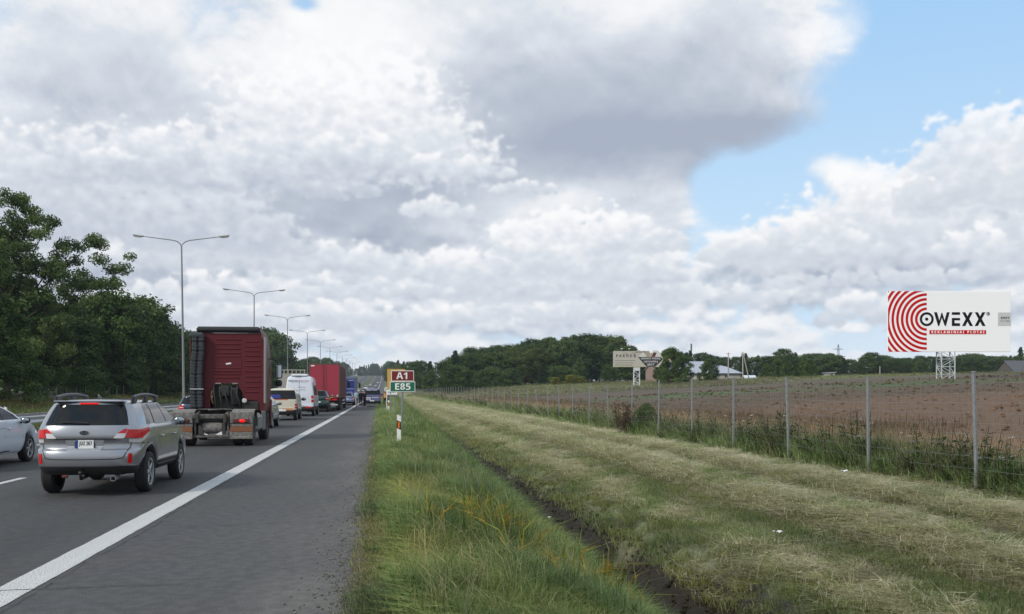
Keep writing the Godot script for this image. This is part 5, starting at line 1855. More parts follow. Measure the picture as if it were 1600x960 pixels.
func build_thistles() -> void:
	var r := RandomNumberGenerator.new()
	r.seed = 12
	var g := Geo.new()
	for k in 60:
		var a := r.randf() * TAU
		var h := r.randf_range(0.6, 1.35)
		var tip := Vector3(cos(a) * 0.45 * r.randf(), h, sin(a) * 0.45 * r.randf())
		var foot := Vector3(cos(a), 0, sin(a)) * 0.3 * r.randf()
		g.col = Color(0.085, 0.055, 0.045) * r.randf_range(0.7, 1.4)
		g.tube(PackedVector3Array([foot, foot.lerp(tip, 0.6), tip]), PackedFloat32Array([0.007, 0.006, 0.003]), 4, false)
		for l in 10:
			var p := foot.lerp(tip, r.randf_range(0.4, 1.0))
			var d := Vector3(r.randfn(), r.randfn() * 0.7, r.randfn()).normalized() * r.randf_range(0.04, 0.09)
			g.tri(p, p + d, p + d * 0.6 + Vector3(r.randfn(), r.randfn(), r.randfn()) * 0.025)
		g.col = Color(0.26, 0.17, 0.13) * r.randf_range(0.8, 1.3)
		for q in 10:
			var o := tip + Vector3(r.randfn(), r.randfn(), r.randfn()) * 0.025
			g.tri(o, o + Vector3(0.03, 0.012, 0), o + Vector3(0.004, 0.02, 0.026))
	var t := thing("dry_thistle", "dark withered thistle clump by the fence with a green bush on its right", "plant", at(9.0, 35.4))
	part(t, "stalks", g, tinted_mat("stalks", 0.9))
	var c := tree_from(protos["bushy"][0], "bush", "small green bush beside the withered thistles at the fence", at(9.75, 34.9, -0.1), Vector3(1.0, 1.35, 1.0), 1.0, "")
	c.set_meta("label", "small green bush beside the withered thistles at the fence")


func build_litter() -> void:
	var r := RandomNumberGenerator.new()
	r.seed = 4
	for q in [[8.35, 16.6, "small white scrap of litter on the mown bank just below the fence weeds"], [5.15, 12.1, "small white scrap of litter lying in the middle of the mown bank"], [3.55, 20.5, "tiny white scrap of litter on the edge of the muddy ditch"]]:
		var o := thing("paper_scrap", q[2], "litter", at(q[0], q[1], 0.13 if q[0] > 4.0 else 0.03), r.randf() * TAU)
		var g := Geo.new()
		var rows := []
		for j in 5:
			var line := PackedVector3Array()
			for i in 5:
				line.append(Vector3((i - 2.0) * 0.03, r.randf_range(0.0, 0.04), (2.0 - j) * 0.022))
			rows.append(line)
		g.grid(rows, true)
		part(o, "sheet", g, mat("litter_white", Color(0.72, 0.72, 0.70), 0.8))


func build_structures() -> void:
	build_litter()
	build_fence("wire_fence", "wire fence on thin galvanised posts between mown bank and ploughed field", fence_x, 10.95, 3.5, 66, 1.96, 110.0)
	build_fence("far_wire_fence", "low wire fence at the foot of the wood left of the motorway", func(_s: float) -> float: return -37.4, 84.0, 3.6, 60, 1.75, 120.0)
	build_guardrail()
	build_lamps()
	build_delineators()
	build_signs()
	build_boards()
	build_buildings()
	build_thistles()


# ---------------------------------------------------------------- cars and vans
# A body is a stack of plan outlines. Its own axes: x right, y up, rear bumper at z = 0, bonnet towards -z.
class Shell:
	var P := []          # rows of points, right half, from the middle of the rear round the side to the middle of the nose
	var N := []
	var rows := []
	var nr := 12         # rear columns
	var nf := 9
	var zl := []
	var cols := 0
	var s0 := 0          # first side column
	var s1 := 0

	func _init(spec: Dictionary) -> void:
		rows = spec.rows
		var e: float = 2.0 / spec.get("square", 3.6)
		var wheels: Array = spec.wheels
		var R: float = spec.arch
		for w in wheels:
			for k in 9:
				zl.append(w + R * cos(PI * k / 8.0))
		for w in spec.windows:
			zl.append(w[0]); zl.append(w[1])
		var z: float = spec.z0
		while z > spec.z1:
			zl.append(z)
			z -= 0.22
		zl.append(spec.z1)
		zl.sort()
		zl.reverse()
		var keep := [zl[0]]
		for q in zl:
			if keep[-1] - q > 0.012: keep.append(q)
		zl = keep.filter(func(q): return q <= spec.z0 + 0.001 and q >= spec.z1 - 0.001)
		s0 = nr
		s1 = nr + zl.size() - 1
		cols = nr + zl.size() + nf
		var ybelt: float = rows[spec.belt][0]
		for r in rows.size():
			var q: Array = rows[r]
			var line := PackedVector3Array()
			var dr: float = q[6] if q.size() > 6 else spec.dr
			var df: float = q[7] if q.size() > 7 else spec.df
			for c in cols:
				var x := 0.0
				var zz := 0.0
				if c < nr:
					var a := 0.5 * PI * c / nr
					x = q[4] * pow(sin(a), e)
					zz = q[2] - dr * (1.0 - pow(cos(a), e))
				elif c <= s1:
					var l: float = zl[c - nr]
					zz = lerpf(l, key(spec.lift, l), q[5])
					zz = clampf(zz, q[3] + df + 0.0004 * (s1 - c), q[2] - dr - 0.0004 * (c - s0 + 1))
					x = q[4]
				else:
					var a := 0.5 * PI * (cols - 1 - c) / nf
					x = q[4] * pow(sin(a), e)
					zz = q[3] + df * (1.0 - pow(cos(a), e))
				var t := smoothstep(spec.nose[0], spec.nose[1], -zz)
				x *= 1.0 - spec.get("taper", 0.05) * t * t - spec.get("tail", 0.02) * (1.0 - smoothstep(0.0, 1.0, -zz))
				var y := lerpf(q[0], q[1], t)
				if c >= s0 and c <= s1 and r < spec.belt:
					for w in wheels:
						var d := absf(zz - w)
						if d < R:
							var lift: float = spec.wheel_r + sqrt(R * R - d * d)
							var y0: float = lerpf(rows[0][0], rows[0][1], t)
							var yb: float = lerpf(ybelt, rows[spec.belt][1], t)
							if lift > y0:
								y = lerpf(lift, yb, (y - y0) / (yb - y0))
				line.append(Vector3(x, y, zz))
			P.append(line)
		for r in rows.size():
			var nn := PackedVector3Array()
			for c in cols:
				var up: Vector3 = P[mini(r + 1, P.size() - 1)][c] - P[maxi(r - 1, 0)][c]
				var al: Vector3 = P[r][mini(c + 1, cols - 1)] - P[r][maxi(c - 1, 0)]
				if c == 0 or c == cols - 1:
					al = Vector3(1, 0, 0) if c == 0 else Vector3(-1, 0, 0)
				if al.length() < 0.003:
					al = P[r][mini(c + 3, cols - 1)] - P[r][maxi(c - 3, 0)]
				var k := al.cross(up).normalized()
				if k.length() < 0.5 or r == P.size() - 1:
					k = Vector3.UP
				nn.append(k)
			N.append(nn)

	func key(lift: Array, l: float) -> float:
		for i in lift.size() - 1:
			if l <= lift[i][0] and l >= lift[i + 1][0]:
				return lerpf(lift[i][1], lift[i + 1][1], (lift[i][0] - l) / (lift[i][0] - lift[i + 1][0]))
		return lift[0][1] + (l - lift[0][0]) if l > lift[0][0] else lift[-1][1] + (l - lift[-1][0])

	# faces by the name that sort(row, column) gives them
	func parts(sort: Callable) -> Dictionary:
		var out := {}
		var kinds := {}
		for r in P.size() - 1:
			for c in cols - 1:
				var nm: String = sort.call(r, c)
				if not kinds.has(nm): kinds[nm] = []
				kinds[nm].append(Vector2i(r, c))
		for nm in kinds:
			var g := Geo.new()
			for side in [1.0, -1.0]:
				var ids := {}
				for q in kinds[nm]:
					var v := []
					for k in [[0, 0], [0, 1], [1, 1], [1, 0]]:
						var id := Vector2i(q.x + k[0], q.y + k[1])
						if not ids.has(id):
							var m := Vector3(side, 1, 1)
							ids[id] = g.vert(P[id.x][id.y] * m, N[id.x][id.y] * m)
						v.append(ids[id])
					if side > 0:
						g.face(v[0], v[1], v[2]); g.face(v[0], v[2], v[3])
					else:
						g.face(v[0], v[2], v[1]); g.face(v[0], v[3], v[2])
			out[nm] = g
		return out

	func sample(r: float, c: float) -> Array:
		var ri := clampi(int(r), 0, P.size() - 2)
		var ci := clampi(int(c), 0, cols - 2)
		var fr := r - ri
		var fc := c - ci
		var p: Vector3 = P[ri][ci].lerp(P[ri][ci + 1], fc).lerp(P[ri + 1][ci].lerp(P[ri + 1][ci + 1], fc), fr)
		var n: Vector3 = N[ri][ci].lerp(N[ri][ci + 1], fc).lerp(N[ri + 1][ci].lerp(N[ri + 1][ci + 1], fc), fr)
		return [p, n.normalized()]

	# the point of the tail at (x, y), or of the right side at (z, y)
	func tail(x: float, y: float) -> Array:
		var ax := absf(x)
		for r in P.size() - 1:
			if y >= P[r][0].y and y <= P[r + 1][0].y:
				var fr: float = (y - P[r][0].y) / maxf(P[r + 1][0].y - P[r][0].y, 0.0001)
				for c in range(0, s0 + 3):
					var a: float = lerpf(P[r][c].x, P[r + 1][c].x, fr)
					var b: float = lerpf(P[r][c + 1].x, P[r + 1][c + 1].x, fr)
					if ax <= b or c == s0 + 2:
						var q := sample(r + fr, c + clampf((ax - a) / maxf(b - a, 0.0001), 0.0, 1.0))
						if x < 0.0:
							q[0].x = -q[0].x; q[1].x = -q[1].x
						return q
		return sample(P.size() - 1.01, 0)

	func flank(z: float, y: float, side := 1.0) -> Array:
		var best := [0.0, 0.0]
		var bd := 1e9
		for r in P.size() - 1:
			for c in range(maxi(s0 - 5, 0), s1 + 3):
				var p: Vector3 = (P[r][c] + P[r + 1][c + 1]) * 0.5
				var d := pow(p.z - z, 2.0) + pow(p.y - y, 2.0)
				if d < bd:
					bd = d
					best = [float(r), float(c)]
		var u: float = best[0] + 0.5
		var v: float = best[1] + 0.5
		for k in 8:
			var q := sample(u, v)
			var qa := sample(u + 0.05, v)
			var qb := sample(u, v + 0.05)
			var da := Vector2(qa[0].z - q[0].z, qa[0].y - q[0].y) / 0.05
			var db := Vector2(qb[0].z - q[0].z, qb[0].y - q[0].y) / 0.05
			var e := Vector2(z - q[0].z, y - q[0].y)
			var det := da.x * db.y - da.y * db.x
			if absf(det) < 1e-6: break
			u = clampf(u + (e.x * db.y - e.y * db.x) / det, 0.0, P.size() - 1.01)
			v = clampf(v + (da.x * e.y - da.y * e.x) / det, 0.0, cols - 1.01)
		var q := sample(u, v)
		q[0].x *= side
		q[1].x *= side
		return q

	# a raised piece that follows the tail: four corners (x, y), counter-clockwise seen from behind
	func tail_piece(g: Geo, k: Array, off: float, n := 6) -> void:
		_piece(g, k, off, n, func(p: Vector2) -> Array: return tail(p.x, p.y), false)

	func flank_piece(g: Geo, k: Array, off: float, side: float, n := 4) -> void:  # corners (z, y): rear low, front low, front high, rear high
		_piece(g, k, off, n, func(p: Vector2) -> Array: return flank(p.x, p.y, side), side < 0.0)

	func _piece(g: Geo, k: Array, off: float, n: int, f: Callable, flip: bool) -> void:
		var rr := []
		var low := []
		for j in n + 1:
			var line := PackedVector3Array()
			var base := PackedVector3Array()
			for i in n + 1:
				var s := float(i) / n
				var t := float(j) / n
				var p: Vector2 = Vector2(k[0][0], k[0][1]).lerp(Vector2(k[1][0], k[1][1]), s).lerp(Vector2(k[3][0], k[3][1]).lerp(Vector2(k[2][0], k[2][1]), s), t)
				var q: Array = f.call(p)
				line.append(q[0] + q[1] * off)
				base.append(q[0] - q[1] * 0.01)
			rr.append(line)
			low.append(base)
		g.grid(rr, flip)
		for i in n:
			for e in [[rr[0], low[0], i, i + 1], [rr[n], low[n], i + 1, i]]:
				if flip: g.quad(e[0][e[2]], e[0][e[3]], e[1][e[3]], e[1][e[2]])
				else: g.quad(e[1][e[2]], e[1][e[3]], e[0][e[3]], e[0][e[2]])
			for e in [[0, i + 1, i], [n, i, i + 1]]:
				if flip: g.quad(rr[e[1]][e[0]], rr[e[2]][e[0]], low[e[2]][e[0]], low[e[1]][e[0]])
				else: g.quad(low[e[1]][e[0]], low[e[2]][e[0]], rr[e[2]][e[0]], rr[e[1]][e[0]])


func paint(called: String, col: Color, metal := 0.0, rough := 0.35) -> StandardMaterial3D:
	var m := mat(called, col, rough, metal, 0.8)
	return m


func stretched(rows: Array, L: float, W: float, H: float) -> Array:
	var out := []
	for q in rows:
		var c: Array = q.duplicate()
		c[0] *= H; c[1] *= H; c[2] *= L; c[3] *= L; c[4] *= W
		if c.size() > 6: c[6] *= L
		if c.size() > 7: c[7] *= L
		out.append(c)
	return out


# rows: y at the rear, y at the nose, z at the rear, z at the nose, half width, how far the pillars lean in (0 belt, 1 roof), rounding at rear and nose
const WAGON := [[0.36, 0.26, -0.16, -4.60, 0.80, 0.0], [0.42, 0.32, -0.05, -4.70, 0.865, 0.0], [0.50, 0.42, -0.015, -4.76, 0.885, 0.0], [0.525, 0.46, -0.003, -4.77, 0.90, 0.0], [0.64, 0.56, 0.0, -4.78, 0.912, 0.0], [0.735, 0.66, -0.008, -4.77, 0.914, 0.0],
	[0.775, 0.72, -0.05, -4.74, 0.912, 0.0], [0.79, 0.755, -0.135, -4.66, 0.91, 0.0], [0.93, 0.84, -0.10, -4.40, 0.91, 0.0], [0.955, 0.90, -0.082, -4.20, 0.907, 0.0], [1.04, 0.92, -0.09, -4.10, 0.905, 0.0], [1.12, 0.98, -0.115, -3.85, 0.895, 0.0, 0.42, 0.5], [1.165, 1.03, -0.14, -3.62, 0.872, 0.0, 0.42, 0.4],
	[1.28, 1.20, -0.225, -3.30, 0.825, 0.33, 0.40, 0.30], [1.40, 1.36, -0.315, -2.98, 0.765, 0.68, 0.38, 0.26], [1.505, 1.49, -0.385, -2.70, 0.695, 1.0, 0.36, 0.24], [1.55, 1.54, -0.36, -2.55, 0.61, 1.0, 0.30, 0.24], [1.578, 1.585, -0.52, -2.35, 0.42, 1.0, 0.3, 0.2], [1.59, 1.605, -0.75, -2.20, 0.0, 1.0, 0.2, 0.2]]
const SEDAN := [[0.26, 0.22, -0.16, -4.62, 0.80, 0.0], [0.33, 0.28, -0.06, -4.70, 0.87, 0.0], [0.50, 0.42, -0.01, -4.76, 0.90, 0.0], [0.64, 0.56, 0.0, -4.77, 0.91, 0.0], [0.72, 0.66, -0.02, -4.74, 0.915, 0.0], [0.80, 0.75, -0.05, -4.62, 0.91, 0.0], [0.92, 0.82, -0.08, -4.35, 0.905, 0.0], [0.99, 0.88, -0.12, -4.0, 0.895, 0.0, 0.4, 0.5],
	[1.03, 0.93, -0.35, -3.75, 0.875, 0.0, 0.35, 0.4], [1.05, 0.97, -0.75, -3.55, 0.855, 0.0, 0.3, 0.35], [1.17, 1.14, -1.05, -3.22, 0.80, 0.33, 0.3, 0.28], [1.29, 1.28, -1.40, -2.88, 0.735, 0.68, 0.3, 0.26], [1.385, 1.39, -1.75, -2.58, 0.66, 1.0, 0.25, 0.24], [1.42, 1.43, -1.9, -2.45, 0.58, 1.0, 0.2, 0.2], [1.445, 1.455, -2.0, -2.38, 0.4, 1.0, 0.12, 0.12], [1.45, 1.46, -2.1, -2.3, 0.0, 1.0, 0.05, 0.05]]
const BOXVAN := [[0.32, 0.25, -0.12, -4.25, 0.78, 0.0], [0.40, 0.32, -0.03, -4.34, 0.84, 0.0], [0.58, 0.48, 0.0, -4.40, 0.865, 0.0], [0.62, 0.54, -0.03, -4.40, 0.87, 0.0], [0.66, 0.60, -0.07, -4.38, 0.88, 0.0], [0.80, 0.74, -0.075, -4.25, 0.895, 0.0], [0.95, 0.86, -0.08, -4.0, 0.895, 0.0], [1.08, 0.98, -0.085, -3.7, 0.89, 0.0, 0.2, 0.4],
	[1.20, 1.08, -0.09, -3.45, 0.875, 0.0, 0.2, 0.35], [1.38, 1.30, -0.12, -3.15, 0.845, 0.35, 0.2, 0.3], [1.56, 1.52, -0.16, -2.85, 0.805, 0.7, 0.2, 0.26], [1.70, 1.68, -0.20, -2.60, 0.755, 1.0, 0.2, 0.24], [1.77, 1.76, -0.24, -2.48, 0.68, 1.0, 0.2, 0.22], [1.81, 1.81, -0.36, -2.35, 0.45, 1.0, 0.2, 0.2], [1.82, 1.82, -0.6, -2.2, 0.0, 1.0, 0.1, 0.1]]
const TALLVAN := [[0.36, 0.28, -0.10, -5.75, 0.84, 0.0], [0.44, 0.36, -0.02, -5.85, 0.92, 0.0], [0.60, 0.52, 0.0, -5.90, 0.95, 0.0], [0.64, 0.58, -0.06, -5.90, 0.96, 0.0], [0.90, 0.82, -0.07, -5.78, 0.985, 0.0], [1.10, 0.98, -0.07, -5.55, 0.99, 0.0], [1.25, 1.12, -0.07, -5.25, 0.985, 0.0, 0.14, 0.4], [1.38, 1.26, -0.075, -4.95, 0.975, 0.0, 0.14, 0.35],
	[1.62, 1.55, -0.09, -4.55, 0.95, 0.35, 0.14, 0.3], [1.86, 1.82, -0.11, -4.2, 0.92, 0.7, 0.14, 0.3], [2.10, 2.08, -0.14, -3.95, 0.88, 1.0, 0.14, 0.3], [2.42, 2.40, -0.18, -3.7, 0.83, 1.0, 0.14, 0.3], [2.56, 2.54, -0.22, -3.55, 0.77, 1.0, 0.14, 0.3], [2.64, 2.63, -0.30, -3.4, 0.62, 1.0, 0.12, 0.3], [2.70, 2.68, -0.42, -3.3, 0.3, 1.0, 0.1, 0.3], [2.71, 2.69, -0.6, -3.2, 0.0, 1.0, 0.1, 0.1]]


func spec_of(style: String, L := 1.0, W := 1.0, H := 1.0, wheel_r := 0.345) -> Dictionary:
	match style:
		"wagon":
			return {"rows": stretched(WAGON, L, W, H), "belt": 12, "glass": [12, 15], "wheels": [-1.02 * L, -3.765 * L], "arch": wheel_r + 0.055, "wheel_r": wheel_r, "z0": -0.58 * L, "z1": -4.20 * L, "dr": 0.44, "df": 0.52, "windows": [[-0.80 * L, -1.32 * L], [-1.40 * L, -2.32 * L], [-2.40 * L, -3.35 * L]],
				"lift": [[-0.58 * L, -0.86 * L], [-1.36 * L, -1.50 * L], [-2.36 * L, -2.30 * L], [-3.35 * L, -2.46 * L], [-4.2 * L, -2.46 * L]], "nose": [2.9 * L, 4.3 * L], "rear_cols": 7, "square": 3.0, "tail": 0.10, "dr_k": 1.15}
		"sedan":
			return {"rows": stretched(SEDAN, L, W, H), "belt": 9, "glass": [9, 12], "wheels": [-1.05 * L, -3.82 * L], "arch": wheel_r + 0.05, "wheel_r": wheel_r, "z0": -0.60 * L, "z1": -4.20 * L, "dr": 0.45, "df": 0.52, "windows": [[-1.30 * L, -2.18 * L], [-2.26 * L, -3.30 * L]],
				"lift": [[-0.6 * L, -2.0 * L], [-1.3 * L, -2.02 * L], [-2.22 * L, -2.2 * L], [-3.30 * L, -2.34 * L], [-4.2 * L, -2.34 * L]], "nose": [2.9 * L, 4.3 * L], "rear_cols": 9}
		"boxvan":
			return {"rows": stretched(BOXVAN, L, W, H), "belt": 8, "glass": [8, 11], "wheels": [-0.72 * L, -3.45 * L], "arch": wheel_r + 0.05, "wheel_r": wheel_r, "z0": -0.29 * L, "z1": -3.92 * L, "dr": 0.22, "df": 0.45, "windows": [[-2.30 * L, -3.12 * L]],
				"lift": [[-0.29 * L, -0.42 * L], [-1.36 * L, -1.4 * L], [-2.26 * L, -2.2 * L], [-3.12 * L, -2.36 * L], [-3.92 * L, -2.36 * L]], "nose": [2.6 * L, 3.9 * L], "rear_cols": 10, "square": 5.0}
	return {"rows": stretched(TALLVAN, L, W, H), "belt": 7, "glass": [7, 10], "wheels": [-1.25 * L, -4.9 * L], "arch": wheel_r + 0.05, "wheel_r": wheel_r, "z0": -0.26 * L, "z1": -5.42 * L, "dr": 0.15, "df": 0.45, "windows": [[-3.6 * L, -4.5 * L]],
		"lift": [[-0.26 * L, -0.36 * L], [-2.4 * L, -2.3 * L], [-3.55 * L, -3.3 * L], [-4.5 * L, -3.62 * L], [-5.42 * L, -3.62 * L]], "nose": [3.9 * L, 5.4 * L], "rear_cols": 10, "square": 6.0}


func wheel(o: Node3D, at_: Vector3, R: float, w: float, side: float, alloy: Material, spokes := 5) -> void:
	var g := Geo.new()
	var h := w / 2
	g.lathe([Vector2(R * 0.66, -h * 0.85), Vector2(R * 0.80, -h), Vector2(R * 0.94, -h * 0.92), Vector2(R, -h * 0.6), Vector2(R, h * 0.6), Vector2(R * 0.94, h * 0.92), Vector2(R * 0.80, h), Vector2(R * 0.66, h * 0.85)], Vector3.ZERO, Vector3(side, 0, 0), 28)
	var tyre := part(o, "wheel", g, mat("tyre", Color(0.018, 0.018, 0.019), 0.85))
	tyre.position = at_
	var d := Geo.new()
	d.lathe([Vector2(R * 0.66, -h * 0.8), Vector2(R * 0.64, h * 0.1), Vector2(0.0, h * 0.15)], Vector3.ZERO, Vector3(side, 0, 0), 24)
	part(tyre, "brake_drum", d, mat("brake_dark", Color(0.04, 0.04, 0.042), 0.6, 0.4))
	var m := Geo.new()
	m.lathe([Vector2(R * 0.67, h * 0.70), Vector2(R * 0.68, h * 0.88), Vector2(R * 0.61, h * 0.84), Vector2(R * 0.60, h * 0.5)], Vector3.ZERO, Vector3(side, 0, 0), 28)
	m.lathe([Vector2(R * 0.17, h * 0.35), Vector2(R * 0.15, h * 0.78), Vector2(0.0, h * 0.82)], Vector3.ZERO, Vector3(side, 0, 0), 14)
	for k in spokes:
		var a := TAU * k / spokes + 0.3
		m.X = Transform3D(Basis(Vector3.RIGHT, a), Vector3.ZERO)
		m.box(Vector3(side * h * 0.64, R * 0.38, 0), Vector3(h * 0.22, R * 0.50, R * 0.17), 0.012)
	m.X = Transform3D()
	part(tyre, "rim", m, alloy)


func lettered(o: Node3D, at_: Vector3, text: String, w := 0.44, h := 0.10, tall := 0.0) -> void:
	var g := Geo.new()
	g.box(Vector3.ZERO, Vector3(w, h, 0.012), 0.004)
	var p := part(o, "number_plate", g, mat("plate_white", Color(0.78, 0.78, 0.76), 0.4))
	p.position = at_
	var b := Geo.new()
	b.box(Vector3(-w / 2 + 0.022, 0, 0.004), Vector3(0.040, h - 0.008, 0.008), 0.0)
	part(p, "blue_strip", b, mat("plate_blue", Color(0.01, 0.05, 0.22), 0.4))
	if text:
		words(p, "lettering", text, h * 0.62 if tall == 0.0 else tall, Vector3(0.018, 0.0 if tall == 0.0 else 0.02, 0.003), mat("plate_black", Color(0.02, 0.02, 0.02), 0.5), "Droid Sans", true, 0.66)


func car_body(o: Node3D, spec: Dictionary, body: Material, trim_rows := 3, rear_glass := true) -> Shell:
	var sh := Shell.new(spec)
	var zw: Array = []
	for w in spec.windows:
		zw.append(w)
	var glass: Array = spec.glass
	var sort := func(r: int, c: int) -> String:
		if r >= glass[0] and r < glass[1]:
			if c < spec.rear_cols:
				return "rear_window" if rear_glass else "body_shell"
			if c > sh.s1 + 1:
				return "windshield"
			if c >= sh.s0 and c < sh.s1:
				var zm: float = (sh.zl[c - sh.s0] + sh.zl[c - sh.s0 + 1]) * 0.5
				for k in zw.size():
					if zm < zw[k][0] and zm > zw[k][1]:
						return "side_window_" + str(k)
					if k > 0 and zm < zw[k - 1][1] and zm > zw[k][0]:
						return "pillar"
		if r < trim_rows - 1:
			return "lower_trim"
		return "body_shell"
	var parts := sh.parts(sort)
	var dark := mat("dark_plastic", Color(0.022, 0.022, 0.024), 0.6)
	var glass_m := car_glass()
	for nm in parts:
		if nm == "body_shell": part(o, nm, parts[nm], body)
		elif nm == "lower_trim": part(o, nm, parts[nm], dark)
		elif nm == "pillar": part(o, nm, parts[nm], mat("pillar_black", Color(0.010, 0.010, 0.011), 0.75))
		elif nm.begins_with("side_window"): part(o, "side_window", parts[nm], glass_m)
		else: part(o, nm, parts[nm], glass_m)
	# dark floor and seats that show through the glass and the wheel arches
	var u := Geo.new()
	var L: float = -spec.rows[4][3]
	var hw: float = spec.rows[4][4]
	u.box(Vector3(0, 0.60, -L * 0.5), Vector3(hw * 1.30, 0.52, L * 0.86), 0.03)
	part(o, "underbody", u, mat("underbody_black", Color(0.012, 0.012, 0.013), 0.9))
	var st := Geo.new()
	var by: float = spec.rows[spec.belt][0]
	for z in [-L * 0.30, -L * 0.50]:
		for x in [-0.36, 0.36]:
			st.box(Vector3(x, by - 0.12, z), Vector3(0.48, 0.55, 0.14), 0.05)
			st.box(Vector3(x, by + 0.25, z), Vector3(0.26, 0.17, 0.10), 0.04)
	part(o, "seats", st, mat("seat_cloth", Color(0.03, 0.03, 0.034), 0.9))
	var alloy := mat("alloy", Color(0.42, 0.43, 0.44), 0.35, 0.6)
	var R: float = spec.wheel_r
	for w in spec.wheels:
		for s in [1.0, -1.0]:
			wheel(o, Vector3(s * (hw - 0.125), R, w), R, 0.215, s, alloy)
	return sh


func car_glass() -> StandardMaterial3D:
	if mats.has("car_glass"):
		return mats["car_glass"]
	var m := mat("car_glass", Color(0.012, 0.014, 0.016), 0.04)
	m.transparency = BaseMaterial3D.TRANSPARENCY_ALPHA
	m.albedo_color.a = 0.95
	m.metallic_specular = 0.36
	return m


func mirror_pair(o: Node3D, sh: Shell, z: float, y: float, shell_m: Material, big := 1.0) -> void:
	for s in [1.0, -1.0]:
		var q := sh.flank(z, y, s)
		var c: Vector3 = q[0] + Vector3(s * 0.13 * big, 0.03, 0.02)
		var g := Geo.new()
		g.ball(c + Vector3(0, 0, -0.03), Vector3(0.115, 0.08, 0.07) * big, 14, 8)
		g.box(c + Vector3(-s * 0.12 * big, -0.05, -0.03), Vector3(0.09 * big, 0.04, 0.06), 0.012)
		var p := part(o, "mirror", g, shell_m)
		var gl := Geo.new()
		gl.ball(c + Vector3(0, 0, 0.012), Vector3(0.098, 0.066, 0.035) * big, 14, 8)
		part(p, "mirror_glass", gl, mat("mirror_face", Color(0.35, 0.38, 0.40), 0.06, 0.9))


func seam_line(g: Geo, sh: Shell, pts: Array, side: float, w := 0.006) -> void:
	for i in pts.size() - 1:
		var a: Array = sh.flank(pts[i][0], pts[i][1], side)
		var b: Array = sh.flank(pts[i + 1][0], pts[i + 1][1], side)
		var d: Vector3 = (b[0] - a[0]).normalized()
		var o: Vector3 = d.cross(a[1]).normalized() * w
		var up: Vector3 = a[1] * 0.0025
		if side > 0:
			g.quad(a[0] + o + up, b[0] + o + up, b[0] - o + up, a[0] - o + up)
		else:
			g.quad(a[0] - o + up, b[0] - o + up, b[0] + o + up, a[0] + o + up)


func tail_line(g: Geo, sh: Shell, pts: Array, w := 0.006) -> void:
	for i in pts.size() - 1:
		var n := 6
		for k in n:
			var pa := Vector2(pts[i][0], pts[i][1]).lerp(Vector2(pts[i + 1][0], pts[i + 1][1]), float(k) / n)
			var pb := Vector2(pts[i][0], pts[i][1]).lerp(Vector2(pts[i + 1][0], pts[i + 1][1]), float(k + 1) / n)
			var a: Array = sh.tail(pa.x, pa.y)
			var b: Array = sh.tail(pb.x, pb.y)
			var d: Vector3 = (b[0] - a[0]).normalized()
			var o: Vector3 = d.cross(a[1]).normalized() * w
			var up: Vector3 = a[1] * 0.003
			g.quad(a[0] + o + up, b[0] + o + up, b[0] - o + up, a[0] - o + up)


func red_lens() -> StandardMaterial3D:
	return mat("red_lens", Color(0.56, 0.006, 0.010), 0.2)


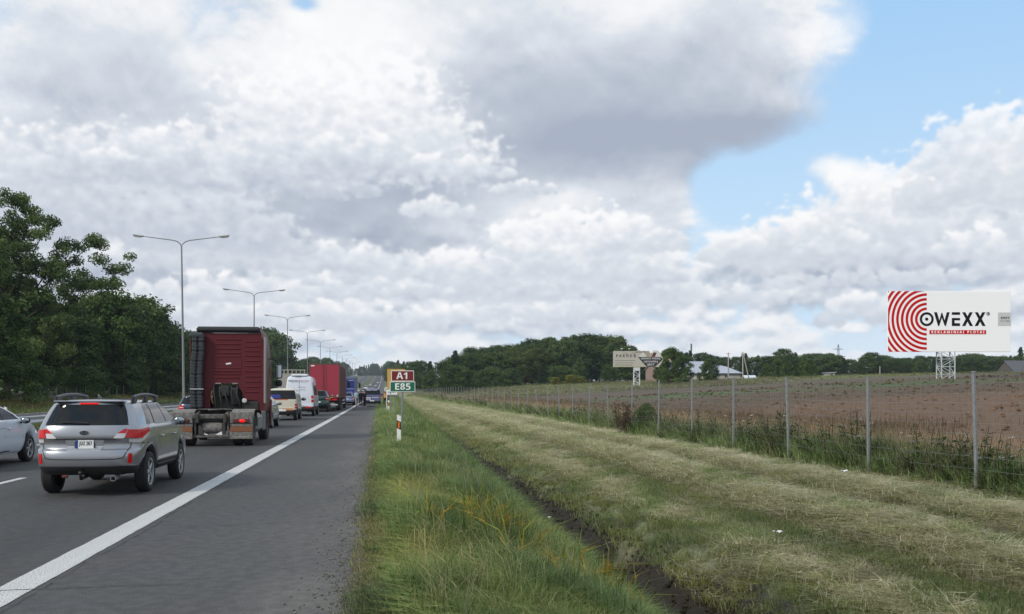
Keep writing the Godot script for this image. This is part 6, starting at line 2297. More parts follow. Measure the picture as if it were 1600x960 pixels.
func build_wagon() -> void:
	var o := thing("station_wagon", "silver station wagon with roof rails and plate JUZ 267, nearest on the right lane", "car", Vector3(-4.83, 0.0, -16.3))
	var silver := paint("silver_paint", Color(0.33, 0.34, 0.36), 0.85, 0.30)
	var spec := spec_of("wagon", 0.905, 0.955, 1.0)
	var sh := car_body(o, spec, silver, 3)
	var dark: Material = mats["dark_plastic"]
	var line := mat("seam_dark", Color(0.01, 0.01, 0.011), 0.8)
	for s in [1.0, -1.0]:
		# tail lamp: red outside, clear corner inside, wrapping round the side
		var g := Geo.new()
		var k := [[0.615, 0.965], [0.875, 0.94], [0.878, 1.08], [0.65, 1.095]]
		var c := [[0.44, 0.955], [0.60, 0.955], [0.62, 1.03], [0.50, 1.03]]
		var r2 := [[0.50, 1.035], [0.62, 1.035], [0.645, 1.10], [0.60, 1.105]]
		var low := [[0.66, 0.885], [0.868, 0.865], [0.872, 0.925], [0.66, 0.945]]
		for t in [k, c, r2, low]:
			if s < 0:
				for q in t: q[0] = -q[0]
				var w = t[0]
				t[0] = t[1]; t[1] = w
				w = t[2]
				t[2] = t[3]; t[3] = w
		sh.tail_piece(g, k, 0.014, 8)
		sh.tail_piece(g, r2, 0.012, 4)
		sh.flank_piece(g, [[-0.42, 0.94], [-0.52, 0.98], [-0.60, 1.085], [-0.42, 1.09]], 0.014, s, 5)
		var lamp := part(o, "tail_light", g, red_lens())
		var cl := Geo.new()
		sh.tail_piece(cl, c, 0.013, 4)
		sh.tail_piece(cl, low, 0.013, 5)
		part(lamp, "clear_lens", cl, mat("clear_lens", Color(0.62, 0.58, 0.58), 0.1, 0.1, 0.5))
		var rf := Geo.new()
		var k3 := [[0.665, 0.545], [0.715, 0.545], [0.72, 0.705], [0.672, 0.705]]
		if s < 0:
			k3 = [[-0.715, 0.545], [-0.665, 0.545], [-0.672, 0.705], [-0.72, 0.705]]
		sh.tail_piece(rf, k3, 0.010, 3)
		part(o, "rear_reflector", rf, red_lens())
		# roof rail
		var rr := Geo.new()
		var path := PackedVector3Array()
		for i in 9:
			var z := -0.62 - i * 0.215
			path.append(Vector3(s * (0.615 - 0.0 * i), 1.575 + 0.085 * sin(PI * clampf(i / 8.0, 0.06, 0.94)) ** 0.4, z))
		rr.tube(path, PackedFloat32Array([0.03, 0.034, 0.034, 0.034, 0.034, 0.034, 0.034, 0.034, 0.03]), 8)
		for z in [-0.72, -1.5, -2.25]:
			rr.box(Vector3(s * 0.615, 1.585, z), Vector3(0.06, 0.13, 0.24), 0.025)
		part(o, "roof_rail", rr, mat("rail_black", Color(0.03, 0.03, 0.032), 0.45))
		# door handles, seams and sill
		for z in [-1.62, -2.62]:
			var hg := Geo.new()
			var q := sh.flank(z, 0.93, s)
			hg.box(q[0] + Vector3(s * 0.022, 0, 0), Vector3(0.03, 0.032, 0.20), 0.01)
			part(o, "door_handle", hg, silver)
		var sg := Geo.new()
		seam_line(sg, sh, [[-1.36, 1.15], [-1.40, 1.0], [-1.50, 0.72], [-1.62, 0.45], [-1.68, 0.36]], s)
		seam_line(sg, sh, [[-2.36, 1.15], [-2.37, 0.8], [-2.36, 0.5], [-2.34, 0.36]], s)
		seam_line(sg, sh, [[-3.30, 1.08], [-3.33, 0.8], [-3.30, 0.5], [-3.26, 0.36]], s)
		seam_line(sg, sh, [[-0.44, 0.86], [-0.70, 0.85], [-0.76, 0.79]], s)
		part(o, "door_seam", sg, line)
		var sl := Geo.new()
		sh.flank_piece(sl, [[-1.48, 0.335], [-3.30, 0.335], [-3.30, 0.44], [-1.48, 0.44]], 0.022, s, 8)
		part(o, "sill_guard", sl, dark)
		var st := Geo.new()
		seam_line(st, sh, [[-0.78, 1.155], [-1.4, 1.158], [-2.0, 1.155], [-2.7, 1.145], [-3.35, 1.12]], s, 0.009)
		part(o, "window_trim", st, mat("gloss_black", Color(0.012, 0.012, 0.014), 0.2))
	# hatch lines, plate recess, emblem, lamps and wiper
	var hl := Geo.new()
	tail_line(hl, sh, [[-0.70, 0.95], [-0.68, 0.80], [-0.60, 0.635], [-0.50, 0.618], [0.0, 0.612], [0.50, 0.618], [0.60, 0.635], [0.68, 0.80], [0.70, 0.95]], 0.007)
	tail_line(hl, sh, [[-0.47, 0.948], [0.47, 0.948]], 0.010)
	part(o, "hatch_seam", hl, line)
	var rec := Geo.new()
	sh.tail_piece(rec, [[-0.26, 0.745], [0.26, 0.745], [0.30, 0.925], [-0.30, 0.925]], 0.004, 6)
	part(o, "plate_recess", rec, paint("silver_light", Color(0.42, 0.43, 0.45), 0.5, 0.35))
	var q := sh.tail(0.0, 0.845)
	var pf := Geo.new()
	pf.box(q[0] + Vector3(0, 0, 0.008), Vector3(0.315, 0.185, 0.016), 0.006)
	part(o, "plate_frame", pf, dark)
	lettered(o, q[0] + Vector3(0, 0.008, 0.018), "JUZ 267", 0.285, 0.155, 0.062)
	var em := Geo.new()
	var qe := sh.tail(0.0, 1.045)
	em.X = Transform3D(Basis.from_scale(Vector3(1, 0.52, 1)), qe[0] + Vector3(0, 0, 0.004))
	em.prism(arc_ring(Vector2.ZERO, 0.062, 0.076, 0, TAU, 28), 0.0, 0.012)
	for st in [[-0.030, 0.012, 0.020], [0.012, 0.034, 0.010], [0.022, 0.0, 0.010], [0.040, 0.022, 0.010], [0.008, -0.03, 0.010], [0.036, -0.026, 0.010]]:
		var star := PackedVector2Array()
		for k in 8:
			var rr2: float = st[2] * (1.0 if k % 2 == 0 else 0.38)
			star.append(Vector2(st[0], st[1]) + Vector2(cos(TAU * k / 8), sin(TAU * k / 8) * 1.6) * rr2)
		em.prism(star, 0.002, 0.010)
	part(o, "emblem", em, mat("chrome", Color(0.70, 0.71, 0.72), 0.1, 1.0))
	var eb := Geo.new()
	eb.X = Transform3D(Basis.from_scale(Vector3(1, 0.52, 1)), qe[0] + Vector3(0, 0, 0.003))
	eb.prism(disc2(Vector2.ZERO, 0.064, 28), -0.002, 0.003)
	part(o, "emblem_field", eb, mat("emblem_dark", Color(0.02, 0.03, 0.06), 0.2))
	var hb := Geo.new()
	hb.X = Transform3D(Basis(Vector3.RIGHT, -0.5), Vector3(0, 1.528, -0.352))
	hb.box(Vector3.ZERO, Vector3(0.30, 0.045, 0.03), 0.012)
	part(o, "high_brake_light", hb, glow_red("brake_red", 0.7))
	var sp := Geo.new()
	sp.box(Vector3(0, 1.555, -0.40), Vector3(1.12, 0.03, 0.16), 0.014)
	part(o, "roof_spoiler", sp, silver)
	var wp := Geo.new()
	var wa := sh.tail(0.05, 1.19)
	var wb := sh.tail(-0.38, 1.205)
	wp.tube(PackedVector3Array([wa[0] + wa[1] * 0.03, (wa[0] + wb[0]) * 0.5 + wa[1] * 0.05, wb[0] + wb[1] * 0.02]), PackedFloat32Array([0.014, 0.010, 0.007]), 6)
	part(o, "rear_wiper", wp, dark)
	var th := Geo.new()
	th.tube(PackedVector3Array([Vector3(-0.02, 0.33, -0.35), Vector3(-0.02, 0.31, 0.02), Vector3(-0.02, 0.38, 0.07)]), PackedFloat32Array([0.03, 0.028, 0.022]), 8)
	th.ball(Vector3(-0.02, 0.405, 0.07), Vector3(0.03, 0.03, 0.03), 10, 6)
	part(o, "tow_hitch", th, mat("brake_dark", Color()))
	var fl := Geo.new()
	fl.box(Vector3(-0.28, 0.345, -0.02), Vector3(0.10, 0.05, 0.03), 0.01)
	part(o, "rear_fog_light", fl, mat("lamp_dirty_red", Color(0.10, 0.02, 0.018), 0.5))
	var ex := Geo.new()
	ex.lathe([Vector2(0.045, -0.30), Vector2(0.045, 0.0), Vector2(0.038, 0.0), Vector2(0.036, -0.25)], Vector3(0.45, 0.30, -0.06), Vector3.BACK, 14)
	part(o, "exhaust_pipe", ex, mat("alloy", Color()))
	mirror_pair(o, sh, -3.12, 1.13, mat("dark_plastic", Color()))
	var an := Geo.new()
	an.tube(PackedVector3Array([Vector3(0, 1.60, -0.95), Vector3(0, 1.64, -0.90), Vector3(0, 1.66, -0.86)]), PackedFloat32Array([0.03, 0.02, 0.008]), 6)
	part(o, "aerial_fin", an, silver)


func glow_red(called: String, e: float) -> StandardMaterial3D:
	var m := mat(called, Color(0.45, 0.01, 0.01), 0.15)
	m.emission_enabled = true
	m.emission = Color(1.0, 0.03, 0.02)
	m.emission_energy_multiplier = e
	return m


# tail fittings shared by the plainer cars
func plain_tail(o: Node3D, sh: Shell, lamp: Array, plate_y: float, bump_y: float, text := "") -> void:
	for s in [1.0, -1.0]:
		var k := [[lamp[0], lamp[2]], [lamp[1], lamp[2]], [lamp[1], lamp[3]], [lamp[0], lamp[3]]]
		if s < 0:
			k = [[-lamp[1], lamp[2]], [-lamp[0], lamp[2]], [-lamp[0], lamp[3]], [-lamp[1], lamp[3]]]
		var g := Geo.new()
		sh.tail_piece(g, k, 0.014, 6)
		var l := part(o, "tail_light", g, red_lens())
		var c := Geo.new()
		var m: float = lerpf(lamp[2], lamp[3], 0.38)
		var m2: float = lerpf(lamp[2], lamp[3], 0.55)
		sh.tail_piece(c, [[k[0][0], m], [k[1][0], m], [k[1][0], m2], [k[0][0], m2]], 0.018, 4)
		part(l, "clear_lens", c, mat("clear_lens", Color(0.62, 0.58, 0.58), 0.1, 0.1, 0.5))
	var q := sh.tail(0.0, plate_y)
	lettered(o, q[0] + Vector3(0, 0, 0.012), text, 0.50, 0.11)
	var hl := Geo.new()
	tail_line(hl, sh, [[-0.62, bump_y], [0.62, bump_y]], 0.010)
	part(o, "hatch_seam", hl, mat("seam_dark", Color(0.01, 0.01, 0.011), 0.8))


func side_seams(o: Node3D, sh: Shell, zs: Array, y0: float, y1: float, handle_y: float, body: Material) -> void:
	for s in [1.0, -1.0]:
		var sg := Geo.new()
		for z in zs:
			seam_line(sg, sh, [[z, y1], [z, (y0 + y1) * 0.5], [z, y0]], s)
		part(o, "door_seam", sg, mat("seam_dark", Color(0.01, 0.01, 0.011), 0.8))
		for z in zs.slice(0, -1):
			var q := sh.flank(z - 0.20, handle_y, s)
			var hg := Geo.new()
			hg.box(q[0] + Vector3(s * 0.02, 0, 0), Vector3(0.03, 0.03, 0.18), 0.01)
			part(o, "door_handle", hg, body)


func build_cars() -> void:
	build_wagon()
	# pale sedan in the left lane
	var o := thing("sedan", "pale silver-blue sedan in the left lane cut off by the frame's left edge", "car", Vector3(-9.52, 0.0, -21.15))
	var pale := paint("pale_blue_paint", Color(0.66, 0.71, 0.78), 0.05, 0.3)
	var sh := car_body(o, spec_of("sedan", 1.0, 1.0, 1.01, 0.33), pale, 1)
	plain_tail(o, sh, [0.50, 0.86, 0.80, 0.95], 0.70, 0.62)
	side_seams(o, sh, [-1.42, -2.22, -3.30], 0.34, 1.0, 0.86, pale)
	mirror_pair(o, sh, -3.12, 1.0, mats["gloss_black"])
	for s in [1.0, -1.0]:
		var tr := Geo.new()
		seam_line(tr, sh, [[-0.72, 0.40], [-1.5, 0.335], [-2.4, 0.335], [-3.38, 0.34]], s, 0.014)
		part(o, "dark_sill_line", tr, mats["dark_plastic"])
		var ch := Geo.new()
		seam_line(ch, sh, [[-1.25, 1.045], [-2.2, 1.04], [-3.35, 1.02]], s, 0.010)
		part(o, "window_trim", ch, mats["chrome"])
		var cr := Geo.new()
		seam_line(cr, sh, [[-0.9, 0.87], [-2.2, 0.87], [-3.9, 0.80]], s, 0.007)
		part(o, "flank_crease", cr, paint("pale_blue_dark", Color(0.33, 0.36, 0.41), 0.3, 0.4))
	# silver estate beside the truck
	o = thing("estate_car", "small silver estate car half hidden by the red truck tractor", "car", at(-6.02, 45.0))
	var grey := paint("estate_paint", Color(0.44, 0.46, 0.49), 0.5, 0.35)
	sh = car_body(o, spec_of("wagon", 0.93, 0.955, 0.96, 0.31), grey, 2)
	plain_tail(o, sh, [0.70, 0.86, 0.82, 1.08], 0.74, 0.62)
	side_seams(o, sh, [-1.36, -2.22, -3.05], 0.38, 1.08, 0.90, grey)
	mirror_pair(o, sh, -2.9, 1.09, mats["dark_plastic"])
	# cream van
	o = thing("cream_van", "cream box-shaped van with dark rear window behind the silver estate", "van", at(-5.92, 57.2))
	var cream := paint("cream_paint", Color(0.60, 0.56, 0.44), 0.0, 0.4)
	sh = car_body(o, spec_of("boxvan", 1.0, 0.97, 1.04, 0.31), cream, 4)
	plain_tail(o, sh, [0.74, 0.855, 0.70, 0.98], 0.60, 0.70)
	side_seams(o, sh, [-1.2, -2.26, -3.12], 0.40, 1.15, 1.0, cream)
	mirror_pair(o, sh, -2.95, 1.2, mats["dark_plastic"], 1.3)
	var stripe := Geo.new()
	sh.tail_piece(stripe, [[-0.80, 1.205], [0.36, 1.205], [0.36, 1.25], [-0.80, 1.25]], 0.012, 6)
	part(o, "orange_strip", stripe, mat("orange_strip", Color(0.52, 0.13, 0.05), 0.4))
	var bl := Geo.new()
	sh.tail_piece(bl, [[-0.70, 1.30], [-0.05, 1.30], [-0.10, 1.52], [-0.66, 1.52]], 0.006, 5)
	part(o, "blue_sticker", bl, mat("blue_sticker", Color(0.015, 0.03, 0.20), 0.4))
	var ob := Geo.new()
	sh.tail_piece(ob, [[0.05, 0.60], [0.72, 0.60], [0.72, 0.69], [0.05, 0.69]], 0.02, 4)
	part(o, "bumper_reflector", ob, mat("bumper_orange", Color(0.42, 0.16, 0.06), 0.5))
	# tall white van
	o = thing("white_van", "tall white delivery van with high roof and lettering on its rear doors", "van", at(-5.72, 66.5))
	var white := paint("van_white", Color(0.66, 0.69, 0.75), 0.0, 0.35)
	sh = car_body(o, spec_of("tallvan", 1.0, 1.0, 1.04, 0.34), white, 4, false)
	plain_tail(o, sh, [0.80, 0.965, 0.95, 1.42], 0.78, 0.70)
	side_seams(o, sh, [-2.2, -3.5, -4.5], 0.5, 1.5, 1.15, white)
	mirror_pair(o, sh, -4.45, 1.45, mats["dark_plastic"], 1.5)
	var vl := Geo.new()
	tail_line(vl, sh, [[0.0, 0.72], [0.0, 2.5]], 0.010)
	tail_line(vl, sh, [[-0.78, 2.28], [0.78, 2.28]], 0.006)
	part(o, "door_seam", vl, mats["seam_dark"])
	var cp := Geo.new()
	cp.box(Vector3(0, 2.79, -0.55), Vector3(1.12, 0.16, 0.75), 0.05)
	part(o, "roof_cap", cp, white)
	var vt := Geo.new()
	vt.box(Vector3(-0.1, 2.745, -0.17), Vector3(0.42, 0.07, 0.03), 0.01)
	part(o, "roof_vent", vt, mat("vent_grey", Color(0.22, 0.24, 0.26), 0.6))
	for t in [[-0.42, 2.40, 0.62, 0.09, "print_dark_blue", Color(0.03, 0.03, 0.10)], [0.28, 2.40, 0.62, 0.07, "print_dull_red", Color(0.38, 0.10, 0.14)], [0.16, 1.98, 0.50, 0.06, "print_pale", Color(0.30, 0.31, 0.36)], [0.20, 1.80, 0.34, 0.06, "print_pale", Color(0.30, 0.31, 0.36)]]:
		var tg := Geo.new()
		var r := RandomNumberGenerator.new()
		r.seed = int(t[1] * 100)
		var x: float = t[0] - t[2] / 2
		while x < t[0] + t[2] / 2:
			var w := r.randf_range(0.03, 0.055)
			var q := sh.tail(x + w / 2, t[1])
			tg.box(q[0] + Vector3(0, 0, 0.004), Vector3(w, t[3] * r.randf_range(0.6, 1.0), 0.008))
			x += w + 0.014
		part(o, "faded_writing", tg, mat(t[4], t[5], 0.6))
	var sw := Geo.new()
	sh.flank_piece(sw, [[-0.55, 1.42], [-3.3, 1.42], [-3.3, 2.10], [-0.55, 2.10]], 0.006, 1.0, 8)
	part(o, "side_window", sw, mats["gloss_black"])
	var rb := Geo.new()
	sh.tail_piece(rb, [[0.40, 0.56], [0.86, 0.56], [0.86, 0.63], [0.40, 0.63]], 0.015, 4)
	part(o, "rear_reflector", rb, red_lens())
	# dark cross-country car
	o = thing("dark_green_car", "dark green car with red tail light in front of the white van", "car", at(-5.35, 79.0))
	var dg := paint("dark_green_paint", Color(0.015, 0.045, 0.045), 0.2, 0.3)
	sh = car_body(o, spec_of("wagon", 0.9, 0.99, 1.12, 0.36), dg, 3)
	plain_tail(o, sh, [0.66, 0.87, 0.96, 1.22], 0.82, 0.70)
	side_seams(o, sh, [-1.3, -2.1, -2.95], 0.4, 1.2, 1.0, dg)
	mirror_pair(o, sh, -2.8, 1.28, mats["dark_plastic"], 1.2)
	var rw := Geo.new()
	sh.flank_piece(rw, [[-0.5, 1.33], [-0.62, 1.33], [-0.85, 1.66], [-0.72, 1.66]], 0.012, 1.0, 3)
	part(o, "pale_pillar", rw, mat("van_white", Color()))
	# dark car with red tail light in the left lane
	o = thing("dark_blue_car", "dark blue car with red tail light left of the truck tractor", "car", at(-9.0, 47.5))
	var db := paint("dark_blue_paint", Color(0.02, 0.03, 0.06), 0.2, 0.3)
	sh = car_body(o, spec_of("wagon", 0.9, 0.96, 0.95, 0.31), db, 2)
	plain_tail(o, sh, [0.52, 0.87, 0.86, 1.03], 0.72, 0.6)
	side_seams(o, sh, [-1.3, -2.1, -2.95], 0.4, 1.05, 0.9, db)
	mirror_pair(o, sh, -2.8, 1.08, mats["dark_plastic"])
	# police-like purple van on the shoulder
	o = thing("purple_van", "dusty purple-blue van parked on the hard shoulder with people beside it", "van", at(-1.30, 104.0))
	var pv := paint("purple_paint", Color(0.085, 0.095, 0.22), 0.1, 0.4)
	sh = car_body(o, spec_of("boxvan", 1.1, 1.08, 1.06, 0.33), pv, 3)
	plain_tail(o, sh, [0.83, 0.93, 0.80, 1.15], 0.62, 0.66)
	side_seams(o, sh, [-1.3, -2.5, -3.4], 0.42, 1.15, 1.0, pv)
	mirror_pair(o, sh, -3.25, 1.25, mats["dark_plastic"], 1.3)
	var pb := Geo.new()
	sh.tail_piece(pb, [[-0.80, 0.76], [-0.12, 0.76], [-0.12, 1.00], [-0.80, 1.00]], 0.012, 4)
	sh.tail_piece(pb, [[0.02, 0.95], [0.70, 0.95], [0.70, 1.01], [0.02, 1.01]], 0.012, 4)
	sh.tail_piece(pb, [[-0.55, 1.74], [-0.05, 1.74], [-0.05, 1.79], [-0.55, 1.79]], 0.012, 4)
	sh.tail_piece(pb, [[0.05, 1.75], [0.55, 1.75], [0.55, 1.79], [0.05, 1.79]], 0.012, 4)
	part(o, "pale_panel", pb, mat("van_white", Color()))
	var pw := Geo.new()
	for k in 6:
		var q := sh.tail(-0.72 + k * 0.10, 0.88)
		pw.box(q[0] + Vector3(0, 0, 0.014), Vector3(0.075, 0.10, 0.01))
	part(o, "faded_writing", pw, mat("print_grey", Color()))
	# a small pale car ahead of the van
	o = thing("small_blue_car", "small pale blue hatchback in the lane left of the parked van", "car", at(-4.3, 112.0))
	var lb := paint("light_blue_paint", Color(0.22, 0.26, 0.42), 0.3, 0.35)
	sh = car_body(o, spec_of("wagon", 0.85, 0.94, 0.93, 0.30), lb, 2)
	plain_tail(o, sh, [0.60, 0.84, 0.86, 1.03], 0.72, 0.6)
	mirror_pair(o, sh, -2.65, 1.06, mats["dark_plastic"])
	far_cars()


func far_cars() -> void:
	# the queue further up the hill and the oncoming cars
	var protos_ := []
	for q in [["wagon", 0.92, 0.97, 0.97, Color(0.60, 0.60, 0.60), "white"], ["sedan", 0.98, 0.98, 1.0, Color(0.03, 0.035, 0.05), "dark"], ["sedan", 0.95, 0.97, 1.0, Color(0.35, 0.37, 0.40), "silver"], ["boxvan", 1.05, 1.0, 1.0, Color(0.66, 0.66, 0.66), "white"], ["wagon", 0.9, 0.96, 0.96, Color(0.25, 0.02, 0.02), "red"]]:
		var body := paint("far_paint_" + q[5] + q[0], q[4], 0.1, 0.35)
		protos_.append([q, body])
	var list := [[-5.2, 128.0, 3, "white van ahead of the blue truck in the right lane"], [-8.9, 121.0, 1, "dark saloon in the left lane beside the blue truck"], [-5.0, 150.0, 0, "white estate car further up the right lane"], [-1.6, 136.0, 0, "white car on the shoulder whose roof shows above the purple van"],
		[-8.8, 140.0, 2, "silver saloon up the left lane"], [-5.1, 172.0, 1, "dark saloon up the right lane at the foot of the hill"], [-8.9, 166.0, 4, "red car up the left lane"], [-1.9, 176.0, 1, "dark saloon standing on the shoulder beyond the purple van"],
		[-5.0, 205.0, 2, "silver saloon starting up the hill"], [-8.8, 196.0, 3, "white van in the left lane starting up the hill"], [-1.8, 225.0, 4, "red car on the shoulder near the hill"],
		[-5.1, 270.0, 3, "white van on the lower hill, right lane"], [-8.7, 262.0, 1, "dark saloon on the lower hill, left lane"], [-5.0, 345.0, 0, "white estate car halfway up the hill"], [-8.9, 330.0, 2, "silver saloon halfway up the hill, left lane"],
		[-5.1, 440.0, 1, "dark saloon high on the hill, right lane"], [-8.8, 470.0, 3, "white van high on the hill, left lane"], [-5.0, 590.0, 2, "silver saloon near the hilltop, right lane"], [-8.9, 640.0, 0, "white estate car near the hilltop, left lane"], [-5.1, 800.0, 3, "white van just below the hilltop"],
		[-22.0, 190.0, 0, "oncoming white estate car on the opposite carriageway"], [-24.5, 240.0, 3, "oncoming white van on the opposite carriageway"], [-21.8, 420.0, 2, "oncoming silver saloon coming down the hill"], [-24.4, 560.0, 0, "oncoming white estate high on the opposite carriageway"]]
	var made := {}
	for q in list:
		var k: int = q[2]
		var o: Node3D
		if not made.has(k):
			var p = protos_[k]
			o = thing("car" if k != 3 else "van", q[3], "car" if k != 3 else "van", Vector3.ZERO, 0.0, "vehicles queueing up the hill")
			var sh := car_body(o, spec_of(p[0][0], p[0][1], p[0][2], p[0][3], 0.31), p[1], 2)
			if k == 3: plain_tail(o, sh, [0.76, 0.86, 0.72, 0.98], 0.60, 0.66)
			elif p[0][0] == "sedan": plain_tail(o, sh, [0.52, 0.84, 0.80, 0.94], 0.68, 0.6)
			else: plain_tail(o, sh, [0.58, 0.86, 0.86, 1.03], 0.72, 0.6)
			mirror_pair(o, sh, -2.85 if k != 3 else -3.05, 1.05 if k != 3 else 1.2, mats["dark_plastic"])
			made[k] = o
		else:
			o = copy(made[k], "car" if k != 3 else "van", q[3], "vehicles queueing up the hill" if q[0] > -15.0 else "oncoming vehicles")
		o.position = at(q[0], q[1])
		o.rotation = Vector3(atan2(road_h(q[1] + 2.0) - road_h(q[1] - 2.0), 4.0), 0, 0)
		if q[0] < -15.0:
			o.rotation = Vector3(-o.rotation.x, PI, 0)
			o.set_meta("group", "oncoming vehicles")


# ---------------------------------------------------------------- lorries
func truck_wheel(o: Node3D, at_: Vector3, R: float, w: float, side: float, dirty: Material) -> void:
	var g := Geo.new()
	var h := w / 2
	g.lathe([Vector2(R * 0.56, -h * 0.9), Vector2(R * 0.7, -h), Vector2(R * 0.92, -h * 0.95), Vector2(R, -h * 0.7), Vector2(R, h * 0.7), Vector2(R * 0.92, h * 0.95), Vector2(R * 0.7, h), Vector2(R * 0.56, h * 0.9)], Vector3.ZERO, Vector3(side, 0, 0), 28)
	var t := part(o, "wheel", g, mat("truck_tyre", Color(0.028, 0.027, 0.026), 0.9))
	t.position = at_
	var m := Geo.new()
	m.lathe([Vector2(R * 0.56, h * 0.88), Vector2(R * 0.53, h * 0.4), Vector2(R * 0.26, h * 0.3), Vector2(R * 0.22, h * 0.75), Vector2(0, h * 0.8)], Vector3.ZERO, Vector3(side, 0, 0), 20)
	part(t, "rim", m, dirty)


func build_tractor() -> void:
	var o := thing("truck_tractor", "dark red truck tractor without trailer, black intake duct down its back wall", "truck", at(-5.34, 30.9))
	var red := mat("maroon_paint", Color(0.100, 0.012, 0.017), 0.5)
	red.metallic_specular = 0.38
	var red2 := mat("maroon_rib", Color(0.11, 0.014, 0.02), 0.5)
	var black := mat("truck_black", Color(0.018, 0.018, 0.020), 0.6)
	var duct := mat("duct_grey", Color(0.030, 0.036, 0.042), 0.65)
	var dirt := mat("road_dirt_steel", Color(0.14, 0.13, 0.118), 0.85)
	var dirt2 := mat("guard_grey", Color(0.21, 0.20, 0.185), 0.8)
	dirt2.albedo_texture = tex(63, 0.03, 5, Color(0.55, 0.53, 0.5), Color(1, 1, 1), 256, 2.2)
	dirt2.uv1_triplanar = true
	dirt.albedo_texture = tex(64, 0.03, 5, Color(0.45, 0.42, 0.4), Color(1, 1, 1), 256, 2.2)
	dirt.uv1_triplanar = true
	# cab: rear wall outline in x,y lofted forward
	var zb := -3.35
	var g := Geo.new()
	var rows := []
	var half := [[1.18, 1.02], [1.20, 1.35], [1.215, 2.0], [1.21, 2.8], [1.16, 3.4], [1.10, 3.74], [1.04, 3.88], [0.90, 3.93], [0.0, 3.95]]
	for z in [0.0, -0.08, -1.2, -2.1, -2.25]:
		var line := PackedVector3Array()
		var k: float = 1.0 if z > -0.05 else 1.015 if z > -1.9 else 0.97
		for q in half:
			line.append(Vector3(q[0] * k, 1.0 + (q[1] - 1.0) * (1.0 if z > -2.0 else 0.985), zb + z))
		var l2 := line.duplicate()
		l2.reverse()
		for q in l2.slice(1):
			line.append(Vector3(-q.x, q.y, q.z))
		rows.append(line)
	g.grid(rows, true)
	var cab := part(o, "cab", g, red)
	var wall := Geo.new()
	# back wall with its arched cut-out for the engine
	var poly := PackedVector2Array([Vector2(-1.18, 1.02)])
	for q in [[-0.62, 1.02], [-0.60, 1.72], [-0.48, 1.95], [-0.30, 2.0], [0.16, 2.0], [0.32, 1.93], [0.45, 1.70], [0.48, 1.42], [0.98, 1.40], [1.06, 1.02], [1.18, 1.02], [1.20, 1.35], [1.215, 2.0], [1.21, 2.8], [1.16, 3.4], [1.10, 3.74], [-1.10, 3.74], [-1.16, 3.4], [-1.21, 2.8], [-1.215, 2.0], [-1.20, 1.35]]:
		poly.append(Vector2(q[0], q[1]))
	wall.X = Transform3D(Basis(), Vector3(0, 0, zb))
	wall.prism(poly, -0.04, 0.012)
	var bw := part(o, "back_wall", wall, red)
	for q in [[-0.42, 0.42, 3.52], [-0.42, 0.42, 3.36], [-0.42, 0.42, 3.20], [-0.42, 0.42, 3.05], [-0.46, 0.42, 2.94], [-0.52, 0.42, 2.42], [-0.52, 0.42, 2.32], [-0.52, 0.38, 2.20], [0.56, 1.02, 3.45], [0.56, 1.04, 3.28], [0.56, 1.06, 3.12], [0.56, 1.06, 2.96], [0.56, 1.08, 2.78], [0.56, 1.08, 2.60], [0.56, 1.08, 2.42], [0.56, 1.08, 2.24], [0.56, 1.08, 2.06], [0.56, 1.06, 1.88], [0.56, 1.02, 1.70]]:
		var rb := Geo.new()
		rb.box(Vector3((q[0] + q[1]) / 2, q[2], zb + 0.018), Vector3(q[1] - q[0], 0.055, 0.030), 0.013)
		part(bw, "rib", rb, red)
	for q in [[-0.48, 0.42, 2.52, 2.92]]:
		var fr := Geo.new()
		for e in [[q[0], q[2], q[1], q[2] + 0.025], [q[0], q[3] - 0.025, q[1], q[3]], [q[0], q[2], q[0] + 0.025, q[3]], [q[1] - 0.025, q[2], q[1], q[3]]]:
			fr.box(Vector3((e[0] + e[2]) / 2, (e[1] + e[3]) / 2, zb + 0.017), Vector3(e[2] - e[0], e[3] - e[1], 0.02), 0.005)
		part(bw, "panel_frame", fr, red2)
	var bd := Geo.new()
	bd.X = Transform3D(Basis(Vector3.BACK, 0.14), Vector3(0.0, 2.68, zb + 0.02))
	bd.box(Vector3.ZERO, Vector3(0.18, 0.055, 0.014), 0.004)
	part(bw, "badge", bd, mat("sign_white", Color()))
	# roof edge
	var rf := Geo.new()
	rf.box(Vector3(0, 3.86, zb + 0.02), Vector3(2.14, 0.20, 0.22), 0.07)
	part(o, "roof_edge", rf, black)
	var df := Geo.new()
	df.box(Vector3(0, 3.90, zb - 0.9), Vector3(1.96, 0.12, 1.5), 0.05)
	part(o, "roof_deflector", df, red)
	# intake duct: two ribbed pipes side by side
	for k in 2:
		var d := Geo.new()
		var dx := -1.07 + k * 0.215
		var path := [Vector3(dx - 0.02, 3.66, 0.17), Vector3(dx - 0.02, 3.42, 0.17), Vector3(dx - 0.02 + 0.0, 3.1, 0.17), Vector3(dx - 0.06, 2.75, 0.17), Vector3(dx - 0.08, 2.3, 0.17), Vector3(dx - 0.08, 1.6, 0.17), Vector3(dx - 0.06, 1.15, 0.17)]
		for i in path.size() - 1:
			var a: Vector3 = path[i]
			var b: Vector3 = path[i + 1]
			var c := (a + b) * 0.5
			var ln := (b - a).length()
			var an := atan2(b.x - a.x, -(b.y - a.y))
			d.X = Transform3D(Basis(Vector3.BACK, an), Vector3(c.x, c.y, zb + c.z))
			d.box(Vector3.ZERO, Vector3(0.205, ln + 0.05, 0.22), 0.05)
			for m in int(ln / 0.11):
				d.box(Vector3(0, -ln / 2 + 0.06 + m * 0.11, 0), Vector3(0.218, 0.03, 0.24), 0.012)
		d.X = Transform3D()
		part(o, "intake_duct", d, duct)
	var hood := Geo.new()
	hood.box(Vector3(-1.04, 3.64, zb + 0.16), Vector3(0.52, 0.22, 0.26), 0.08)
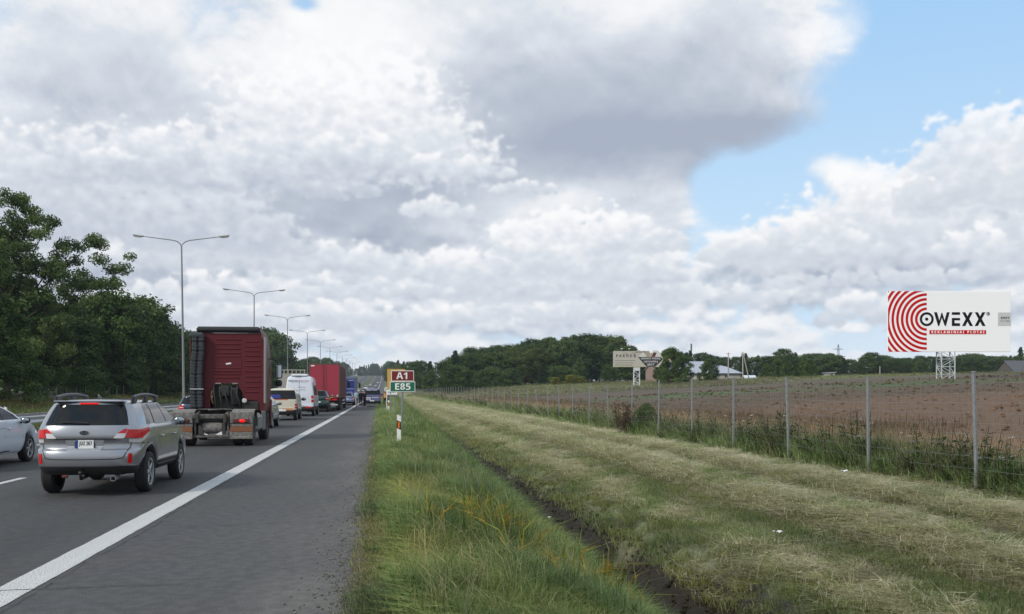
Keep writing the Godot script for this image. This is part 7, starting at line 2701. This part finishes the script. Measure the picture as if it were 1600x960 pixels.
	part(o, "intake_hood", hood, duct)
	var strap := Geo.new()
	strap.box(Vector3(-1.01, 1.80, zb + 0.31), Vector3(0.46, 0.035, 0.02), 0.005)
	part(o, "duct_strap", strap, mat("chrome", Color()))
	# engine and clutter in the opening
	var en := Geo.new()
	en.box(Vector3(-0.06, 1.45, zb - 0.25), Vector3(1.0, 0.95, 0.3), 0.05)
	en.box(Vector3(-0.10, 1.72, zb + 0.02), Vector3(0.34, 0.40, 0.25), 0.05)
	en.box(Vector3(0.2, 1.55, zb + 0.0), Vector3(0.26, 0.6, 0.2), 0.04)
	en.box(Vector3(0.75, 1.20, zb - 0.1), Vector3(0.6, 0.35, 0.3), 0.05)
	for k in 5:
		en.tube(PackedVector3Array([Vector3(-0.5 + k * 0.2, 1.9, zb + 0.02), Vector3(-0.45 + k * 0.19, 1.6, zb + 0.2), Vector3(-0.4 + k * 0.2, 1.25, zb + 0.1)]), PackedFloat32Array([0.03, 0.03, 0.03]), 6)
	part(o, "engine", en, mat("engine_dark", Color(0.022, 0.021, 0.020), 0.7))
	var hs := Geo.new()
	hs.tube(PackedVector3Array([Vector3(-0.52, 1.75, zb + 0.1), Vector3(-0.56, 1.55, zb + 0.14), Vector3(-0.5, 1.3, zb + 0.1)]), PackedFloat32Array([0.03, 0.03, 0.03]), 6)
	part(o, "hose", hs, mat("hose_yellow", Color(0.12, 0.075, 0.02), 0.7))
	var wl := Geo.new()
	wl.lathe([Vector2(0.0, -0.06), Vector2(0.07, -0.05), Vector2(0.085, 0.0), Vector2(0.07, 0.02), Vector2(0, 0.03)], Vector3(0.55, 1.40, zb + 0.12), Vector3.BACK, 14)
	part(o, "work_lamp", wl, mat("lamp_grey", Color(0.55, 0.56, 0.55), 0.3))
	for x in [-0.34, 0.22]:
		var hk := Geo.new()
		hk.box(Vector3(x, 2.0, zb + 0.03), Vector3(0.2, 0.03, 0.04), 0.008)
		part(o, "grab_bar", hk, mat("chrome", Color()))
	# cab sides: fairing strip, mirrors
	for s in [-1.0, 1.0]:
		var ff := Geo.new()
		ff.X = Transform3D(Basis(Vector3.UP, s * 0.05), Vector3(s * 1.225, 2.45, zb - 0.05))
		ff.box(Vector3(0, 0.0, 0), Vector3(0.05, 2.3, 0.5), 0.02)
		part(o, "side_fairing", ff, mat("fairing_pale", Color(0.30, 0.29, 0.29), 0.4) if s > 0 else red)
		var ma := Geo.new()
		ma.tube(PackedVector3Array([Vector3(s * 1.18, 2.95, zb - 1.9), Vector3(s * 1.42, 2.85, zb - 1.95), Vector3(s * 1.52, 2.6, zb - 1.95)]), PackedFloat32Array([0.03, 0.03, 0.03]), 6)
		ma.box(Vector3(s * 1.50, 2.45, zb - 1.95), Vector3(0.24, 0.52, 0.14), 0.05)
		ma.box(Vector3(s * 1.50, 2.02, zb - 1.95), Vector3(0.22, 0.24, 0.14), 0.05)
		var mi := part(o, "mirror", ma, black)
		var mg := Geo.new()
		mg.box(Vector3(s * 1.50, 2.45, zb - 1.875), Vector3(0.19, 0.45, 0.02), 0.008)
		part(mi, "mirror_glass", mg, mat("mirror_face", Color(0.35, 0.38, 0.40), 0.06, 0.9))
		var sw := Geo.new()
		sw.box(Vector3(s * 1.222, 2.55, zb - 1.55), Vector3(0.02, 0.75, 0.85), 0.008)
		part(o, "side_window", sw, mats["gloss_black"])
		var li := Geo.new()
		for k in 3:
			li.box(Vector3(s * 1.24, 2.0 - k * 0.23, zb + 0.05), Vector3(0.03, 0.06, 0.06), 0.012)
		part(o, "marker_light", li, mat("clear_lens", Color(0.62, 0.58, 0.58), 0.1, 0.1, 0.5))
	var ws := Geo.new()
	ws.box(Vector3(0, 2.65, zb - 2.24), Vector3(2.1, 0.95, 0.03), 0.01)
	part(o, "windshield", ws, mats["gloss_black"])
	var fb := Geo.new()
	fb.box(Vector3(0, 0.95, zb - 2.05), Vector3(2.44, 1.1, 0.5), 0.1)
	part(o, "front_bumper", fb, red)
	# chassis
	var ch := Geo.new()
	for s in [-1.0, 1.0]:
		ch.box(Vector3(s * 0.42, 0.88, -2.6), Vector3(0.09, 0.28, 5.4), 0.01)
	for z in [-0.15, -1.1, -2.0, -2.9]:
		ch.box(Vector3(0, 0.88, z), Vector3(0.84, 0.18, 0.12), 0.01)
	ch.box(Vector3(0, 0.62, -2.6), Vector3(0.5, 0.4, 3.6), 0.04)
	part(o, "frame", ch, mat("chassis_dark", Color(0.05, 0.047, 0.043), 0.85))
	var cb := Geo.new()
	cb.box(Vector3(0, 0.93, -0.06), Vector3(1.10, 0.15, 0.10), 0.025)
	cb.box(Vector3(0, 0.31, -0.10), Vector3(1.16, 0.09, 0.08), 0.02)
	for s in [-1.0, 1.0]:
		cb.box(Vector3(s * 0.50, 0.62, -0.08), Vector3(0.055, 0.62, 0.06), 0.01)
		cb.tube(PackedVector3Array([Vector3(s * 0.48, 0.98, -0.08), Vector3(s * 0.40, 1.06, -0.4), Vector3(s * 0.42, 1.02, -0.8)]), PackedFloat32Array([0.05, 0.05, 0.05]), 8)
	part(o, "rear_crossmember", cb, dirt)
	var fw := Geo.new()
	fw.lathe([Vector2(0.12, -0.03), Vector2(0.47, -0.03), Vector2(0.49, 0.0), Vector2(0.47, 0.03), Vector2(0.12, 0.03)], Vector3(0, 1.13, -0.95), Vector3.UP, 24)
	fw.box(Vector3(0, 1.04, -0.95), Vector3(0.8, 0.14, 0.4), 0.02)
	part(o, "fifth_wheel", fw, mat("fifth_wheel_steel", Color(0.085, 0.08, 0.075), 0.5, 0.4))
	for s in [-1.0, 1.0]:
		var rp := Geo.new()
		rp.X = Transform3D(Basis(Vector3.RIGHT, -0.2), Vector3(s * 0.30, 1.11, -0.42))
		rp.box(Vector3.ZERO, Vector3(0.30, 0.04, 0.5), 0.015)
		part(o, "guide_ramp", rp, dirt)
	var tk := Geo.new()
	tk.lathe([Vector2(0, -0.33), Vector2(0.12, -0.325), Vector2(0.17, -0.28), Vector2(0.185, -0.22), Vector2(0.185, 0.22), Vector2(0.17, 0.28), Vector2(0.12, 0.325), Vector2(0, 0.33)], Vector3(0.02, 0.58, -0.22), Vector3.RIGHT, 22)
	part(o, "air_tank", tk, dirt2)
	for s in [-1.0, 1.0]:
		var tr := Geo.new()
		tr.prism(PackedVector2Array([Vector2(s * 0.10, 0.36), Vector2(s * 0.32, 0.36), Vector2(s * 0.30, 0.47)]), -0.10, -0.085)
		part(o, "white_tab", tr, mat("sign_white", Color()))
	var pl := Geo.new()
	pl.box(Vector3(-0.32, 0.50, -0.10), Vector3(0.16, 0.3, 0.12), 0.02)
	pl.box(Vector3(0.36, 0.55, -0.12), Vector3(0.12, 0.36, 0.1), 0.02)
	part(o, "valve_block", pl, mat("chassis_dark", Color()))
	# rear mudguards, flaps and lamps
	for s in [-1.0, 1.0]:
		var mg := Geo.new()
		var rws := []
		for xx in [0.56, 0.58, 1.24, 1.26]:
			var line := PackedVector3Array()
			var sh := 0.03 if xx < 0.57 or xx > 1.25 else 0.0
			for k in 13:
				var a := PI * (0.02 + 0.96 * k / 12.0)
				line.append(Vector3(s * xx, 0.56 + (0.60 - sh) * sin(a), -0.62 + (0.60 - sh) * cos(a)))
			rws.append(line)
		mg.grid(rws, s < 0)
		part(o, "mudguard", mg, dirt2)
		var pn := Geo.new()
		pn.box(Vector3(s * 0.91, 0.90, 0.0), Vector3(0.70, 0.36, 0.05), 0.02)
		part(o, "lamp_panel", pn, dirt2)
		var lg := Geo.new()
		lg.box(Vector3(s * 0.91, 0.80, 0.035), Vector3(0.50, 0.12, 0.05), 0.02)
		var lm := part(o, "tail_light", lg, mat("lamp_dirty_red", Color(0.10, 0.02, 0.018), 0.5))
		var lb := Geo.new()
		lb.ball(Vector3(s * 0.91 + (0.03 if s > 0 else 0.06), 0.80, 0.062), Vector3(0.085, 0.045, 0.02), 12, 8)
		part(lm, "lit_lens", lb, glow_red("truck_lamp_red", 1.6))
		var f1 := Geo.new()
		f1.box(Vector3(s * 0.91, 0.535, 0.0), Vector3(0.68, 0.16, 0.03), 0.01)
		part(o, "orange_strip", f1, mat("flap_orange", Color(0.21, 0.085, 0.038), 0.8))
		var f2 := Geo.new()
		f2.box(Vector3(s * 0.91, 0.34, 0.0), Vector3(0.68, 0.22, 0.025), 0.008)
		f2.box(Vector3(s * 0.91, 0.66, 0.0), Vector3(0.68, 0.08, 0.025), 0.008)
		part(o, "mud_flap", f2, dirt2)
		if s > 0:
			var dm := Geo.new()
			for k in 7:
				dm.box(Vector3(0.72 + k * 0.065, 0.30 - 0.004 * (k % 3), 0.016), Vector3(0.035, 0.03, 0.006))
			part(o, "flap_marking", dm, mat("flap_white", Color(0.40, 0.40, 0.39), 0.7))
		for dx in [0.74, 1.07]:
			truck_wheel(o, Vector3(s * dx, 0.51, -0.62), 0.51, 0.29, s, dirt)
		truck_wheel(o, Vector3(s * 1.05, 0.51, -4.45), 0.51, 0.31, s, dirt)
		# tanks and steps along the side
		var ft := Geo.new()
		ft.box(Vector3(s * 0.95, 0.68, -2.15), Vector3(0.56, 0.62, 1.35), 0.12)
		part(o, "fuel_tank", ft, mat("tank_grey", Color(0.20, 0.20, 0.20), 0.5, 0.3))
		var sk := Geo.new()
		sk.box(Vector3(s * 1.20, 0.72, -3.2), Vector3(0.06, 0.66, 0.7), 0.02)
		part(o, "side_skirt", sk, dirt2)
		var fg := Geo.new()
		var r2 := []
		for xx in [0.85, 1.22]:
			var line := PackedVector3Array()
			for k in 11:
				var a := PI * k / 10.0
				line.append(Vector3(s * xx, 0.55 + 0.62 * sin(a), -4.45 + 0.62 * cos(a)))
			r2.append(line)
		fg.grid(r2, s < 0)
		part(o, "front_mudguard", fg, black)


func build_box_truck(called: String, label: String, at_: Vector3, L: float, body: Material, side: Material, deck: float, top_: float, W := 2.55) -> Node3D:
	var o := thing(called, label, "truck", at_)
	var g := Geo.new()
	g.box(Vector3(0, (deck + top_) / 2, -L / 2), Vector3(W - 0.03, top_ - deck, L - 0.04), 0.02)
	part(o, "cargo_box", g, side)
	var d := Geo.new()
	for s in [-1.0, 1.0]:
		d.box(Vector3(s * W * 0.245, (deck + top_) / 2, 0.0), Vector3(W * 0.485, top_ - deck - 0.1, 0.05), 0.015)
	part(o, "rear_door", d, body)
	var fr := Geo.new()
	for s in [-1.0, 1.0]:
		fr.box(Vector3(s * (W / 2 - 0.03), (deck + top_) / 2, 0.0), Vector3(0.07, top_ - deck, 0.07), 0.012)
	fr.box(Vector3(0, top_ - 0.03, 0), Vector3(W - 0.14, 0.07, 0.07), 0.012)
	fr.box(Vector3(0, deck + 0.02, 0), Vector3(W - 0.14, 0.10, 0.07), 0.012)
	part(o, "door_frame", fr, side)
	var hinge := Geo.new()
	for s in [-1.0, 1.0]:
		hinge.cyl(Vector3(s * 0.12, deck + 0.1, 0.04), Vector3(s * 0.12, top_ - 0.12, 0.04), 0.018, 0.018, 6)
	part(o, "lock_rod", hinge, side)
	var ch := Geo.new()
	ch.box(Vector3(0, deck - 0.18, -L / 2), Vector3(0.9, 0.3, L - 0.3), 0.02)
	part(o, "frame", ch, mat("chassis_dark", Color(0.05, 0.047, 0.043), 0.85))
	var ub := Geo.new()
	ub.box(Vector3(0, 0.52, -0.10), Vector3(W - 0.3, 0.14, 0.08), 0.02)
	part(o, "underrun_bar", ub, mat("bar_white", Color(0.46, 0.47, 0.47), 0.6))
	for s in [-1.0, 1.0]:
		var lg := Geo.new()
		lg.box(Vector3(s * (W / 2 - 0.42), deck - 0.16, 0.0), Vector3(0.5, 0.14, 0.06), 0.015)
		part(o, "tail_light", lg, red_lens())
	var yp := Geo.new()
	yp.box(Vector3(0.42, deck + 0.06, 0.045), Vector3(0.62, 0.13, 0.015), 0.003)
	part(o, "warning_plate", yp, mat("plate_yellow", Color(0.48, 0.30, 0.02), 0.5))
	lettered(o, Vector3(-0.2, deck - 0.16, 0.02), "", 0.5, 0.11)
	var wm := mat("road_dirt_steel", Color())
	for z in [-1.6, -2.9] if L < 9.0 else [-2.0, -3.3, -4.6]:
		for s in [-1.0, 1.0]:
			truck_wheel(o, Vector3(s * (W / 2 - 0.19), 0.5, z), 0.5, 0.34, s, wm)
	for s in [-1.0, 1.0]:
		var fl := Geo.new()
		fl.box(Vector3(s * (W / 2 - 0.19), 0.55, -0.95), Vector3(0.36, 0.6, 0.03), 0.005)
		part(o, "mud_flap", fl, mat("truck_black", Color()))
		truck_wheel(o, Vector3(s * (W / 2 - 0.19), 0.5, -L - 1.2), 0.5, 0.31, s, wm)
	# tractor in front of it
	var cab := Geo.new()
	cab.box(Vector3(0, 2.0, -L - 1.6), Vector3(2.44, 2.9, 2.0), 0.12)
	part(o, "cab", cab, side)
	for s in [-1.0, 1.0]:
		var ma := Geo.new()
		ma.tube(PackedVector3Array([Vector3(s * 1.2, 2.7, -L - 2.4), Vector3(s * 1.45, 2.65, -L - 2.45)]), PackedFloat32Array([0.03, 0.03]), 6)
		ma.box(Vector3(s * 1.5, 2.35, -L - 2.45), Vector3(0.24, 0.6, 0.14), 0.04)
		part(o, "mirror", ma, mat("truck_black", Color()))
		var sd := Geo.new()
		sd.box(Vector3(s * (W / 2 - 0.01), 0.85, -L * 0.62), Vector3(0.04, 0.12, L * 0.36), 0.01)
		sd.box(Vector3(s * (W / 2 - 0.01), 0.55, -L * 0.62), Vector3(0.04, 0.10, L * 0.36), 0.01)
		part(o, "side_guard", sd, mat("bar_white", Color()))
	return o


func build_trucks() -> void:
	build_tractor()
	var pink := mat("trailer_red", Color(0.33, 0.028, 0.052), 0.5)
	var curtain := mat("trailer_curtain", Color(0.13, 0.055, 0.048), 0.7)
	var o := build_box_truck("curtain_trailer", "crimson curtain-sided trailer truck with a white bar under its tail", at(-5.06, 83.5), 13.4, pink, curtain, 1.12, 4.02)
	for k in 13:
		var rg := Geo.new()
		rg.box(Vector3(1.272, 2.55, -0.8 - k * 1.0), Vector3(0.02, 2.7, 0.06), 0.006)
		part(o, "curtain_strap", rg, curtain)
	var wp := Geo.new()
	wp.box(Vector3(-0.98, 3.86, 0.045), Vector3(0.30, 0.11, 0.02), 0.004)
	part(o, "white_plate", wp, mat("sign_white", Color()))
	for q in [[-1.02, 1.45], [1.1, 1.30]]:
		var rd := Geo.new()
		rd.box(Vector3(q[0], q[1], 0.05), Vector3(0.14, 0.14, 0.02), 0.006)
		part(o, "marker_light", rd, mat("lamp_grey", Color()))
	o = build_box_truck("blue_truck", "blue box truck ahead of the crimson trailer with pale rows on its doors", at(-4.55, 113.0), 7.0, mat("truck_blue", Color(0.012, 0.032, 0.19), 0.45), mat("truck_blue_side", Color(0.10, 0.12, 0.2), 0.6), 1.0, 3.05, 2.4)
	var st := Geo.new()
	for q in [[0.75, 2.88, 0.62, 0.09], [0.70, 1.90, 0.80, 0.08], [0.62, 1.55, 0.5, 0.05], [0.75, 1.44, 0.66, 0.05], [0.66, 1.26, 0.6, 0.05]]:
		st.box(Vector3(q[0], q[1], 0.032), Vector3(q[2], q[3], 0.012), 0.002)
	part(o, "faded_writing", st, mat("print_pale", Color(0.30, 0.31, 0.36), 0.6))
	var pic := Geo.new()
	pic.prism(disc2(Vector2(0.22, 2.4), 0.25, 20), 0.026, 0.034)
	part(o, "dark_emblem", pic, mat("print_dark_blue", Color(0.03, 0.03, 0.10)))
	# pale lorry in the left lane: only its upper edge shows
	o = build_box_truck("pale_truck", "pale beige truck in the left lane, its slatted top showing above the white van", at(-8.55, 92.0), 8.0, mat("truck_beige", Color(0.36, 0.34, 0.30), 0.7), mat("truck_beige_side", Color(0.30, 0.28, 0.25), 0.7), 1.05, 3.35)
	for k in 7:
		var sl := Geo.new()
		sl.box(Vector3(-1.12 + k * 0.374, 3.48, 0.0), Vector3(0.08, 0.30, 0.06), 0.01)
		part(o, "top_slat", sl, mat("truck_slat", Color(0.42, 0.40, 0.36), 0.7))
	var rail := Geo.new()
	rail.box(Vector3(0, 3.66, 0.0), Vector3(2.5, 0.07, 0.07), 0.01)
	part(o, "top_rail", rail, mats["truck_slat"])


# ---------------------------------------------------------------- people
# The body is one surface round a skeleton: the smooth union of tapered capsules, meshed as surface nets.
func body_mesh(g: Geo, bones: Array, cell: float, blend: float) -> void:
	var lo := Vector3.INF
	var hi := -Vector3.INF
	for b in bones:
		for k in 2:
			var p: Vector3 = b[k]
			var r: float = b[2 + k] + cell * 2.5
			lo = lo.min(p - Vector3.ONE * r)
			hi = hi.max(p + Vector3.ONE * r)
	var n := Vector3i(((hi - lo) / cell).ceil()) + Vector3i.ONE
	var f := PackedFloat32Array()
	f.resize(n.x * n.y * n.z)
	f.fill(1.0)
	var who := PackedInt32Array()
	who.resize(n.x * n.y * n.z)
	var best := PackedFloat32Array()
	best.resize(n.x * n.y * n.z)
	best.fill(9.0)
	for bi in bones.size():
		var b: Array = bones[bi]
		var p0: Vector3 = b[0]
		var p1: Vector3 = b[1]
		var reach: float = maxf(b[2], b[3]) + blend * 3.0 + cell * 2.0
		var a := Vector3i(((p0.min(p1) - Vector3.ONE * reach - lo) / cell).floor()).clamp(Vector3i.ZERO, n - Vector3i.ONE)
		var c := Vector3i(((p0.max(p1) + Vector3.ONE * reach - lo) / cell).ceil()).clamp(Vector3i.ZERO, n - Vector3i.ONE)
		var d := p1 - p0
		var dd := maxf(d.length_squared(), 1e-8)
		for z in range(a.z, c.z + 1):
			for y in range(a.y, c.y + 1):
				for x in range(a.x, c.x + 1):
					var p := lo + Vector3(x, y, z) * cell
					var t := clampf((p - p0).dot(d) / dd, 0.0, 1.0)
					var q: Vector3 = (p - p0 - d * t) * b[5]
					var dist: float = q.length() - lerpf(b[2], b[3], t)
					var i := (z * n.y + y) * n.x + x
					var h := maxf(blend - absf(dist - f[i]), 0.0) / blend
					f[i] = minf(dist, f[i]) - h * h * blend * 0.25
					if dist < best[i]:
						best[i] = dist
						who[i] = bi
	var ids := {}
	for z in n.z - 1:
		for y in n.y - 1:
			for x in n.x - 1:
				var i := (z * n.y + y) * n.x + x
				var sum := Vector3.ZERO
				var cnt := 0
				var inside := 0
				for e in 12:
					var ax := e >> 2
					var o := Vector3i.ZERO
					o[(ax + 1) % 3] = e & 1
					o[(ax + 2) % 3] = (e >> 1) & 1
					var o2 := o
					o2[ax] = 1
					var fa := f[i + (o.z * n.y + o.y) * n.x + o.x]
					var fb := f[i + (o2.z * n.y + o2.y) * n.x + o2.x]
					if (fa < 0.0) != (fb < 0.0):
						sum += Vector3(o).lerp(Vector3(o2), fa / (fa - fb))
						cnt += 1
				if cnt:
					var p := lo + (Vector3(x, y, z) + sum / cnt) * cell
					var gr := Vector3(f[mini(i + 1, f.size() - 1)] - f[i], f[mini(i + n.x, f.size() - 1)] - f[i], f[mini(i + n.x * n.y, f.size() - 1)] - f[i])
					g.col = bones[who[i]][4]
					ids[i] = g.vert(p, gr.normalized())
	var st := [1, n.x, n.x * n.y]
	for i in ids:
		var x: int = i % n.x
		var y: int = (i / n.x) % n.y
		var z: int = i / (n.x * n.y)
		for ax in 3:
			var u: int = st[(ax + 1) % 3]
			var v: int = st[(ax + 2) % 3]
			var c := [x, y, z]
			if c[(ax + 1) % 3] == 0 or c[(ax + 2) % 3] == 0:
				continue
			var fa := f[i]
			var fb := f[i + st[ax]]
			if (fa < 0.0) == (fb < 0.0):
				continue
			if not (ids.has(i - u) and ids.has(i - v) and ids.has(i - u - v)):
				continue
			var q := [ids[i], ids[i - u], ids[i - u - v], ids[i - v]]
			if fa < 0.0:
				g.face(q[0], q[1], q[2]); g.face(q[0], q[2], q[3])
			else:
				g.face(q[0], q[2], q[1]); g.face(q[0], q[3], q[2])


# a standing person; c: colours jacket, trousers, skin, hair; arms: elbow and hand of the left then the right arm
func person(label: String, at_: Vector3, turn: float, tall: float, c: Dictionary, arms: Array, stride := 0.06, lean := 0.0) -> Node3D:
	var o := thing("person", label, "person", at_, turn)
	var k := tall / 1.76
	var g := Geo.new()
	var bones := []
	var one := Vector3.ONE
	var bone := func(a: Vector3, b: Vector3, r0: float, r1: float, col: Color, sq := Vector3.ONE) -> void:
		bones.append([a * k, b * k, r0 * k, r1 * k, col, sq])
	var top_ := Vector3(0, 1.42, -lean)
	for s in [-1.0, 1.0]:
		var hip := Vector3(s * 0.095, 0.92, 0)
		var knee := Vector3(s * 0.11, 0.50, -0.02 - s * stride)
		var ank := Vector3(s * 0.12, 0.09, 0.03 - s * stride * 1.6)
		bone.call(hip, knee, 0.092, 0.066, c.trousers)
		bone.call(knee, ank, 0.064, 0.048, c.trousers)
		bone.call(ank + Vector3(0, -0.045, 0.03), ank + Vector3(s * 0.02, -0.055, -0.16), 0.042, 0.034, c.shoes)
	bone.call(Vector3(0, 0.95, 0), Vector3(0, 1.08, -lean * 0.3), 0.135, 0.135, c.jacket, Vector3(0.85, 1, 1.15))
	bone.call(Vector3(0, 1.10, -lean * 0.4), Vector3(0, 1.33, -lean * 0.9), 0.14, 0.145, c.jacket, Vector3(0.82, 1, 1.2))
	bone.call(Vector3(-0.14, 1.41, -lean), Vector3(0.14, 1.41, -lean), 0.07, 0.07, c.jacket)
	bone.call(top_, top_ + Vector3(0, 0.12, -0.01), 0.052, 0.05, c.skin)
	var head := top_ + Vector3(0, 0.205, -0.02)
	bone.call(head + Vector3(0, -0.03, -0.01), head + Vector3(0, 0.04, 0.01), 0.078, 0.088, c.skin, Vector3(1.1, 0.95, 0.95))
	for i in 2:
		var s := -1.0 if i == 0 else 1.0
		var sh := Vector3(s * 0.19, 1.40, -lean)
		var el: Vector3 = arms[i][0]
		var ha: Vector3 = arms[i][1]
		bone.call(sh, el, 0.056, 0.045, c.jacket)
		bone.call(el, ha, 0.045, 0.032, c.jacket)
	body_mesh(g, bones, 0.026, 0.05)
	# hands: palm and five bent fingers, on a finer grid
	for i in 2:
		var s := -1.0 if i == 0 else 1.0
		var el: Vector3 = arms[i][0]
		var ha: Vector3 = arms[i][1]
		var d := (ha - el).normalized()
		var side := d.cross(Vector3(s, 0, 0.2)).normalized()
		var palm := side.cross(d).normalized()
		var hb := []
		hb.append([ha * k, (ha + d * 0.045) * k, 0.026 * k, 0.026 * k, c.skin, one])
		hb.append([(ha + d * 0.03 + side * 0.024) * k, (ha + d * 0.085 + side * 0.026) * k, 0.017 * k, 0.016 * k, c.skin, one])
		hb.append([(ha + d * 0.03 - side * 0.024) * k, (ha + d * 0.085 - side * 0.026) * k, 0.017 * k, 0.016 * k, c.skin, one])
		for q in 4:
			var w := side * (0.033 - 0.022 * q)
			var ln: float = [0.036, 0.042, 0.039, 0.030][q]
			var a := ha + d * 0.088 + w
			var b := a + (d * 0.85 + palm * 0.5).normalized() * ln
			hb.append([a * k, b * k, 0.0095 * k, 0.009 * k, c.skin, one])
			hb.append([b * k, (b + (d * 0.5 + palm * 0.85).normalized() * ln * 0.85) * k, 0.009 * k, 0.0075 * k, c.skin, one])
		var th := ha + d * 0.02 + side * 0.036
		hb.append([th * k, (th + (d * 0.7 + side * 0.7).normalized() * 0.045) * k, 0.012 * k, 0.010 * k, c.skin, one])
		hb.append([(th + (d * 0.7 + side * 0.7).normalized() * 0.045) * k, (th + (d * 0.7 + side * 0.7).normalized() * 0.045 + (d * 0.95 + palm * 0.3).normalized() * 0.03) * k, 0.010 * k, 0.008 * k, c.skin, one])
		body_mesh(g, hb, 0.006, 0.010)
	part(o, "body", g, tinted_mat("person_surface", 0.85))
	# hair, eyes, nose, ears
	var hg := Geo.new()
	var hc := head * k + Vector3(0, 0.035, 0.012) * k
	hg.ball(hc, Vector3(0.088, 0.088, 0.102) * k, 14, 9)
	part(o, "hair", hg, mat("hair_" + c.hair_name, c.hair, 0.8))
	var fg := Geo.new()
	for s in [-1.0, 1.0]:
		fg.ball((head + Vector3(s * 0.032, 0.012, -0.086)) * k, Vector3(0.013, 0.008, 0.008) * k, 8, 5)
	part(o, "eyes", fg, mat("eye_dark", Color(0.03, 0.025, 0.02), 0.3))
	var ng := Geo.new()
	ng.ball((head + Vector3(0, -0.012, -0.098)) * k, Vector3(0.014, 0.024, 0.018) * k, 8, 6)
	for s in [-1.0, 1.0]:
		ng.ball((head + Vector3(s * 0.082, 0.0, 0.0)) * k, Vector3(0.012, 0.03, 0.02) * k, 8, 6)
	part(o, "nose_and_ears", ng, mat("skin", c.skin, 0.6))
	var mg := Geo.new()
	mg.ball((head + Vector3(0, -0.052, -0.088)) * k, Vector3(0.022, 0.005, 0.006) * k, 8, 5)
	part(o, "mouth", mg, mat("lip", Color(0.22, 0.08, 0.07), 0.6))
	if c.has("vest"):
		var vg := Geo.new()
		for s in [-1.0, 1.0]:
			var rows := []
			for j in 7:
				var t := j / 6.0
				var line := PackedVector3Array()
				for q in 9:
					var a := (q / 8.0 - 0.5) * PI * 1.9
					var rad := Vector2(0.175 + 0.018 * sin(t * PI), 0.145)
					line.append(Vector3(sin(a) * rad.x, lerpf(0.93, 1.45, t), s * cos(a) * rad.y - lean * t) * k)
				rows.append(line)
			vg.grid(rows, s < 0)
		var v := part(o, "vest", vg, mat("vest_" + str(c.vest), c.vest, 0.7))
		var bg := Geo.new()
		for y in [1.05, 1.22]:
			bg.lathe([Vector2(0.196, -0.02), Vector2(0.196, 0.02)], Vector3.ZERO, Vector3.UP, 24)
			for q in range(bg.v.size() - 50, bg.v.size()):
				bg.v[q] = Vector3(bg.v[q].x * 1.0, bg.v[q].y + y, bg.v[q].z * 0.82) * k
		part(v, "reflective_band", bg, mat("vest_band", Color(0.6, 0.6, 0.56), 0.3))
	return o


func build_people() -> void:
	var skin := Color(0.42, 0.25, 0.17)
	var down := [[Vector3(-0.25, 1.12, 0.03), Vector3(-0.25, 0.88, -0.04)], [Vector3(0.25, 1.12, 0.03), Vector3(0.25, 0.88, -0.04)]]
	var bent := [[Vector3(-0.26, 1.13, 0.02), Vector3(-0.12, 1.12, -0.20)], [Vector3(0.26, 1.13, 0.02), Vector3(0.14, 1.16, -0.20)]]
	person("person in dark clothes standing at the purple van's left rear corner", at(-2.42, 102.4), 0.2, 1.78, {"jacket": Color(0.016, 0.018, 0.024), "trousers": Color(0.014, 0.015, 0.02), "skin": skin, "hair": Color(0.02, 0.015, 0.012), "hair_name": "dark", "shoes": Color(0.45, 0.45, 0.44)}, bent)
	person("person in black with hands together, close beside the purple van", at(-2.05, 103.0), -0.9, 1.70, {"jacket": Color(0.022, 0.018, 0.022), "trousers": Color(0.018, 0.018, 0.02), "skin": skin, "hair": Color(0.05, 0.03, 0.02), "hair_name": "brown", "shoes": Color(0.35, 0.35, 0.34)}, bent, 0.03)
	person("person in a pale top walking on the lane line beside the queue", at(-2.95, 104.5), 0.5, 1.74, {"jacket": Color(0.45, 0.55, 0.56), "trousers": Color(0.34, 0.28, 0.30), "skin": skin, "hair": Color(0.08, 0.05, 0.03), "hair_name": "light", "shoes": Color(0.03, 0.03, 0.03)}, down, 0.14)
	person("person in an orange vest and dark trousers on the verge right of the van", at(0.12, 103.5), 2.6, 1.76, {"jacket": Color(0.03, 0.03, 0.04), "trousers": Color(0.02, 0.02, 0.028), "skin": skin, "hair": Color(0.03, 0.02, 0.015), "hair_name": "dark", "shoes": Color(0.02, 0.02, 0.02), "vest": Color(0.62, 0.22, 0.02)}, down, 0.05)
	person("person in a yellow vest behind the one in orange right of the van", at(0.42, 105.2), -1.2, 1.72, {"jacket": Color(0.035, 0.035, 0.05), "trousers": Color(0.02, 0.02, 0.03), "skin": skin, "hair": Color(0.05, 0.03, 0.02), "hair_name": "brown", "shoes": Color(0.02, 0.02, 0.02), "vest": Color(0.50, 0.42, 0.03)}, bent, 0.04)
